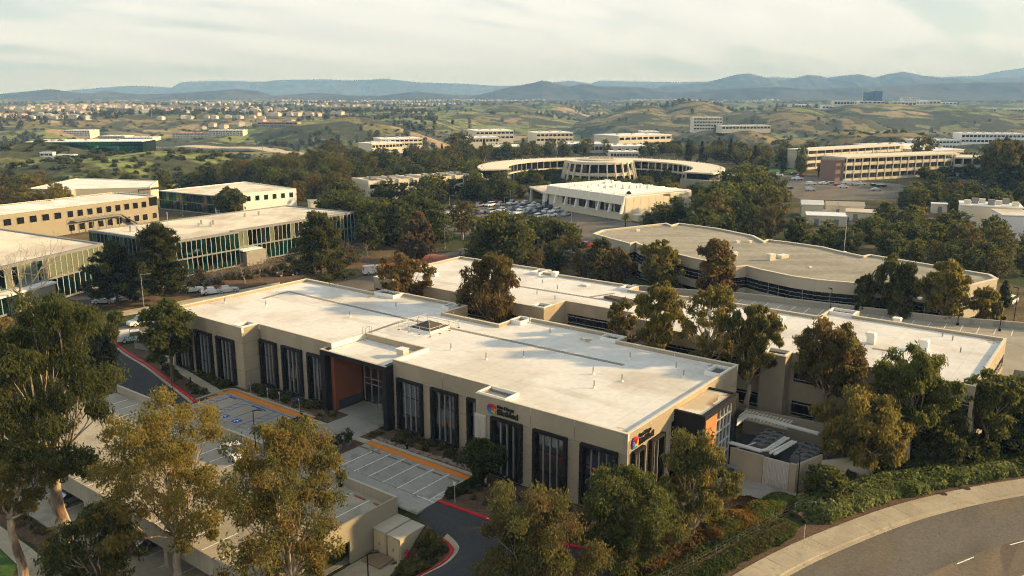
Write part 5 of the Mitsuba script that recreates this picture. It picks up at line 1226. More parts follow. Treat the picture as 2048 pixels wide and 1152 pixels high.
def leaves(rng, cen, rad, n, l, w, cols, droop=0.0, flat_=0.8, shell=0.5, cl_var=0.25):
    """Leaf quads in clumps: (vertices, triangles, colours)."""
    k = len(cen)
    idx = rng.integers(0, k, n) if np.isscalar(n) else np.repeat(np.arange(k), n)
    n = len(idx)
    d = rng.normal(size=(n, 3)); d /= np.linalg.norm(d, axis=1, keepdims=True)
    r = (shell + (1 - shell) * rng.random(n)) * rad[idx] * (0.75 + 0.5 * rng.random(n))
    c = cen[idx] + d * r[:, None] * [1, 1, flat_]
    a = rng.normal(size=(n, 3)) + d * 0.6
    a[:, 2] -= droop * 2.2
    a /= np.linalg.norm(a, axis=1, keepdims=True)
    b = np.cross(a, rng.normal(size=(n, 3))); b /= np.linalg.norm(b, axis=1, keepdims=True) + 1e-9
    s = (0.6 + 0.8 * rng.random(n))[:, None]
    a, b = a * l / 2 * s, b * w / 2 * s
    v = np.stack([c - a, c + b, c + a, c - b], 1).reshape(-1, 3)
    i = np.arange(n)[:, None] * 4
    f = np.vstack([i + [0, 1, 2], i + [0, 2, 3]])
    cols = np.array(cols)
    t = np.clip(rng.random(k)[idx] * 0.75 + rng.random(n) * 0.5 - 0.125, 0, 0.999) * (len(cols) - 1)
    q = t.astype(int)
    col = cols[q] + (cols[np.minimum(q + 1, len(cols) - 1)] - cols[q]) * (t - q)[:, None]
    col = col * (1 - cl_var / 2 + cl_var * rng.random(n))[:, None]
    return v, f, np.repeat(col, 4, 0)

def limb(mb, rng, p, q, r0, r1, n=5, sag=0.08, sides=6):
    p, q = np.asarray(p, float), np.asarray(q, float)
    t = np.linspace(0, 1, n)[:, None]
    L = np.linalg.norm(q - p)
    pts = p + (q - p) * t + rng.normal(size=(n, 3)) * sag * L * (t * (1 - t)) * 1.6
    mb.tube(pts, np.linspace(r0, r1, n), sides, cap=False)
    return pts

def grow(seed, kind, h, w, n, l, lw, cols, detail=1.0, tr=None, open_=1.0, base=None):
    """A tree of height h and crown width w at the origin: trunk mesh, leaf arrays."""
    rng = np.random.default_rng(seed)
    mb = MB()
    tr = tr or 0.028 * h
    R = w / 2
    cen, rad = [], []
    sd = 6 if detail >= 1 else 4
    if kind in ('euc', 'round', 'golden'):
        lo = base if base is not None else (0.38 if kind != 'round' else 0.22)
        nsub = {'euc': 15, 'golden': 16, 'round': 15}[kind]
        fork = np.array([rng.normal() * 0.02 * w, rng.normal() * 0.02 * w, h * lo * 0.85])
        limb(mb, rng, (0, 0, -0.6), fork, tr * 1.25, tr * 0.8, 6, 0.05, sd + 2)
        ph = rng.random() * 6.28
        for k in range(nsub):
            t = (k + 0.5) / nsub
            a = ph + k * 2.4 + rng.normal() * 0.3
            zc = h * (lo + (0.93 - lo) * (t ** 0.85))
            prof = np.sin(np.pi * np.clip(0.18 + 0.74 * t, 0, 1)) ** 0.7
            rr = R * (0.62 if kind == 'round' else 0.72) * prof * (0.55 + 0.5 * rng.random())
            if k == nsub - 1: rr *= 0.25
            c = np.array([rr * np.cos(a), rr * np.sin(a), zc])
            sr = R * (0.42 if kind == 'round' else 0.40) * (0.7 + 0.55 * rng.random())
            mid = fork + (c - fork) * 0.6 + [0, 0, -0.03 * h]
            limb(mb, rng, fork, mid, tr * 0.42, tr * 0.2, 4, 0.08, sd)
            m = int(round({'euc': 8, 'golden': 9, 'round': 8}[kind]))
            for j in range(m):
                d = rng.normal(size=3); d /= np.linalg.norm(d)
                d[2] = d[2] * 0.75 + 0.1
                cc = c + d * sr * (0.55 + 0.5 * rng.random())
                cen.append(cc); rad.append(sr * ((0.34 if kind == 'euc' else 0.27) + 0.24 * rng.random()) * (1 if kind != 'round' else 1.45))
                if detail >= 0.5 and j % 2 == 0:
                    limb(mb, rng, mid, cc, tr * 0.14, tr * 0.04, 3, 0.06, 4)
        droop = {'euc': 0.8, 'golden': 0.45, 'round': 0.1}[kind]
        lv = leaves(rng, np.array(cen), np.array(rad), n, l, lw, cols, droop, 0.85, 0.35)
    elif kind == 'pine':
        limb(mb, rng, (0, 0, -0.6), (0, 0, h * 0.97), tr * 1.2, tr * 0.15, 8, 0.015, sd + 2)
        nb = int(46 * max(detail, 0.6))
        for k in range(nb):
            t = (k + 0.5) / nb
            z = h * (0.14 + 0.83 * t)
            a = k * 2.399 + rng.normal() * 0.2
            ln = R * (1.02 - t) ** 0.55 * (0.65 + 0.45 * rng.random())
            tip = np.array([ln * np.cos(a), ln * np.sin(a), z + ln * (0.12 + 0.25 * t)])
            limb(mb, rng, (0, 0, z - 0.1 * ln), tip, tr * 0.3 * (1 - t) + 0.02, 0.02, 4, 0.04, 4)
            for s in (0.45, 0.62, 0.8, 1.0):
                cc = np.array([0, 0, z]) + (tip - [0, 0, z]) * s + rng.normal(size=3) * 0.06 * R
                cen.append(cc); rad.append(R * 0.15 * (0.8 + 0.5 * rng.random()))
        lv = leaves(rng, np.array(cen), np.array(rad), n, l, lw, cols, -0.35, 0.6, 0.1)
    elif kind == 'spire':
        limb(mb, rng, (0, 0, -0.6), (0, 0, h * 0.95), tr, tr * 0.2, 5, 0.01, sd)
        for k in range(46):
            t = (k + 0.5) / 46
            a = k * 2.399
            rr = R * (1 - t) ** 0.8 * (0.5 + 0.4 * rng.random())
            cen.append((rr * np.cos(a), rr * np.sin(a), h * (0.06 + 0.92 * t))); rad.append(R * (0.35 * (1 - t) + 0.12))
        lv = leaves(rng, np.array(cen), np.array(rad), n, l, lw, cols, -0.1, 1.0, 0.3)
    elif kind == 'bare':
        tips = []
        def br(p, d, ln, r, lev):
            q = p + d * ln
            limb(mb, rng, p, q, r, r * 0.55, 4, 0.1, 5 if lev == 0 else (4 if lev < 3 else 3))
            if lev >= (4 if detail >= 1 else 3):
                tips.append(q); return
            for _ in range(3):
                nd = d + rng.normal(size=3) * (0.55 if lev else 0.45) + [0, 0, 0.18]
                nd /= np.linalg.norm(nd)
                br(p + d * ln * (0.55 + 0.45 * rng.random()), nd, ln * (0.62 + 0.2 * rng.random()), r * 0.5, lev + 1)
        br(np.array([0, 0, -0.4]), np.array([0.02, 0.02, 1.0]), h * 0.4, tr, 0)
        cen, rad = np.array(tips), np.full(len(tips), w * 0.06)
        lv = leaves(rng, cen, rad, n, l, lw, cols, 0.2, 1.0, 0.0) if n else None
    elif kind == 'palm':
        limb(mb, rng, (0, 0, -0.5), (0, 0, h * 0.85), tr, tr * 0.85, 5, 0.01, sd)
        V, F, Cc = [], [], []
        m = 0
        for k in range(34):
            a = k * 2.399; el = 1.2 - 1.9 * (k / 34)
            t = np.linspace(0, 1, 6)
            out = R * t * np.cos(el * 0.6) * 1.0
            zz = h * 0.85 + R * (np.sin(el) * t - 0.55 * t * t)
            wd = 0.10 * R * np.sin(np.pi * np.clip(t * 0.9 + 0.08, 0, 1)) + 0.02
            ca, sa = np.cos(a), np.sin(a)
            V.append(np.c_[out * ca - wd * sa, out * sa + wd * ca, zz]); V.append(np.c_[out * ca + wd * sa, out * sa - wd * ca, zz - 0.02])
            i = np.arange(5)
            F.append(np.vstack([np.stack([m + i, m + i + 1, m + 7 + i], 1), np.stack([m + i, m + 7 + i, m + 6 + i], 1)]))
            m += 12
            Cc.append(np.tile(np.array(cols[k % len(cols)]) * (0.8 + 0.4 * rng.random()), (12, 1)))
        lv = (np.vstack(V), np.vstack(F), np.vstack(Cc))
    elif kind == 'bush':
        for k in range(16):
            d = rng.normal(size=3); d /= np.linalg.norm(d); d[2] = abs(d[2])
            cen.append((d[0] * R * 0.62, d[1] * R * 0.62, h * (0.12 + 0.6 * d[2]))); rad.append(R * 0.42 * (0.8 + 0.4 * rng.random()))
        for k in range(5):
            limb(mb, rng, (0, 0, -0.2), np.array(cen[k]), tr * 0.5, tr * 0.2, 3, 0.05, 4)
        lv = leaves(rng, np.array(cen), np.array(rad), n, l, lw, cols, 0.0, h / w * 0.9 + 0.1, 0.3)
    if lv is not None and kind in ('euc', 'golden', 'round', 'pine', 'spire'):
        v = lv[0]
        r = np.percentile(np.hypot(v[:, 0], v[:, 1]), 99)
        zt = np.percentile(v[:, 2], 99.5)
        k = np.array([R / r, R / r, h / zt])
        lv = (v * k, lv[1], lv[2])
        mb.v = [a * k for a in mb.v]
    return mb, lv

ORD = ['first', 'second', 'third', 'fourth', 'fifth', 'sixth', 'seventh', 'eighth', 'ninth', 'tenth', 'eleventh', 'twelfth', 'thirteenth', 'fourteenth', 'fifteenth', 'sixteenth', 'seventeenth', 'eighteenth', 'nineteenth', 'twentieth']
def nth(i):
    return ORD[i] if i < 20 else f'twenty {ORD[i - 20]}' if i < 30 else f'thirty {ORD[i - 30]}'
def tell_apart(entries, per_row=9):
    """Gives things that look alike a place each: entries are (key, label, x, y); rows from the front, then left to right."""
    import collections
    by = collections.defaultdict(list)
    for k, lb, x, y in entries:
        by[lb].append((k, x, y))
    for lb, items in by.items():
        if len(items) == 1:
            labels[items[0][0]]['label'] = lb
            continue
        items.sort(key=lambda a: math.hypot(a[1], a[2]))
        rows = [items[i:i + per_row] for i in range(0, len(items), per_row)]
        for ri, row in enumerate(rows):
            row.sort(key=lambda a: a[1] / a[2])
            for ci, (k, x, y) in enumerate(row):
                labels[k]['label'] = f'{lb}, ' + (f'{nth(ri)} row, ' if len(rows) > 1 else '') + f'{nth(ci)} from left'

def place_one(name, label, spec, grown, bark, group=None, cat='tree'):
    """A single tree as a thing of trunk and crown; spec: (x, y, base height)."""
    mb, lv = grown
    t = thing(name, label, cat, group)
    o = np.array([spec[0], spec[1], spec[2]])
    v, f = mb.mesh()
    part(t, 'trunk', (v + o, f), bark, smooth=True)
    if lv is not None:
        obj(uid(f'{t}__crown'), (lv[0] + o, lv[1]), 'leaf', color=lv[2])
    return t

NEAR_TREES = [
    ('eucalyptus_tree', 'tall dark green eucalyptus with pale trunk over the left end of the parking deck', 'euc', (-43.37, 73.22, -3.2, 26.09, 13.94), [G_DARK, G_MID, G_OLIVE], 26000, 1, None),
    ('eucalyptus_tree', 'golden eucalyptus with forked white trunk at the lower left edge', 'golden', (-45.66, 69.6, -3.2, 15.1, 9.36), [G_OLIVE, G_GOLD], 11000, 1, 0.5),
    ('eucalyptus_tree', 'golden eucalyptus in front of the middle of the parking deck', 'golden', (-30.77, 68.39, -3.2, 17.75, 13.82), [G_OLIVE, G_GOLD, G_GOLD], 26000, 1, 0.32),
    ('eucalyptus_tree', 'golden eucalyptus cut by the bottom edge in front of the deck right of centre', 'golden', (-18.45, 62, -3.2, 18.61, 11.64), [G_OLIVE, G_OLIVE, G_GOLD, G_RUST], 28000, 1, 0.3),
    ('eucalyptus_tree', 'low dark olive tree at the bottom left under the taller trees', 'euc', (-36.26, 65.32, -3.2, 9.35, 9.08), [G_DARK, G_MID, G_GOLD], 10000, 1, 0.2),
    ('eucalyptus_tree', 'bushy olive brown willow leaved tree at the bottom, right of the planted island', 'euc', (1.72, 62.03, -0.5, 10.05, 11.96), [G_OLIVE, G_OLIVE, G_RUST], 22000, 1, 0.12),
    ('eucalyptus_tree', 'greenish willow leaved tree before the near building corner', 'euc', (10.07, 66.52, 0, 9.16, 10.33), [G_OLIVE, G_MID, G_YEL], 20000, 1, 0.15),
    ('eucalyptus_tree', 'drooping olive tree before the orange side entry', 'euc', (16.98, 71.22, 0, 10.83, 7.8), [G_OLIVE, G_OLIVE, G_GOLD], 17000, 1, 0.15),
    ('small_tree', 'small multi stemmed dark green tree beside the visitor parking', 'round', (-3.01, 82.37, 0, 5.19, 5.17), [G_DARK, G_MID], 5500, 1, 0.42),
    ('round_tree', 'bright green round headed tree on a tall trunk at the facade left end', 'round', (-49.7, 115.45, 0, 12.29, 7.17), [G_MID, G_YEL], 12000, 0, 0.35),
    ('eucalyptus_tree', 'olive tree with golden tips at the left edge before the birches', 'golden', (-73.04, 113.68, -3.2, 12.28, 12.34), [G_OLIVE, G_GOLD, G_RUST], 15000, 1, 0.2),
    ('eucalyptus_tree', 'dense dark olive tree behind the tall eucalyptus beside the asphalt drive', 'euc', (-63.99, 117.66, 0, 10.99, 11.92), [G_MID, G_OLIVE, G_DARK], 20000, 1, 0.2),
    ('round_tree', 'fresh green round tree behind the tall eucalyptus at left', 'round', (-69.97, 122.33, 0, 10.43, 8.11), [G_MID, G_YEL], 8000, 0, 0.2),
    ('birch_tree', 'bare white stemmed birch at the left edge, left of the pair', 'bare', (-91.66, 150.16, 0, 14.7, 3.74), [G_RUST], 0, 2, None),
    ('birch_tree', 'bare white stemmed birch at the left edge, right of the pair', 'bare', (-86.9, 145.01, 0, 16.94, 4.16), [G_RUST], 0, 2, None),
    ('pine_tree', 'broad dark pine before the left green glass building, left of the pair', 'pine', (-78.59, 160.76, 0, 12.54, 13.46), [G_PINE, G_DARK], 14000, 0, None),
    ('pine_tree', 'tall dark pine before the green glass buildings, right of the pair', 'pine', (-69.75, 161.57, 0, 16.18, 13.03), [G_PINE, G_DARK, G_OLIVE], 15000, 0, None),
    ('pine_tree', 'bushy dark pine before the right part of the green glass building', 'pine', (-41.11, 175.68, 0, 16.47, 16.27), [G_PINE, G_OLIVE], 15000, 0, None),
    ('eucalyptus_tree', 'tall dark brown eucalyptus between the two white roofs', 'euc', (-3.1, 126.05, 0, 16.73, 10.32), [G_OLIVE, G_RUST, G_DARK], 12000, 1, 0.38),
    ('eucalyptus_tree', 'golden orange tree at the left end of the second white roof', 'golden', (-18.31, 137.92, 0, 14.87, 10.19), [G_GOLD, G_RUST, G_OLIVE], 9000, 1, 0.3),
    ('eucalyptus_tree', 'small rusty brown tree between the white roofs right of centre', 'golden', (15.2, 111.71, 0, 13.22, 5.54), [G_RUST, G_OLIVE], 5000, 1, 0.3),
    ('eucalyptus_tree', 'olive eucalyptus with slanting white trunk between the white roofs', 'euc', (19.85, 108.15, 0, 16.44, 6.75), [G_OLIVE, G_GOLD], 10000, 1, 0.42),
    ('eucalyptus_tree', 'thin golden eucalyptus with open crown between the white roofs', 'golden', (25.6, 103.13, 0, 17.19, 7.79), [G_OLIVE, G_GOLD], 7500, 1, 0.45),
    ('eucalyptus_tree', 'dark eucalyptus beside the far corner of the front building', 'euc', (30.07, 99.72, 0, 15.57, 6.91), [G_DARK, G_OLIVE, G_GOLD], 13000, 1, 0.4),
    ('eucalyptus_tree', 'leaning eucalyptus with rusty crown before the window bands', 'euc', (38.1, 95.22, 0, 14.51, 8.28), [G_OLIVE, G_RUST], 13000, 1, 0.45),
    ('eucalyptus_tree', 'wide fresh green eucalyptus before the right part of the second building', 'euc', (45.24, 88.13, 0, 13.38, 10.01), [G_MID, G_YEL, G_OLIVE], 18000, 1, 0.3),
    ('eucalyptus_tree', 'large olive tree overhanging the chiller yard wall', 'euc', (38.27, 85.03, 0, 9.95, 10.52), [G_OLIVE, G_GOLD, G_DARK], 20000, 1, 0.25),
    ('eucalyptus_tree', 'dark tree behind the ivy hedge, right of the yard', 'euc', (48.16, 88.25, 0, 6.69, 8.02), [G_DARK, G_OLIVE], 13000, 1, 0.15),
    ('eucalyptus_tree', 'green eucalyptus at the right corner of the second building', 'euc', (54.63, 89.6, 0, 10.2, 7.26), [G_MID, G_OLIVE, G_YEL], 13000, 1, 0.35),
    ('eucalyptus_tree', 'green tree cut by the right edge beside the corner of the second building', 'euc', (60.1, 90.98, 0, 8.69, 7.06), [G_MID, G_DARK], 13000, 1, 0.2),
    ('eucalyptus_tree', 'dark bushy tree low behind the ivy near the right edge', 'round', (52.17, 88.25, 0, 3.25, 6.01), [G_DARK, G_MID], 8000, 0, 0.1),
    ('eucalyptus_tree', 'dark bushy tree low behind the ivy at the far right', 'round', (57.53, 89.6, 0, 3.72, 6.68), [G_DARK, G_MID], 8000, 0, 0.1),
    ('round_tree', 'round shrub like tree beside the yard gate lamp', 'round', (32.27, 79.2, 0, 3.65, 4.78), [G_MID, G_YEL, G_DARK], 7000, 0, 0.05),
    ('plane_tree', 'golden tree before the grey roofed office, left of the rusty one', 'golden', (31.34, 170, 0, 11.43, 11.04), [G_GOLD, G_OLIVE], 8000, 0, 0.2),
    ('plane_tree', 'rusty red brown tree before the grey roofed office', 'round', (38.97, 156, 0, 14.06, 8.53), [G_RUST, G_RUST, G_OLIVE], 8000, 0, 0.12),
    ('eucalyptus_tree', 'slim olive tree before the curved wall of the grey roofed office', 'euc', (62.56, 143.5, 0, 10.05, 4.48), [G_OLIVE, G_DARK], 3500, 1, 0.25),
    ('eucalyptus_tree', 'broad dark olive tree before the curved wall, middle of three', 'euc', (67.36, 141, 0, 13.5, 8.82), [G_DARK, G_OLIVE], 8000, 1, 0.2),
    ('eucalyptus_tree', 'olive tree with white forked trunk at the corner of the grey roofed office', 'euc', (73.97, 137.5, 0, 13.58, 9.3), [G_OLIVE, G_GOLD, G_MID], 8000, 1, 0.35),
    ('eucalyptus_tree', 'small olive tree before the sunlit end of the grey roofed office', 'euc', (81.02, 137, 0, 9.03, 6.01), [G_OLIVE, G_GOLD], 4000, 1, 0.2),
    ('spire_tree', 'narrow dark green conifer at the end of the grey roofed office', 'spire', (97.94, 160.76, 0, 5.11, 3.19), [G_DARK, G_MID], 3000, 0, None),
    ('small_tree', 'brownish small tree left before the grey roofed office', 'golden', (23.25, 176, 0, 8.75, 8.15), [G_OLIVE, G_RUST], 5000, 0, 0.15),
    ('small_tree', 'dark bushy tree behind the second white roof near its ramp', 'round', (20.02, 184.69, 0, 9.22, 6.83), [G_DARK, G_OLIVE], 4000, 0, 0.1),
    ('round_tree', 'large soft green tree behind the second white roof', 'round', (-2.85, 192.9, 0, 13.72, 16.01), [G_MID, G_OLIVE], 14000, 0, 0.12),
    ('round_tree', 'soft grey green tree behind the second white roof, right of the large one', 'round', (11.5, 213.64, 0, 9.48, 12.42), [G_OLIVE, G_MID], 8000, 0, 0.12),
    ('plane_tree', 'tall reddish brown thin tree left of the street pole', 'golden', (-23.72, 208.23, 0, 12.18, 8.42), [G_RUST, G_GREY], 4500, 2, 0.12),
    ('plane_tree', 'grey brown leafless tree below the reddish one', 'golden', (-23.95, 192.9, 0, 9, 7.83), [G_GREY, G_RUST], 3500, 2, 0.12),
    ('round_tree', 'green tree before the white block wall', 'round', (-99.39, 292.4, 0, 8.83, 11.67), [G_MID, G_OLIVE], 5000, 0, 0.15),
    ('conifer_tree', 'slender dark conifer at the corner of the ribbed hall', 'spire', (39.53, 281.4, 0, 9.03, 5.11), [G_DARK, G_PINE], 3000, 0, None),
]
BARK = {0: 'bark_brown', 1: 'bark_pale', 2: 'bark_grey'}
for i, (nm, lb, kind, (x, y, zb, h, w), cols, n, bk, lo) in enumerate(NEAR_TREES):
    d = math.hypot(x, y)
    l = max(0.30, d * 0.0042) * (1.25 if kind == 'euc' else 1.0)
    lw_ = l * {'euc': 0.32, 'golden': 0.42, 'round': 0.6, 'pine': 0.28, 'spire': 0.4, 'bare': 0.5}[kind]
    if kind == 'pine': l *= 1.3
    n = int(n * (1.5 if kind == 'euc' else 1.25))
    place_one(nm, lb, (x, y, zb), grow(100 + i, kind, h, w, n, l, lw_, cols, 1.0, tr=0.02 * h + 0.05 if kind != 'bare' else 0.017 * h, base=lo), BARK[bk])

# ---- prototypes for everything farther away
PROTO = {}
def proto(key, kind, h, w, n, l, lw_, cols, bark='bark_brown', detail=0.5, base=None, seed=1):
    mb, lv = grow(seed, kind, h, w, n, l, lw_, cols, detail, base=base)
    g = {'type': 'shapegroup', 'trunk': mikit.ply(mb.mesh(), bark, True)}
    if lv is not None:
        g['crown'] = mikit.ply((lv[0], lv[1]), 'leaf', color=lv[2])
    scene['proto_' + key] = g
    PROTO[key] = (h, w)
for s in range(3):
    proto(f'dark{s}', 'round', 10, 10, 1900, 0.8, 0.5, [G_DARK, G_MID, G_MID], base=0.1, seed=11 + s)
    proto(f'olive{s}', 'round', 10, 10, 1900, 0.8, 0.5, [G_OLIVE, G_MID, G_OLIVE, G_YEL], base=0.12, seed=21 + s)
for s in range(2):
    proto(f'gold{s}', 'golden', 10, 9, 1500, 0.75, 0.45, [G_OLIVE, G_GOLD], base=0.15, seed=31 + s)
    proto(f'rust{s}', 'golden', 10, 9, 1400, 0.75, 0.4, [G_RUST, G_OLIVE, G_RUST], base=0.15, seed=41 + s)
    proto(f'gum{s}', 'euc', 14, 11, 1900, 0.95, 0.42, [G_DARK, G_OLIVE, G_RUST], 'bark_pale', base=0.25, seed=51 + s)
    proto(f'bare{s}', 'bare', 9, 7, 160, 0.3, 0.2, [G_RUST, G_GREY, (0.22, 0.12, 0.07)], 'bark_grey', seed=61 + s)
    proto(f'conifer{s}', 'spire', 12, 5, 1300, 0.8, 0.35, [G_DARK, G_PINE], seed=71 + s)
proto('stonepine', 'pine', 13, 12, 2200, 0.9, 0.3, [G_PINE, G_DARK], seed=81)
proto('palm', 'palm', 10, 5, 0, 0, 0, [G_OLIVE, G_MID], seed=91)
for s in range(3):
    proto(f'bush{s}', 'bush', 2.0, 2.4, 420, 0.34, 0.24, [G_DARK, G_OLIVE, G_MID], seed=95 + s)
proto('bush_rust', 'bush', 2.0, 2.6, 380, 0.34, 0.22, [G_RUST, G_GREY, G_GOLD], seed=99)
proto('bush_gold', 'bush', 2.0, 2.6, 380, 0.34, 0.22, [G_GOLD, G_OLIVE, G_YEL], seed=103)
proto('scrub0', 'bush', 2.0, 3.0, 70, 0.9, 0.6, [G_DARK, G_DARK, G_OLIVE], seed=97, detail=0.1)
proto('scrub1', 'bush', 2.0, 3.0, 70, 0.9, 0.6, [G_OLIVE, G_DARK], seed=98, detail=0.1)
proto('fartree0', 'round', 10, 9, 170, 2.2, 1.5, [G_DARK, G_DARK, G_MID], detail=0.1, base=0.1, seed=111)
proto('fartree1', 'euc', 12, 9, 170, 2.2, 1.3, [G_DARK, G_OLIVE], detail=0.1, base=0.15, seed=112)
proto('fartree2', 'round', 10, 9, 170, 2.2, 1.5, [G_OLIVE, G_MID], detail=0.1, base=0.1, seed=113)

def put(key, pkey, x, y, z, s, rot, sz=None):
    scene[key] = {'type': 'instance', 'g': {'type': 'ref', 'id': 'proto_' + pkey},
                  'to_world': T4().translate([float(x), float(y), float(z)]) @ T4().rotate([0, 0, 1], float(rot)) @ T4().scale([float(s), float(s), float(sz or s)])}

KIND = {'dark': ('broadleaf_tree', 'dark green tree'), 'olive': ('broadleaf_tree', 'olive green tree'), 'gold': ('golden_tree', 'golden tree'), 'rust': ('golden_tree', 'rusty brown tree'),
        'gum': ('gum_tree', 'dark gum tree'), 'bare': ('bare_tree', 'leafless tree'), 'conifer': ('conifer_tree', 'narrow dark conifer'), 'stonepine': ('pine_tree', 'spreading dark pine'), 'palm': ('palm_tree', 'palm tree')}
NVAR = {'dark': 3, 'olive': 3, 'gold': 2, 'rust': 2, 'gum': 2, 'bare': 2, 'conifer': 2}

# footprints to keep clear
FOOTS, HARDS = [], []
def keep_clear():
    import collections
    acc = collections.defaultdict(list)
    for k, d in scene.items():
        if isinstance(d, dict) and d.get('type') == 'ply':
            root = k.split('__')[0]
            if labels.get(root, {}).get('category') in ('building', 'shed', 'parking deck', 'enclosure') and not root.startswith('ring_building') or root.startswith(('car_park', 'street', 'crossing_pavement', 'asphalt_drive', 'freeway')):
                v = meshkit.WRITTEN[d['filename']][0]
                acc[root].append(v[:: max(1, len(v) // 60), :2])
    for k, vs in acc.items():
        p = np.vstack(vs)
        h = shapely.MultiPoint(p).convex_hull
        if k in ('street',):
            continue
        FOOTS.append(h.buffer(1.5))
        if not k.startswith('car_park'):
            HARDS.append(h.buffer(1.5))
    FOOTS.append(Polygon(sector(R0 - 3, R1 + 10, a0 - 0.08, a1 + 0.04)))
keep_clear()
BLOCKED = shapely.union_all(FOOTS)
HARD = shapely.union_all(HARDS)
shapely.prepare(BLOCKED)
shapely.prepare(HARD)

def scatter(poly, spacing, seed, jitter=0.45, blocked=None):
    blocked = BLOCKED if blocked is None else blocked
    rng = np.random.default_rng(seed)
    P = Polygon(poly).buffer(0)
    x0, y0, x1, y1 = P.bounds
    xs, ys = np.meshgrid(np.arange(x0, x1, spacing), np.arange(y0, y1, spacing))
    p = np.stack([xs.ravel(), ys.ravel()], 1) + rng.uniform(-jitter, jitter, (xs.size, 2)) * spacing
    ok = shapely.contains_xy(P, p[:, 0], p[:, 1]) & ~shapely.contains_xy(blocked, p[:, 0], p[:, 1])
    return p[ok], rng

def grove(where, poly, spacing, seed, weights, hr, as_stuff=None, free=False):
    p, rng = scatter(poly, spacing, seed, blocked=HARD if free else None)
    ks, ws = list(weights), np.array(list(weights.values()), float)
    z = ground_z(p[:, 0], p[:, 1])
    ent = []
    for (x, y), zz in zip(p, z):
        k = ks[rng.choice(len(ks), p=ws / ws.sum())]
        pk = f'{k}{rng.integers(NVAR[k])}' if k in NVAR else k
        H0 = PROTO[pk][0]
        h = rng.uniform(*hr) * (1.2 if k in ('gum', 'conifer') else 1)
        s = h / H0 * rng.uniform(0.95, 1.2)
        if as_stuff:
            put(uid(f'{as_stuff}__tree'), pk, x, y, zz - 0.2, s, rng.uniform(0, 360), h / H0)
        else:
            nm, lb = KIND[k]
            key = thing(nm, f'{lb} {where}', 'tree', f'{lb}s {where}'[:80])
            put(key, pk, x, y, zz - 0.2, s, rng.uniform(0, 360), h / H0)
            ent.append((key, f'{lb} {where}', x, y))
    tell_apart(ent)
MIXA = {'dark': 5, 'olive': 3, 'gum': 1.2, 'gold': 0.6, 'bare': 0.2}
grove('left of the hall car park', [(-55.32, 218.6), (-39.74, 213.64), (-22.27, 222.28), (-9.35, 239.98), (-23.77, 272.27), (-47.28, 296.26), (-68.78, 296.26), (-58.3, 256.62)], 9.5, 1, {'dark': 6, 'olive': 2, 'gum': 0.6, 'rust': 0.3}, (9, 13))
grove('between the wing and the hall car park', [(-52.43, 305.64), (-27.3, 314.16), (1.18, 326.26), (1.28, 353.39), (-16.93, 381.01), (-36.72, 372.7), (-60.37, 353.39)], 11, 2, {'dark': 4, 'olive': 3, 'palm': 1.6, 'gold': 0.6, 'rust': 0.4}, (7, 11))
grove('edging the hall car park', [(-11.59, 226.08), (10.32, 222.28), (23.45, 247.11), (42.93, 230), (57.47, 238.26), (41.44, 266.85), (25.06, 264.74), (-3.67, 251.78), (-19.69, 261.64)], 15, 3, {'olive': 3, 'dark': 3, 'palm': 1.2, 'gold': 1}, (5, 8), free=True)
grove('before the ribbed hall', [(17.57, 302.9), (38.72, 264.74), (64.11, 266.85), (68.57, 289.89), (42.09, 282.58), (20.47, 320.1)], 7.5, 4, {'olive': 3, 'dark': 3, 'rust': 0.5}, (6, 8.5), free=True)
RINGIN = [(40 + 38 * math.cos(t), 383 + 38 * math.sin(t)) for t in np.linspace(0, 6.28, 40)]
grove('inside the ring', list(Polygon(RINGIN).difference(shapely.Point(41.5, 399).buffer(20.5)).exterior.coords) if False else [(8, 366), (20, 356), (40, 350), (62, 356), (74, 368), (76, 382), (62, 384), (52, 376), (41, 373), (28, 377), (14, 382), (6, 378)], 9, 5, {'olive': 3, 'dark': 3, 'rust': 0.5}, (4, 7))
grove('before the ring', [(-30, 322), (10, 318), (40, 318), (66, 300), (84, 318), (80, 342), (56, 346), (20, 350), (-8, 352)], 9, 6, {'olive': 4, 'dark': 3, 'gold': 0.6}, (5, 8))
grove('on the slope right of the hall', [(50.24, 218.6), (73.1, 230), (91.08, 277.91), (100.04, 324.7), (95.68, 341), (81.37, 332.66), (66.67, 277.91), (55.02, 247.11)], 9, 7, {'dark': 5, 'olive': 2, 'gum': 2}, (9, 14))
grove('by the right hand car park', [(104.43, 329.43), (120.59, 324.7), (142.1, 320.1), (150.38, 339.3), (121.77, 339.3), (115.42, 368.67), (110.08, 385.3), (100.58, 358.98)], 12, 8, {'dark': 4, 'olive': 3, 'rust': 0.8}, (3.5, 5.5))
grove('on the wooded right slope', [(72.77, 222.28), (86.22, 208.23), (102.42, 190.08), (109.01, 170.12), (140.66, 222.28), (139.72, 239.98), (131.68, 247.11), (127.28, 277.91), (115.91, 266.85), (90.03, 239.98)], 7.6, 9, {'dark': 5, 'olive': 3.2, 'gum': 0.6, 'gold': 0.7, 'rust': 0.4}, (4.5, 8.5))
grove('below the terraced offices', [(143.33, 314.16), (144.12, 277.91), (155.73, 247.11), (212.71, 341), (208.51, 358.98), (187.17, 372.7), (165.49, 341)], 10, 10, {'dark': 5, 'olive': 2, 'gum': 0.6}, (5, 8.5))
grove('before the terraced offices', [(126.8, 445.27), (160.05, 434.04), (167.37, 413.17), (219.47, 418.2), (239.59, 385.3), (259.55, 418.2), (232.79, 434.04), (169.36, 418.2), (156.41, 454.07), (133.57, 469.53)], 11, 11, {'dark': 5, 'olive': 2, 'gum': 0.4}, (5, 8))
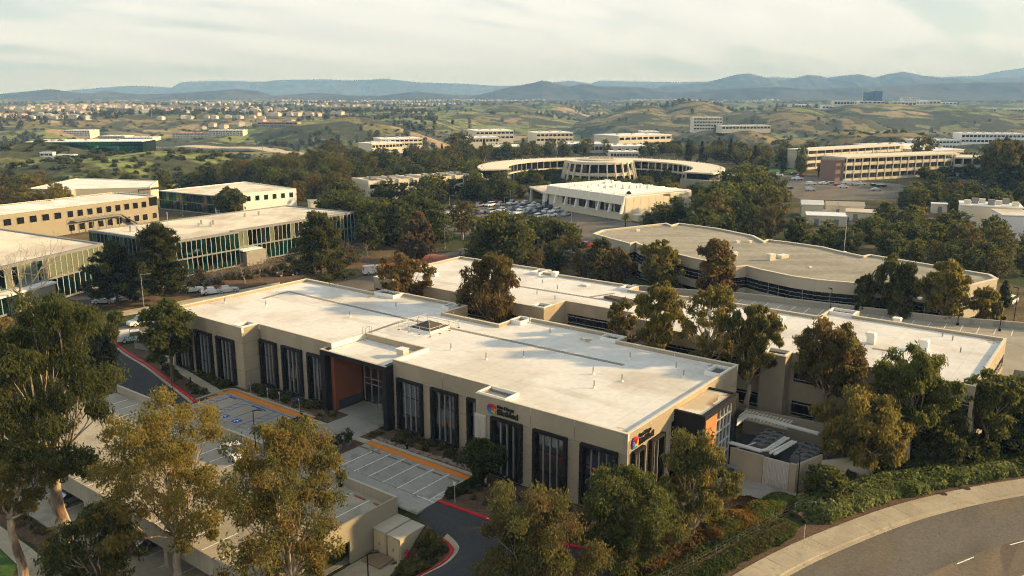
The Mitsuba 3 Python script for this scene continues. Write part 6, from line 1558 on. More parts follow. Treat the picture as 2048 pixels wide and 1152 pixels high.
grove('at the right edge', [(205.27, 358.98), (210.65, 332.66), (276.48, 439.59), (256.75, 439.59)], 9, 12, {'gum': 3, 'dark': 3}, (14, 19))
grove('behind the second white roof', [(-41.35, 201.83), (-34.65, 198.76), (-16.57, 218.6), (-9.44, 208.23), (-14.11, 192.9), (4.1, 184.69), (16.84, 174.73), (24.83, 170.12), (21.17, 208.23), (10.32, 222.28), (-8.83, 226.08), (-21.91, 218.6), (-34.19, 211.58)], 11, 13, {'olive': 3, 'dark': 2, 'rust': 1.5, 'bare': 1.5}, (5, 9))
grove('in the thicket by the green offices', [(-72.63, 166.6), (-61.98, 178.1), (-47.9, 192.9), (-35.68, 204.98), (-36.93, 216.45), (-42.35, 213.64), (-56.44, 198.16), (-68.71, 184.69), (-74.52, 173.79)], 3.6, 14, {'bare': 6, 'rust': 0.8}, (3.5, 6), as_stuff='bare_thicket', free=True)
grove('before the tan office', [(-153.93, 247.11), (-146.03, 264.74), (-142.1, 277.91), (-158.33, 296.26), (-167.31, 289.89), (-172.4, 277.91)], 7.5, 15, {'rust': 5, 'gold': 3, 'bare': 2}, (8, 12))
grove('beside the ravine warehouse', [(-183.4, 296.26), (-180.33, 309.85), (-195.12, 358.98), (-225.25, 385.3), (-246.29, 401.09)], 8.5, 16, {'rust': 3, 'gold': 3, 'olive': 2}, (6, 10))
grove('beside the tan office roof', [(-182.11, 346.21), (-149.03, 357.1), (-155.37, 372.7), (-177.41, 376.81), (-193.61, 368.67)], 10, 17, {'dark': 3, 'olive': 3, 'gold': 1, 'bare': 1}, (7, 10))
grove('behind the white block', [(-155.87, 385.3), (-120.51, 368.67), (-73.93, 302.9), (-55.63, 302.9), (-65.62, 358.98), (-97.41, 503.74), (-130.8, 543.22), (-151.52, 503.74), (-158.89, 439.59)], 11, 18, {'dark': 4, 'olive': 4, 'rust': 1.6, 'gum': 1, 'bare': 0.6, 'stonepine': 0.5}, (8, 12))
grove('before the curved office', [(19.68, 192.9), (25.8, 177.12), (46.25, 163.63), (65.41, 155.67), (67.42, 160.76), (50.09, 170.12), (31.99, 195.79), (22.79, 211.58)], 7, 19, {'bare': 4, 'olive': 2, 'rust': 1.5, 'dark': 1.5}, (4, 7))
WOODS = [([(-115.14, 454.07), (-67.34, 368.67), (-20.09, 454.07), (-18.97, 496.51), (-7.65, 534.85), (53.82, 579.47), (123.64, 551.86), (129.46, 486.04), (167.24, 469.53), (195.98, 551.86), (172.71, 609.94), (102.8, 626.38), (20.86, 626.38), (-45.78, 620.8), (-111.78, 579.47), (-132.85, 551.86)], 12.5, 20, {'dark': 5, 'olive': 2.5, 'gum': 2.2, 'conifer': 0.9, 'stonepine': 0.5, 'gold': 0.6, 'rust': 0.5}, (6.5, 10)),
         ([(183.67, 534.85), (241.06, 534.85), (281.32, 454.07), (369.54, 599.44), (299.71, 609.94), (245.28, 609.94), (198.72, 579.47)], 13, 21, {'dark': 5, 'olive': 2, 'gum': 2.5, 'conifer': 0.4}, (7, 11))]
for poly, sp, sd, wt, hr in WOODS:
    grove('', poly, sp, sd, wt, hr, as_stuff='woodland')
labels['bare_thicket'] = {'kind': 'stuff', 'label': 'thicket of bare reddish brown bushes before the green glass offices', 'category': 'thicket'}
labels['woodland'] = {'kind': 'stuff', 'label': 'belt of dark mixed woodland on the mesa behind the ring building', 'category': 'woodland'}
for (nm, lb, pk, (x, y, zb, h, w)) in [('gum_tree', 'very large dark round tree above the terraced offices', 'gum0', (245.93, 503.74, 0, 17.17, 17.44)), ('gum_tree', 'big dark tree cluster left of the ring, on the mesa edge', 'gum1', (-118.05, 551.86, 0, 12.96, 23.02)), ('gum_tree', 'second big dark tree right of the cluster on the mesa edge', 'gum0', (-38.06, 615.32, 0, 14.4, 22.69)),
                                   ('conifer_tree', 'tall dark column shaped tree left of the terraced offices', 'dark1', (156.68, 454.07, 0, 14.21, 8.69)), ('pine_tree', 'spreading dark cedar left of the ring wing', 'stonepine', (-67.29, 434.04, 0, 12.08, 18.71)), ('conifer_tree', 'pointed conifer behind the right of the ring, left one', 'conifer0', (109.43, 522.75, 0, 14.44, 5.61)),
                                   ('conifer_tree', 'pointed conifer behind the right of the ring, middle one', 'conifer1', (118.16, 522.75, 0, 13.22, 6.86)), ('conifer_tree', 'pointed conifer behind the right of the ring, right one', 'conifer0', (135.93, 522.75, 0, 15.05, 4.99))]:
    put(thing(nm, lb, 'tree'), pk, x, y, zb, w / PROTO[pk][1], 30, h / PROTO[pk][0])

RT = []
for k, a in enumerate(np.radians(np.linspace(8, 172, 21))):
    RT.append((40 + 36.5 * math.cos(a), 383 + 36.5 * math.sin(a), 5.2 + 1.6 * ((k * 7) % 5) / 4, 'on the inner curve of the ring'))
for k, a in enumerate(np.radians(np.linspace(176, 364, 17))):
    RT.append((41.5 + 21.5 * math.cos(a), 399 + 21.5 * math.sin(a), 3.4 + 1.4 * ((k * 3) % 4) / 3, 'round the foot of the pavilion'))
for k, a in enumerate(np.radians(np.linspace(150, 205, 9))):
    RT.append((40 + 62 * math.cos(a), 383 + 62 * math.sin(a), 7.5 + 2 * ((k * 5) % 3), 'outside the left end of the ring'))
for k, a in enumerate(np.radians(np.linspace(-40, 20, 10))):
    RT.append((40 + 70 * math.cos(a), 383 + 70 * math.sin(a), 6.5 + 2 * ((k * 5) % 3), 'outside the right end of the ring'))
ent = []
for k, (x, y, h, where) in enumerate(RT):
    pk = ('dark0', 'olive1', 'olive0', 'dark2', 'olive2')[k % 5]
    lb = f'green tree {where}'
    key = thing('broadleaf_tree', lb, 'tree', lb[:60])
    put(key, pk, x, y, -0.2, h / 10 * 1.15, k * 47, h / 10)
    ent.append((key, lb, x, y))
tell_apart(ent, 12)

# scrub on the ravine slopes and hills; trees of the far mesa
rng = np.random.default_rng(77)
n = 5200
az_ = rng.uniform(-0.66, 0.66, n); dd_ = np.exp(rng.uniform(np.log(340), np.log(1500), n))
x, y = dd_ * az_, dd_ * np.ones(n)
e_ = 355 + 250 * ss(-0.42, -0.16, az_) + 15
ok = (np.hypot(x, y) > e_) & (meshkit.fbm(np.stack([x * 0.012, y * 0.012, 0 * x], -1), 3, 4) > 0.44)
x, y = x[ok], y[ok]
z = ground_z(x, y)
for i in range(len(x)):
    s = rng.uniform(0.8, 2.0)
    put(uid('scrub__bush'), f'scrub{i % 2}', x[i], y[i], z[i] - 0.2, s * 1.3, rng.uniform(0, 360), s)
labels['scrub'] = {'kind': 'stuff', 'label': 'low dark scrub bushes dotted over the slopes', 'category': 'scrub'}
n = 9000
az_ = rng.uniform(-0.66, 0.66, n); dd_ = np.exp(rng.uniform(np.log(1000), np.log(4200), n))
x, y = dd_ * az_, dd_ * np.ones(n)
q = np.stack([x * 0.0035, y * 0.0022, 0 * x], -1)
ok = (meshkit.fbm(q, 4, 14) > 0.49) & ((az_ < -0.09) | (dd_ > 1900) | (rng.random(n) < 0.05))
x, y = x[ok], y[ok]; z = ground_z(x, y)
for i in range(len(x)):
    s = rng.uniform(0.4, 0.95)
    put(uid('far_trees__tree'), f'fartree{i % 3}', x[i], y[i], z[i] - 0.3, s * 1.2, rng.uniform(0, 360), s)
labels['far_trees'] = {'kind': 'stuff', 'label': 'scattered dark trees between the far houses', 'category': 'trees'}

# houses of the far mesa, low and tiny, each a hipped roof on pale walls
hw, hr_ = 6.5, 5.0
hv = np.array([[-hw, -hr_, -1], [hw, -hr_, -1], [hw, hr_, -1], [-hw, hr_, -1], [-hw, -hr_, 5.5], [hw, -hr_, 5.5], [hw, hr_, 5.5], [-hw, hr_, 5.5]])
rv = np.array([[-hw - .6, -hr_ - .6, 5.4], [hw + .6, -hr_ - .6, 5.4], [hw + .6, hr_ + .6, 5.4], [-hw - .6, hr_ + .6, 5.4], [-3, 0, 7.8], [3, 0, 7.8]])
rf = np.array([[0, 1, 5], [0, 5, 4], [1, 2, 5], [2, 3, 4], [2, 4, 5], [3, 0, 4], [0, 3, 2], [0, 2, 1]])
for i, (wm, rm) in enumerate([('house_wall', 'house_roof'), ('cream', 'cream_dark'), ('house_wall', 'tan_paint')]):
    scene[f'proto_house{i}'] = {'type': 'shapegroup', 'wall': mikit.ply((hv, BOXF), wm), 'roof': mikit.ply((rv, rf), rm)}
HP = []
for (pxa, pxb, pya, pyb, m) in [(0, 130, 218, 232, 40), (150, 420, 212, 232, 90), (30, 330, 228, 242, 56), (330, 640, 206, 222, 100), (380, 600, 222, 244, 50), (560, 900, 204, 216, 110), (640, 900, 214, 226, 45), (0, 90, 240, 256, 20), (1290, 1460, 196, 214, 70), (900, 1100, 199, 206, 40), (300, 620, 244, 252, 20), (1340, 1420, 214, 222, 16), (1450, 1560, 190, 200, 24)]:
    HP += [(rng.uniform(pxa, pxb), rng.uniform(pya, pyb)) for _ in range(max(2, m // 9))]
hh, HENT = [], []
for px, py in HP:      # short streets of nine houses each, along the slope
    d = 41 * 1663 / max(py - 190, 9)
    d = min(max(d * 1.25, 1350), 4600)
    x0, sl, bend = d * (px - 1024) / 1663 * 0.9755, rng.uniform(-0.35, 0.35), rng.uniform(-0.004, 0.004)
    for k in range(9):
        s = (k - 4) * rng.uniform(17, 21)
        hh.append((x0 + s, d + sl * s + bend * s * s + rng.uniform(-3, 3) + (14 if k % 2 else 0), px))
hh.sort(key=lambda a: a[1])
hz = ground_z(np.array([a[0] for a in hh]), np.array([a[1] for a in hh]))
for i, ((x, y, px), z) in enumerate(zip(hh, hz)):
    s = rng.uniform(0.7, 1.15)
    if i < 290:
        pass
        side = 'left' if px < 700 else ('middle' if px < 1200 else 'right hand')
        key = thing('house', f'tiny pale house on the {side} far mesa', 'house', f'houses of the estates on the {side} far mesa')
        HENT.append((key, labels[key]['label'], x, y))
    else:
        key = uid('housing_estate__house')
    put(key, f'house{rng.choice(3, p=[0.4, 0.25, 0.35])}', x, y, z, s, rng.uniform(-60, 20))
tell_apart(HENT, 12)
labels['housing_estate'] = {'kind': 'stuff', 'label': 'remote housing estates as pale specks along the far mesa', 'category': 'houses'}

# ------------------------------------------------------------------ chiller yard at the right end
yd = thing('chiller_yard', 'walled plant yard with corrugated gate beside the orange side entry', 'enclosure')
part(yd, 'front_wall', MB(CAMPUS).box(-32.6, 82.3, -0.3, -28.9, 82.55, 3.2).box(-26.0, 82.3, -0.3, -25.3, 82.55, 3.2), 'wall_tan')
gt = part(yd, 'gate', MB(CAMPUS).box(-28.85, 82.36, 0.02, -26.05, 82.42, 3.15), 'louver', label='corrugated pale metal gate')
for k in range(18):
    part(gt, 'rib', MB(CAMPUS).box(-28.82 + k * 0.155, 82.28, 0.04, -28.74 + k * 0.155, 82.355, 3.13), 'louver')
def wall_run(root, pts, h, t=0.22, z0=-0.5, mat='wall_tan', nm='side_wall', hs=None):
    for i, (a, b) in enumerate(zip(pts[:-1], pts[1:])):
        L = math.hypot(b[0] - a[0], b[1] - a[1])
        mb = MB(CAMPUS)
        mb.bar((a[0], a[1], (z0 + h) / 2), (b[0], b[1], (z0 + h) / 2), t, h - z0)
        part(root, nm, mb, mat)
wall_run(yd, [(-25.3, 82.55), (-24.0, 86.6)], 3.2)
wall_run(yd, [(-23.9, 86.0), (-19.6, 91.6), (-18.6, 96.5)], 2.7, nm='far_side_wall', mat='cream_dark')
wall_run(yd, [(-18.7, 96.5), (-36.0, 94.6)], 3.2, nm='back_wall')
part(yd, 'floor', MB(CAMPUS).prism([(-35.8, 86), (-33, 82.6), (-25.4, 82.6), (-23.5, 86.6), (-19.4, 91.6), (-18.8, 96.3), (-35.8, 94.4)], -0.3, 0.02), 'dark_metal')
tr = part(yd, 'slatted_shade_roof', MB(CAMPUS).box(-35.6, 93.9, 2.9, -29.6, 94.05, 3.1).box(-35.6, 91.6, 2.9, -29.6, 91.75, 3.1), 'cream_dark')
for k in range(14):
    part(tr, 'slat', MB(CAMPUS).box(-35.5 + k * 0.43, 91.5, 3.11, -35.32 + k * 0.43, 94.1, 3.3), 'cream')
def chiller(x0, y0, w, l, nx, ny, label):
    c = thing('air_chiller', label, 'chiller')
    part(c, 'casing', MB(CAMPUS).box(x0, y0, 0.4, x0 + w, y0 + l, 2.3), 'grey_metal')
    for k in range(int(l / 0.6)):
        part(c, 'coil_panel', MB(CAMPUS).box(x0 + w + 0.005, y0 + 0.1 + k * 0.6, 0.6, x0 + w + 0.05, y0 + 0.6 + k * 0.6, 2.1), 'dark_metal')
    for i in range(nx):
        for j in range(ny):
            cx, cy = x0 + w * (i + 0.5) / nx, y0 + l * (j + 0.5) / ny
            r = 0.42 * min(w / nx, l / ny)
            f = part(c, 'fan_ring', MB(CAMPUS).shape(shapely.Point(cx, cy).buffer(r + 0.06, 6).difference(shapely.Point(cx, cy).buffer(r, 6)), 2.302, 2.5), 'grey_metal')
            part(f, 'fan_mouth', MB(CAMPUS).cyl(cx, cy, 2.302, 2.33, r - 0.005, 14), 'dark_void')
            mb = MB(CAMPUS)
            for a in range(4):
                mb.bar((cx, cy, 2.38), (cx + r * 0.92 * math.cos(a * 1.571 + 0.4), cy + r * 0.92 * math.sin(a * 1.571 + 0.4), 2.4), 0.16, 0.02)
            part(f, 'fan_blade', mb, 'dark_metal')
chiller(-32.1, 87.0, 2.3, 5.0, 2, 4, 'grey air chiller with eight fans on the left of the yard')
chiller(-27.2, 86.2, 2.2, 4.6, 2, 4, 'grey air chiller with eight fans on the right of the yard')
pn = thing('pipe_run', 'white insulated pipes looping round the chillers', 'pipes')
def pipe(pts, r=0.13):
    part(pn, 'pipe', MB(CAMPUS).tube(pts, r, 8), 'pipe_white', smooth=40)
for o in (0, 0.38):
    pipe([(-35.0 + o, 83.4, 3.2), (-35.0 + o, 92.2 - o, 3.3), (-33.6 + o, 92.6 - o, 3.3), (-26, 92.0 - o, 3.3)], 0.17)
    pipe([(-34.2, 83.2 + o * 0.8, 3.3), (-29.6, 83.1 + o * 0.8, 3.3), (-29.2 + o, 84.0, 3.3), (-28.7 + o, 88.5, 3.3)], 0.16)
    pipe([(-28.4 + o * 1.2, 83.0, 3.45), (-27.6 + o * 1.0, 87.6, 3.45)], 0.16)
pipe([(-32.4, 83.0, 2.9), (-31.6, 84.4, 2.9), (-31.5, 86.8, 2.5)], 0.09)
for x in (-33.6, -32.0, -30.4, -29.4):
    pipe([(x, 82.9, 0.1), (x, 82.9, 2.5), (x, 83.4, 2.7)], 0.07)
pipe([(-26.9, 83.2, 1.8), (-25.8, 83.2, 1.8), (-25.7, 85.6, 1.8)], 0.08)
for k in range(5):
    part(pn, 'pump', MB(CAMPUS).box(-33.6 + k * 2.6, 92.3, 0.1, -32.9 + k * 2.6, 93.0, 1.3 + 0.3 * (k % 2)), ('grey_metal', 'cream_dark')[k % 2])
cb = solo('electric_cabinet', MB(CAMPUS).box(-32.4, 81.0, 0.02, -31.4, 81.7, 1.55), 'grey_metal', 'grey green electric cabinet before the yard wall', 'cabinet')
part(cb, 'door', MB(CAMPUS).box(-32.3, 80.96, 0.15, -31.5, 80.995, 1.45), 'dark_metal')

# ------------------------------------------------------------------ sheds below the deck wall
for i, (x0, x1) in enumerate(((-56.35, -54.65), (-54.38, -52.65))):
    s = thing('utility_shed', ('tall beige sheet metal shed against the deck wall', 'tall beige sheet metal shed nearest the planted island, its side sunlit')[i], 'shed')
    zt = -0.8 - 0.06 * i
    part(s, 'body', MB(CAMPUS).box(x0, 51.15, -3.6, x1, 54.55, zt), 'beige_shed')
    part(s, 'roof', MB(CAMPUS).box(x0 - 0.06, 51.05, zt + 0.001, x1 + 0.06, 54.6, zt + 0.13), 'cream_dark')
    for k in range(2):
        part(s, 'roof_seam', MB(CAMPUS).box(x0, 52.2 + k * 1.15, zt + 0.132, x1, 52.24 + k * 1.15, zt + 0.15), 'beige_shed')
    d = part(s, 'door', MB(CAMPUS).box(x0 + 0.12, 51.08, -3.15, x1 - 0.12, 51.145, zt - 0.2), 'beige_shed')
    part(d, 'handle', MB(CAMPUS).box((x0 + x1) / 2 - 0.04, 51.0, -2.3, (x0 + x1) / 2 + 0.04, 51.075, -2.0), 'grey_metal')
rp_ = thing('wooden_ramp', 'slatted wooden ramp in front of the beige sheds', 'ramp')
for k in range(8):
    part(rp_, 'plank', MB(CAMPUS).box(-56.0, 49.1 + k * 0.24, -3.2 + 0.012 * k, -53.4, 49.29 + k * 0.24, -3.06 + 0.012 * k), 'wood')
hy = thing('fire_riser', 'red fire department connection beside the sunlit shed', 'hydrant')
hx, hy_ = -52.2, 51.6
zg = on_hill(C(hx, hy_))
part(hy, 'standpipe', MB(CAMPUS).cyl(hx, hy_, zg - 0.1, zg + 1.0, 0.1, 8), 'red_paint')
part(hy, 'cap', MB(CAMPUS).cyl(hx, hy_, zg + 1.0, zg + 1.15, 0.15, 8, 0.08), 'red_paint')
for s in (-1, 1):
    part(hy, 'inlet', MB(CAMPUS).tube([(hx, hy_, zg + 0.75), (hx + 0.22 * s, hy_ - 0.1, zg + 0.75)], 0.07, 7), 'red_paint')

# ------------------------------------------------------------------ lamp posts, bollards, signs
def lamp_post(label, x, y, h, z=0.0, ang=0.0, mat='black_metal', arm=0.6, kind='lamp_post', group=None):
    t = thing(kind, label, 'lamp post', group)
    part(t, 'base', MB().cyl(x, y, z - 0.05, z + 0.35, 0.22, 10), mat)
    part(t, 'pole', MB().cyl(x, y, z + 0.35, z + h, 0.075, 8, 0.06), mat)
    c, s = math.cos(ang), math.sin(ang)
    part(t, 'arm', MB().tube([(x, y, z + h - 0.15), (x + arm * c, y + arm * s, z + h)], 0.045, 6), mat)
    part(t, 'lamp_head', MB().bar((x + (arm - 0.25) * c, y + (arm - 0.25) * s, z + h + 0.02), (x + (arm + 0.45) * c, y + (arm + 0.45) * s, z + h + 0.02), 0.32, 0.12), mat)
    return t
LP = [('black lamp post on the deck left of the white car', (-30.14, 90.98), 5.32, 0, 0.0), ('black lamp post at the deck corner before the visitor bays', (-18.46, 82.37), 5.08, 0, 2.4), ('black lamp post cut by the bottom edge near the wooden ramp', (-12.98, 67.21), 4.2, -3.2, 0.3), ('tall thin black lamp post at the left end of the deck', (-44.82, 104), 9.23, 0, 2.0),
      ('black lamp post at the corner of the yard gate', (29.57, 79.2), 5.15, 0, 1.0)]
for lb, p, h, z, a in LP:
    lamp_post(lb, p[0], p[1], h, z, a)
for i, px in enumerate((1683, 1819, 1888, 1915, 2000, 2028)):
    pass
for lb, p, h in [('thin black lamp post on the rear deck, first from the left', (56.16, 142.04), 4.6), ('thin black lamp post on the rear deck, second from the left', (63.09, 143.43), 4.6), ('thin black lamp post on the rear deck, third from the left', (68.47, 138.33), 4.8), ('taller black lamp post behind the rear deck parapet', (73.74, 137.35), 6.6), ('thin black lamp post on the rear deck, fifth from the left', (74.57, 134.17), 4.8), ('thin black lamp post on the rear deck, sixth from the left', (79.52, 130.54), 5.0), ('tall black lamp post beyond the rear deck at the right edge', (83.13, 132.94), 7.0)]:
    lamp_post(lb, p[0], p[1], h * 0.95, 3.5, 2.0, arm=0.35)
for lb, p, h, a in [('grey street lamp with curved arm beside the parked white vehicles', (-69.58, 152.32), 8.34, 0.1), ('grey street lamp left of the second white roof, near the crossing', (-19.84, 195.79), 5.86, 3.0), ('grey street lamp beside the reddish tree', (-18.37, 224.54), 5.54, 0.0),
                    ('grey lamp in the hall car park, left', (-23.08, 305.64), 4.99, 0.0), ('grey lamp in the hall car park, centre', (-2.74, 302.9), 4.58, 0.0), ('grey lamp in the hall car park, before the canopy', (-0.58, 320.1), 5.4, 0.0), ('tall grey lamp in the hall car park, right of centre', (18.51, 288.64), 5.6, 0.0), ('grey lamp in the hall car park, rightmost', (19.25, 269), 4.59, 0.0),
                    ('grey lamp left of the green glass office entrance', (-114.44, 287.41), 3.67, 0.0), ('small lamp behind the grey roofed office', (88.71, 232.42), 0.72 + 5, 0.0)]:
    lamp_post(lb, p[0], p[1], max(h, 4), 0, a, 'galvanised', 1.3, 'street_lamp')
fp = thing('flag_pole', 'white flag pole with a limp flag behind the grey roofed office', 'flag pole')
x, y = (85.86, 211.58)
part(fp, 'pole', MB().cyl(x, y, 0, 11, 0.09, 8, 0.05), 'white_paint')
part(fp, 'flag', MB().add([[x, y, 10.8], [x + 0.5, y - 0.1, 10.4], [x + 0.45, y, 8.6], [x + 0.02, y, 8.9], [x + 0.05, y + 0.12, 10.8], [x + 0.5, y + 0.06, 10.4], [x + 0.45, y + 0.12, 8.6], [x + 0.02, y + 0.1, 8.9]], BOXF), 'car_blue')
def bollard(label, x, y, h=1.0, r=0.13, z=0.0, group=None):
    t = thing('bollard', label, 'bollard', group)
    part(t, 'post', MB(CAMPUS).cyl(x, y, z, z + h - 0.2, r, 12), 'black_metal')
    part(t, 'light_head', MB(CAMPUS).cyl(x, y, z + h - 0.195, z + h - 0.1, r * 0.85, 12), 'grey_metal')
    part(t, 'cap', MB(CAMPUS).cyl(x, y, z + h - 0.1, z + h, r, 12, r * 0.6), 'black_metal')
for lb, x, y in [('black bollard light in the gravel behind the visitor bays', -65.6, 65.4), ('black bollard light beside the hedge at the end of the visitor bays', -54.0, 59.7), ('black bollard light beside the red kerb under the trees', -47.0, 58.75), ('black bollard light at the plaza edge before the potted shrubs', -73.4, 58.3), ('black bollard light behind the accessible bays', -87.6, 66.2), ('black bollard light beside the footpath at the facade left end', -107.0, 62.9), ('black bollard light near the start of the curving footpath', -118.5, 65.0)]:
    bollard(lb, x, y)
SG = [('accessible parking sign on a thin post, leftmost of four', -95.9, 65.3), ('accessible parking sign on a thin post, second of four', -92.0, 65.3), ('accessible parking sign on a thin post, third of four', -89.4, 65.3), ('accessible parking sign on a thin post, rightmost of four', -85.3, 65.3)]
for lb, x, y in SG:
    t = thing('parking_sign', lb, 'sign')
    part(t, 'post', MB(CAMPUS).cyl(x, y, 0, 2.0, 0.03, 6), 'alum')
    b = part(t, 'blue_plate', MB(CAMPUS).box(x - 0.16, y - 0.05, 1.5, x + 0.16, y - 0.032, 2.05), 'blue_paint')
    part(b, 'white_symbol', MB(CAMPUS).box(x - 0.05, y - 0.056, 1.65, x + 0.05, y - 0.051, 1.95).box(x - 0.08, y - 0.057, 1.66, x + 0.08, y - 0.0515, 1.72), 'white_paint')
t = thing('fire_lane_sign', 'thin sign post at the corner of the planting bed beside the visitor bays', 'sign')
part(t, 'post', MB(CAMPUS).cyl(-52.4, 58.9, 0, 2.3, 0.03, 6), 'alum')
part(t, 'plate', MB(CAMPUS).box(-52.55, 58.86, 1.9, -52.25, 58.868, 2.35), 'white_paint')
t = thing('address_sign', 'rounded grey monument sign beside the drive', 'sign')
x, y = (-127.82, 67)
part(t, 'slab', MB(CAMPUS).prism([(x - 2.1, y), (x + 1.9, y + 0.9), (x + 1.8, y + 1.3), (x - 2.2, y + 0.4)], 0, 1.2), 'concrete')
part(t, 'rounded_top', MB(CAMPUS).prism([(x - 1.9, y + 0.05), (x + 1.2, y + 0.75), (x + 1.1, y + 1.1), (x - 2.0, y + 0.38)], 1.202, 1.6), 'concrete')
t = thing('trash_bin', 'dark square litter bin beside the entrance doors', 'bin')
part(t, 'body', MB(CAMPUS).box(-77.6, 72.2, 0.03, -76.9, 72.9, 1.0), 'grey_metal')
part(t, 'lid', MB(CAMPUS).box(-77.65, 72.15, 1.002, -76.85, 72.95, 1.1), 'dark_metal')

# fence of thin posts and wires on the bank
fn = thing('wire_fence', 'thin wire fence with slender posts on the bank behind the ivy', 'fence')
fpts = spline([(-29.0, 56), (-26.3, 66.3), (-23.3, 79.0), (-18.8, 90.2), (-15.4, 96.0), (-8, 106)], 5)
fs = np.r_[0, np.cumsum(np.linalg.norm(np.diff(fpts, axis=0), axis=1))]
fq = [np.array([np.interp(s, fs, fpts[:, 0]), np.interp(s, fs, fpts[:, 1])]) for s in np.arange(0, fs[-1], 3.2)]
for p in fq:
    part(fn, 'post', MB(CAMPUS).cyl(p[0], p[1], -0.1, 1.3, 0.025, 6), 'grey_metal')
for z in (0.35, 0.65, 0.95, 1.25):
    part(fn, 'wire', MB(CAMPUS).tube([(*p, z) for p in fq], 0.004, 4), 'grey_metal')
t = thing('standpipe_post', 'rusty post with a white pipe arm beside the round shrub', 'post')
part(t, 'post', MB(CAMPUS).cyl(-23.6, 82.2, 0, 1.3, 0.07, 7), 'rust')
part(t, 'arm', MB(CAMPUS).tube([(-23.6, 82.2, 1.25), (-23.2, 83.4, 1.6)], 0.05, 6), 'white_paint')
t = thing('survey_post', 'thin white post at the near end of the ivy hedge', 'post')
x, y = (-20.76, 71.53)
part(t, 'post', MB(CAMPUS).cyl(x, y, 0, 2.6, 0.035, 6), 'alum')

# ------------------------------------------------------------------ vehicles
def profile_mesh(prof, wl, wu, z_split):
    """A body lofted across its width: profile in (x, z); half width wl below z_split, narrowing to wu at the top."""
    p = np.array(prof, float)
    zt = p[:, 1].max()
    half = np.where(p[:, 1] <= z_split, wl, wl + (wu - wl) * (p[:, 1] - z_split) / max(zt - z_split, 1e-6))
    n = len(p)
    v = np.vstack([np.c_[p[:, 0], -half, p[:, 1]], np.c_[p[:, 0], half, p[:, 1]]])
    i = np.arange(n)
    q = np.stack([i, (i + 1) % n, n + (i + 1) % n, n + i], 1)
    tri = trimesh.creation.triangulate_polygon(Polygon(p), engine='earcut')
    tv, tf = np.array(tri[0]), np.array(tri[1])
    from scipy.spatial import cKDTree
    ix = cKDTree(p).query(tv)[1][tf]
    f = np.vstack([q[:, [0, 2, 1]], q[:, [0, 3, 2]], ix, ix[:, ::-1] + n])
    return v, f
CARS = {
    'sedan': dict(L=4.6, body=[(-2.3, 0.3), (2.3, 0.3), (2.3, 0.62), (2.15, 0.78), (1.0, 0.95), (-1.6, 0.98), (-2.25, 0.92), (-2.3, 0.6)], cab=[(1.05, 0.93), (0.2, 1.42), (-0.9, 1.44), (-1.75, 0.96)], w=0.9),
    'suv': dict(L=4.7, body=[(-2.3, 0.35), (2.35, 0.35), (2.35, 0.75), (2.2, 0.95), (1.05, 1.08), (-2.25, 1.1), (-2.32, 0.8)], cab=[(1.1, 1.06), (0.45, 1.68), (-1.95, 1.7), (-2.25, 1.08)], w=0.94),
    'pickup': dict(L=5.5, body=[(-2.75, 0.45), (2.75, 0.45), (2.75, 0.9), (2.6, 1.1), (1.3, 1.18), (-2.75, 1.15)], cab=[(1.3, 1.16), (0.75, 1.82), (-0.5, 1.84), (-0.75, 1.13)], w=0.98),
    'van': dict(L=5.2, body=[(-2.6, 0.35), (2.6, 0.35), (2.6, 0.85), (2.2, 1.1), (1.5, 1.2), (-2.6, 1.2)], cab=[(1.55, 1.18), (0.95, 2.0), (-2.45, 2.05), (-2.6, 1.18)], w=0.98)}
def car_parts(kind):
    c = CARS[kind]
    out = {'body': profile_mesh(c['body'], c['w'], c['w'] * 0.96, 0.7)}
    cab = np.array(c['cab'])
    zt = cab[:, 1].max()
    out['cabin_glass'] = profile_mesh(c['cab'], c['w'] * 0.93, c['w'] * 0.78, cab[:, 1].min())
    cen = cab.mean(0)
    xr = sorted(p[0] for p in c['cab'] if p[1] > zt - 0.06)
    mb = MB().add(np.array([[x, s * c['w'] * 0.79, z] for z in (zt - 0.02, zt + 0.035) for x, s in ((xr[0] - 0.1, -1), (xr[-1] + 0.08, -1), (xr[-1] + 0.08, 1), (xr[0] - 0.1, 1))]), BOXF)
    out['roof'] = mb.mesh()
    if kind == 'van':
        out['side_panel'] = MB().box(-2.5, -c['w'] * 0.94, 1.2, 0.5, c['w'] * 0.94, 1.98).mesh()
    r = 0.34 if kind != 'pickup' else 0.38
    for i, (x, s) in enumerate(((c['L'] * 0.30, -1), (c['L'] * 0.30, 1), (-c['L'] * 0.29, -1), (-c['L'] * 0.29, 1))):
        out['wheel' + ('' if i == 0 else f'_{i:03d}')] = MB().tube([[x, s * (c['w'] - 0.22), r], [x, s * (c['w'] + 0.02), r]], r, 14).mesh()
        out['wheel' + ('' if i == 0 else f'_{i:03d}') + '__hub'] = MB().tube([[x, s * (c['w'] + 0.02), r], [x, s * (c['w'] + 0.035), r]], r * 0.62, 10).mesh()
    b = np.array(c['body']); xf, xb = b[:, 0].max(), b[:, 0].min()
    for i, s in enumerate((-1, 1)):
        out['headlight' + ('' if i == 0 else '_001')] = MB().box(xf - 0.06, s * c['w'] * 0.62 - 0.2, 0.62, xf + 0.015, s * c['w'] * 0.62 + 0.2, 0.76).mesh()
        out['tail_light' + ('' if i == 0 else '_001')] = MB().box(xb - 0.015, s * c['w'] * 0.72 - 0.14, 0.65, xb + 0.06, s * c['w'] * 0.72 + 0.14, 0.85).mesh()
    return out
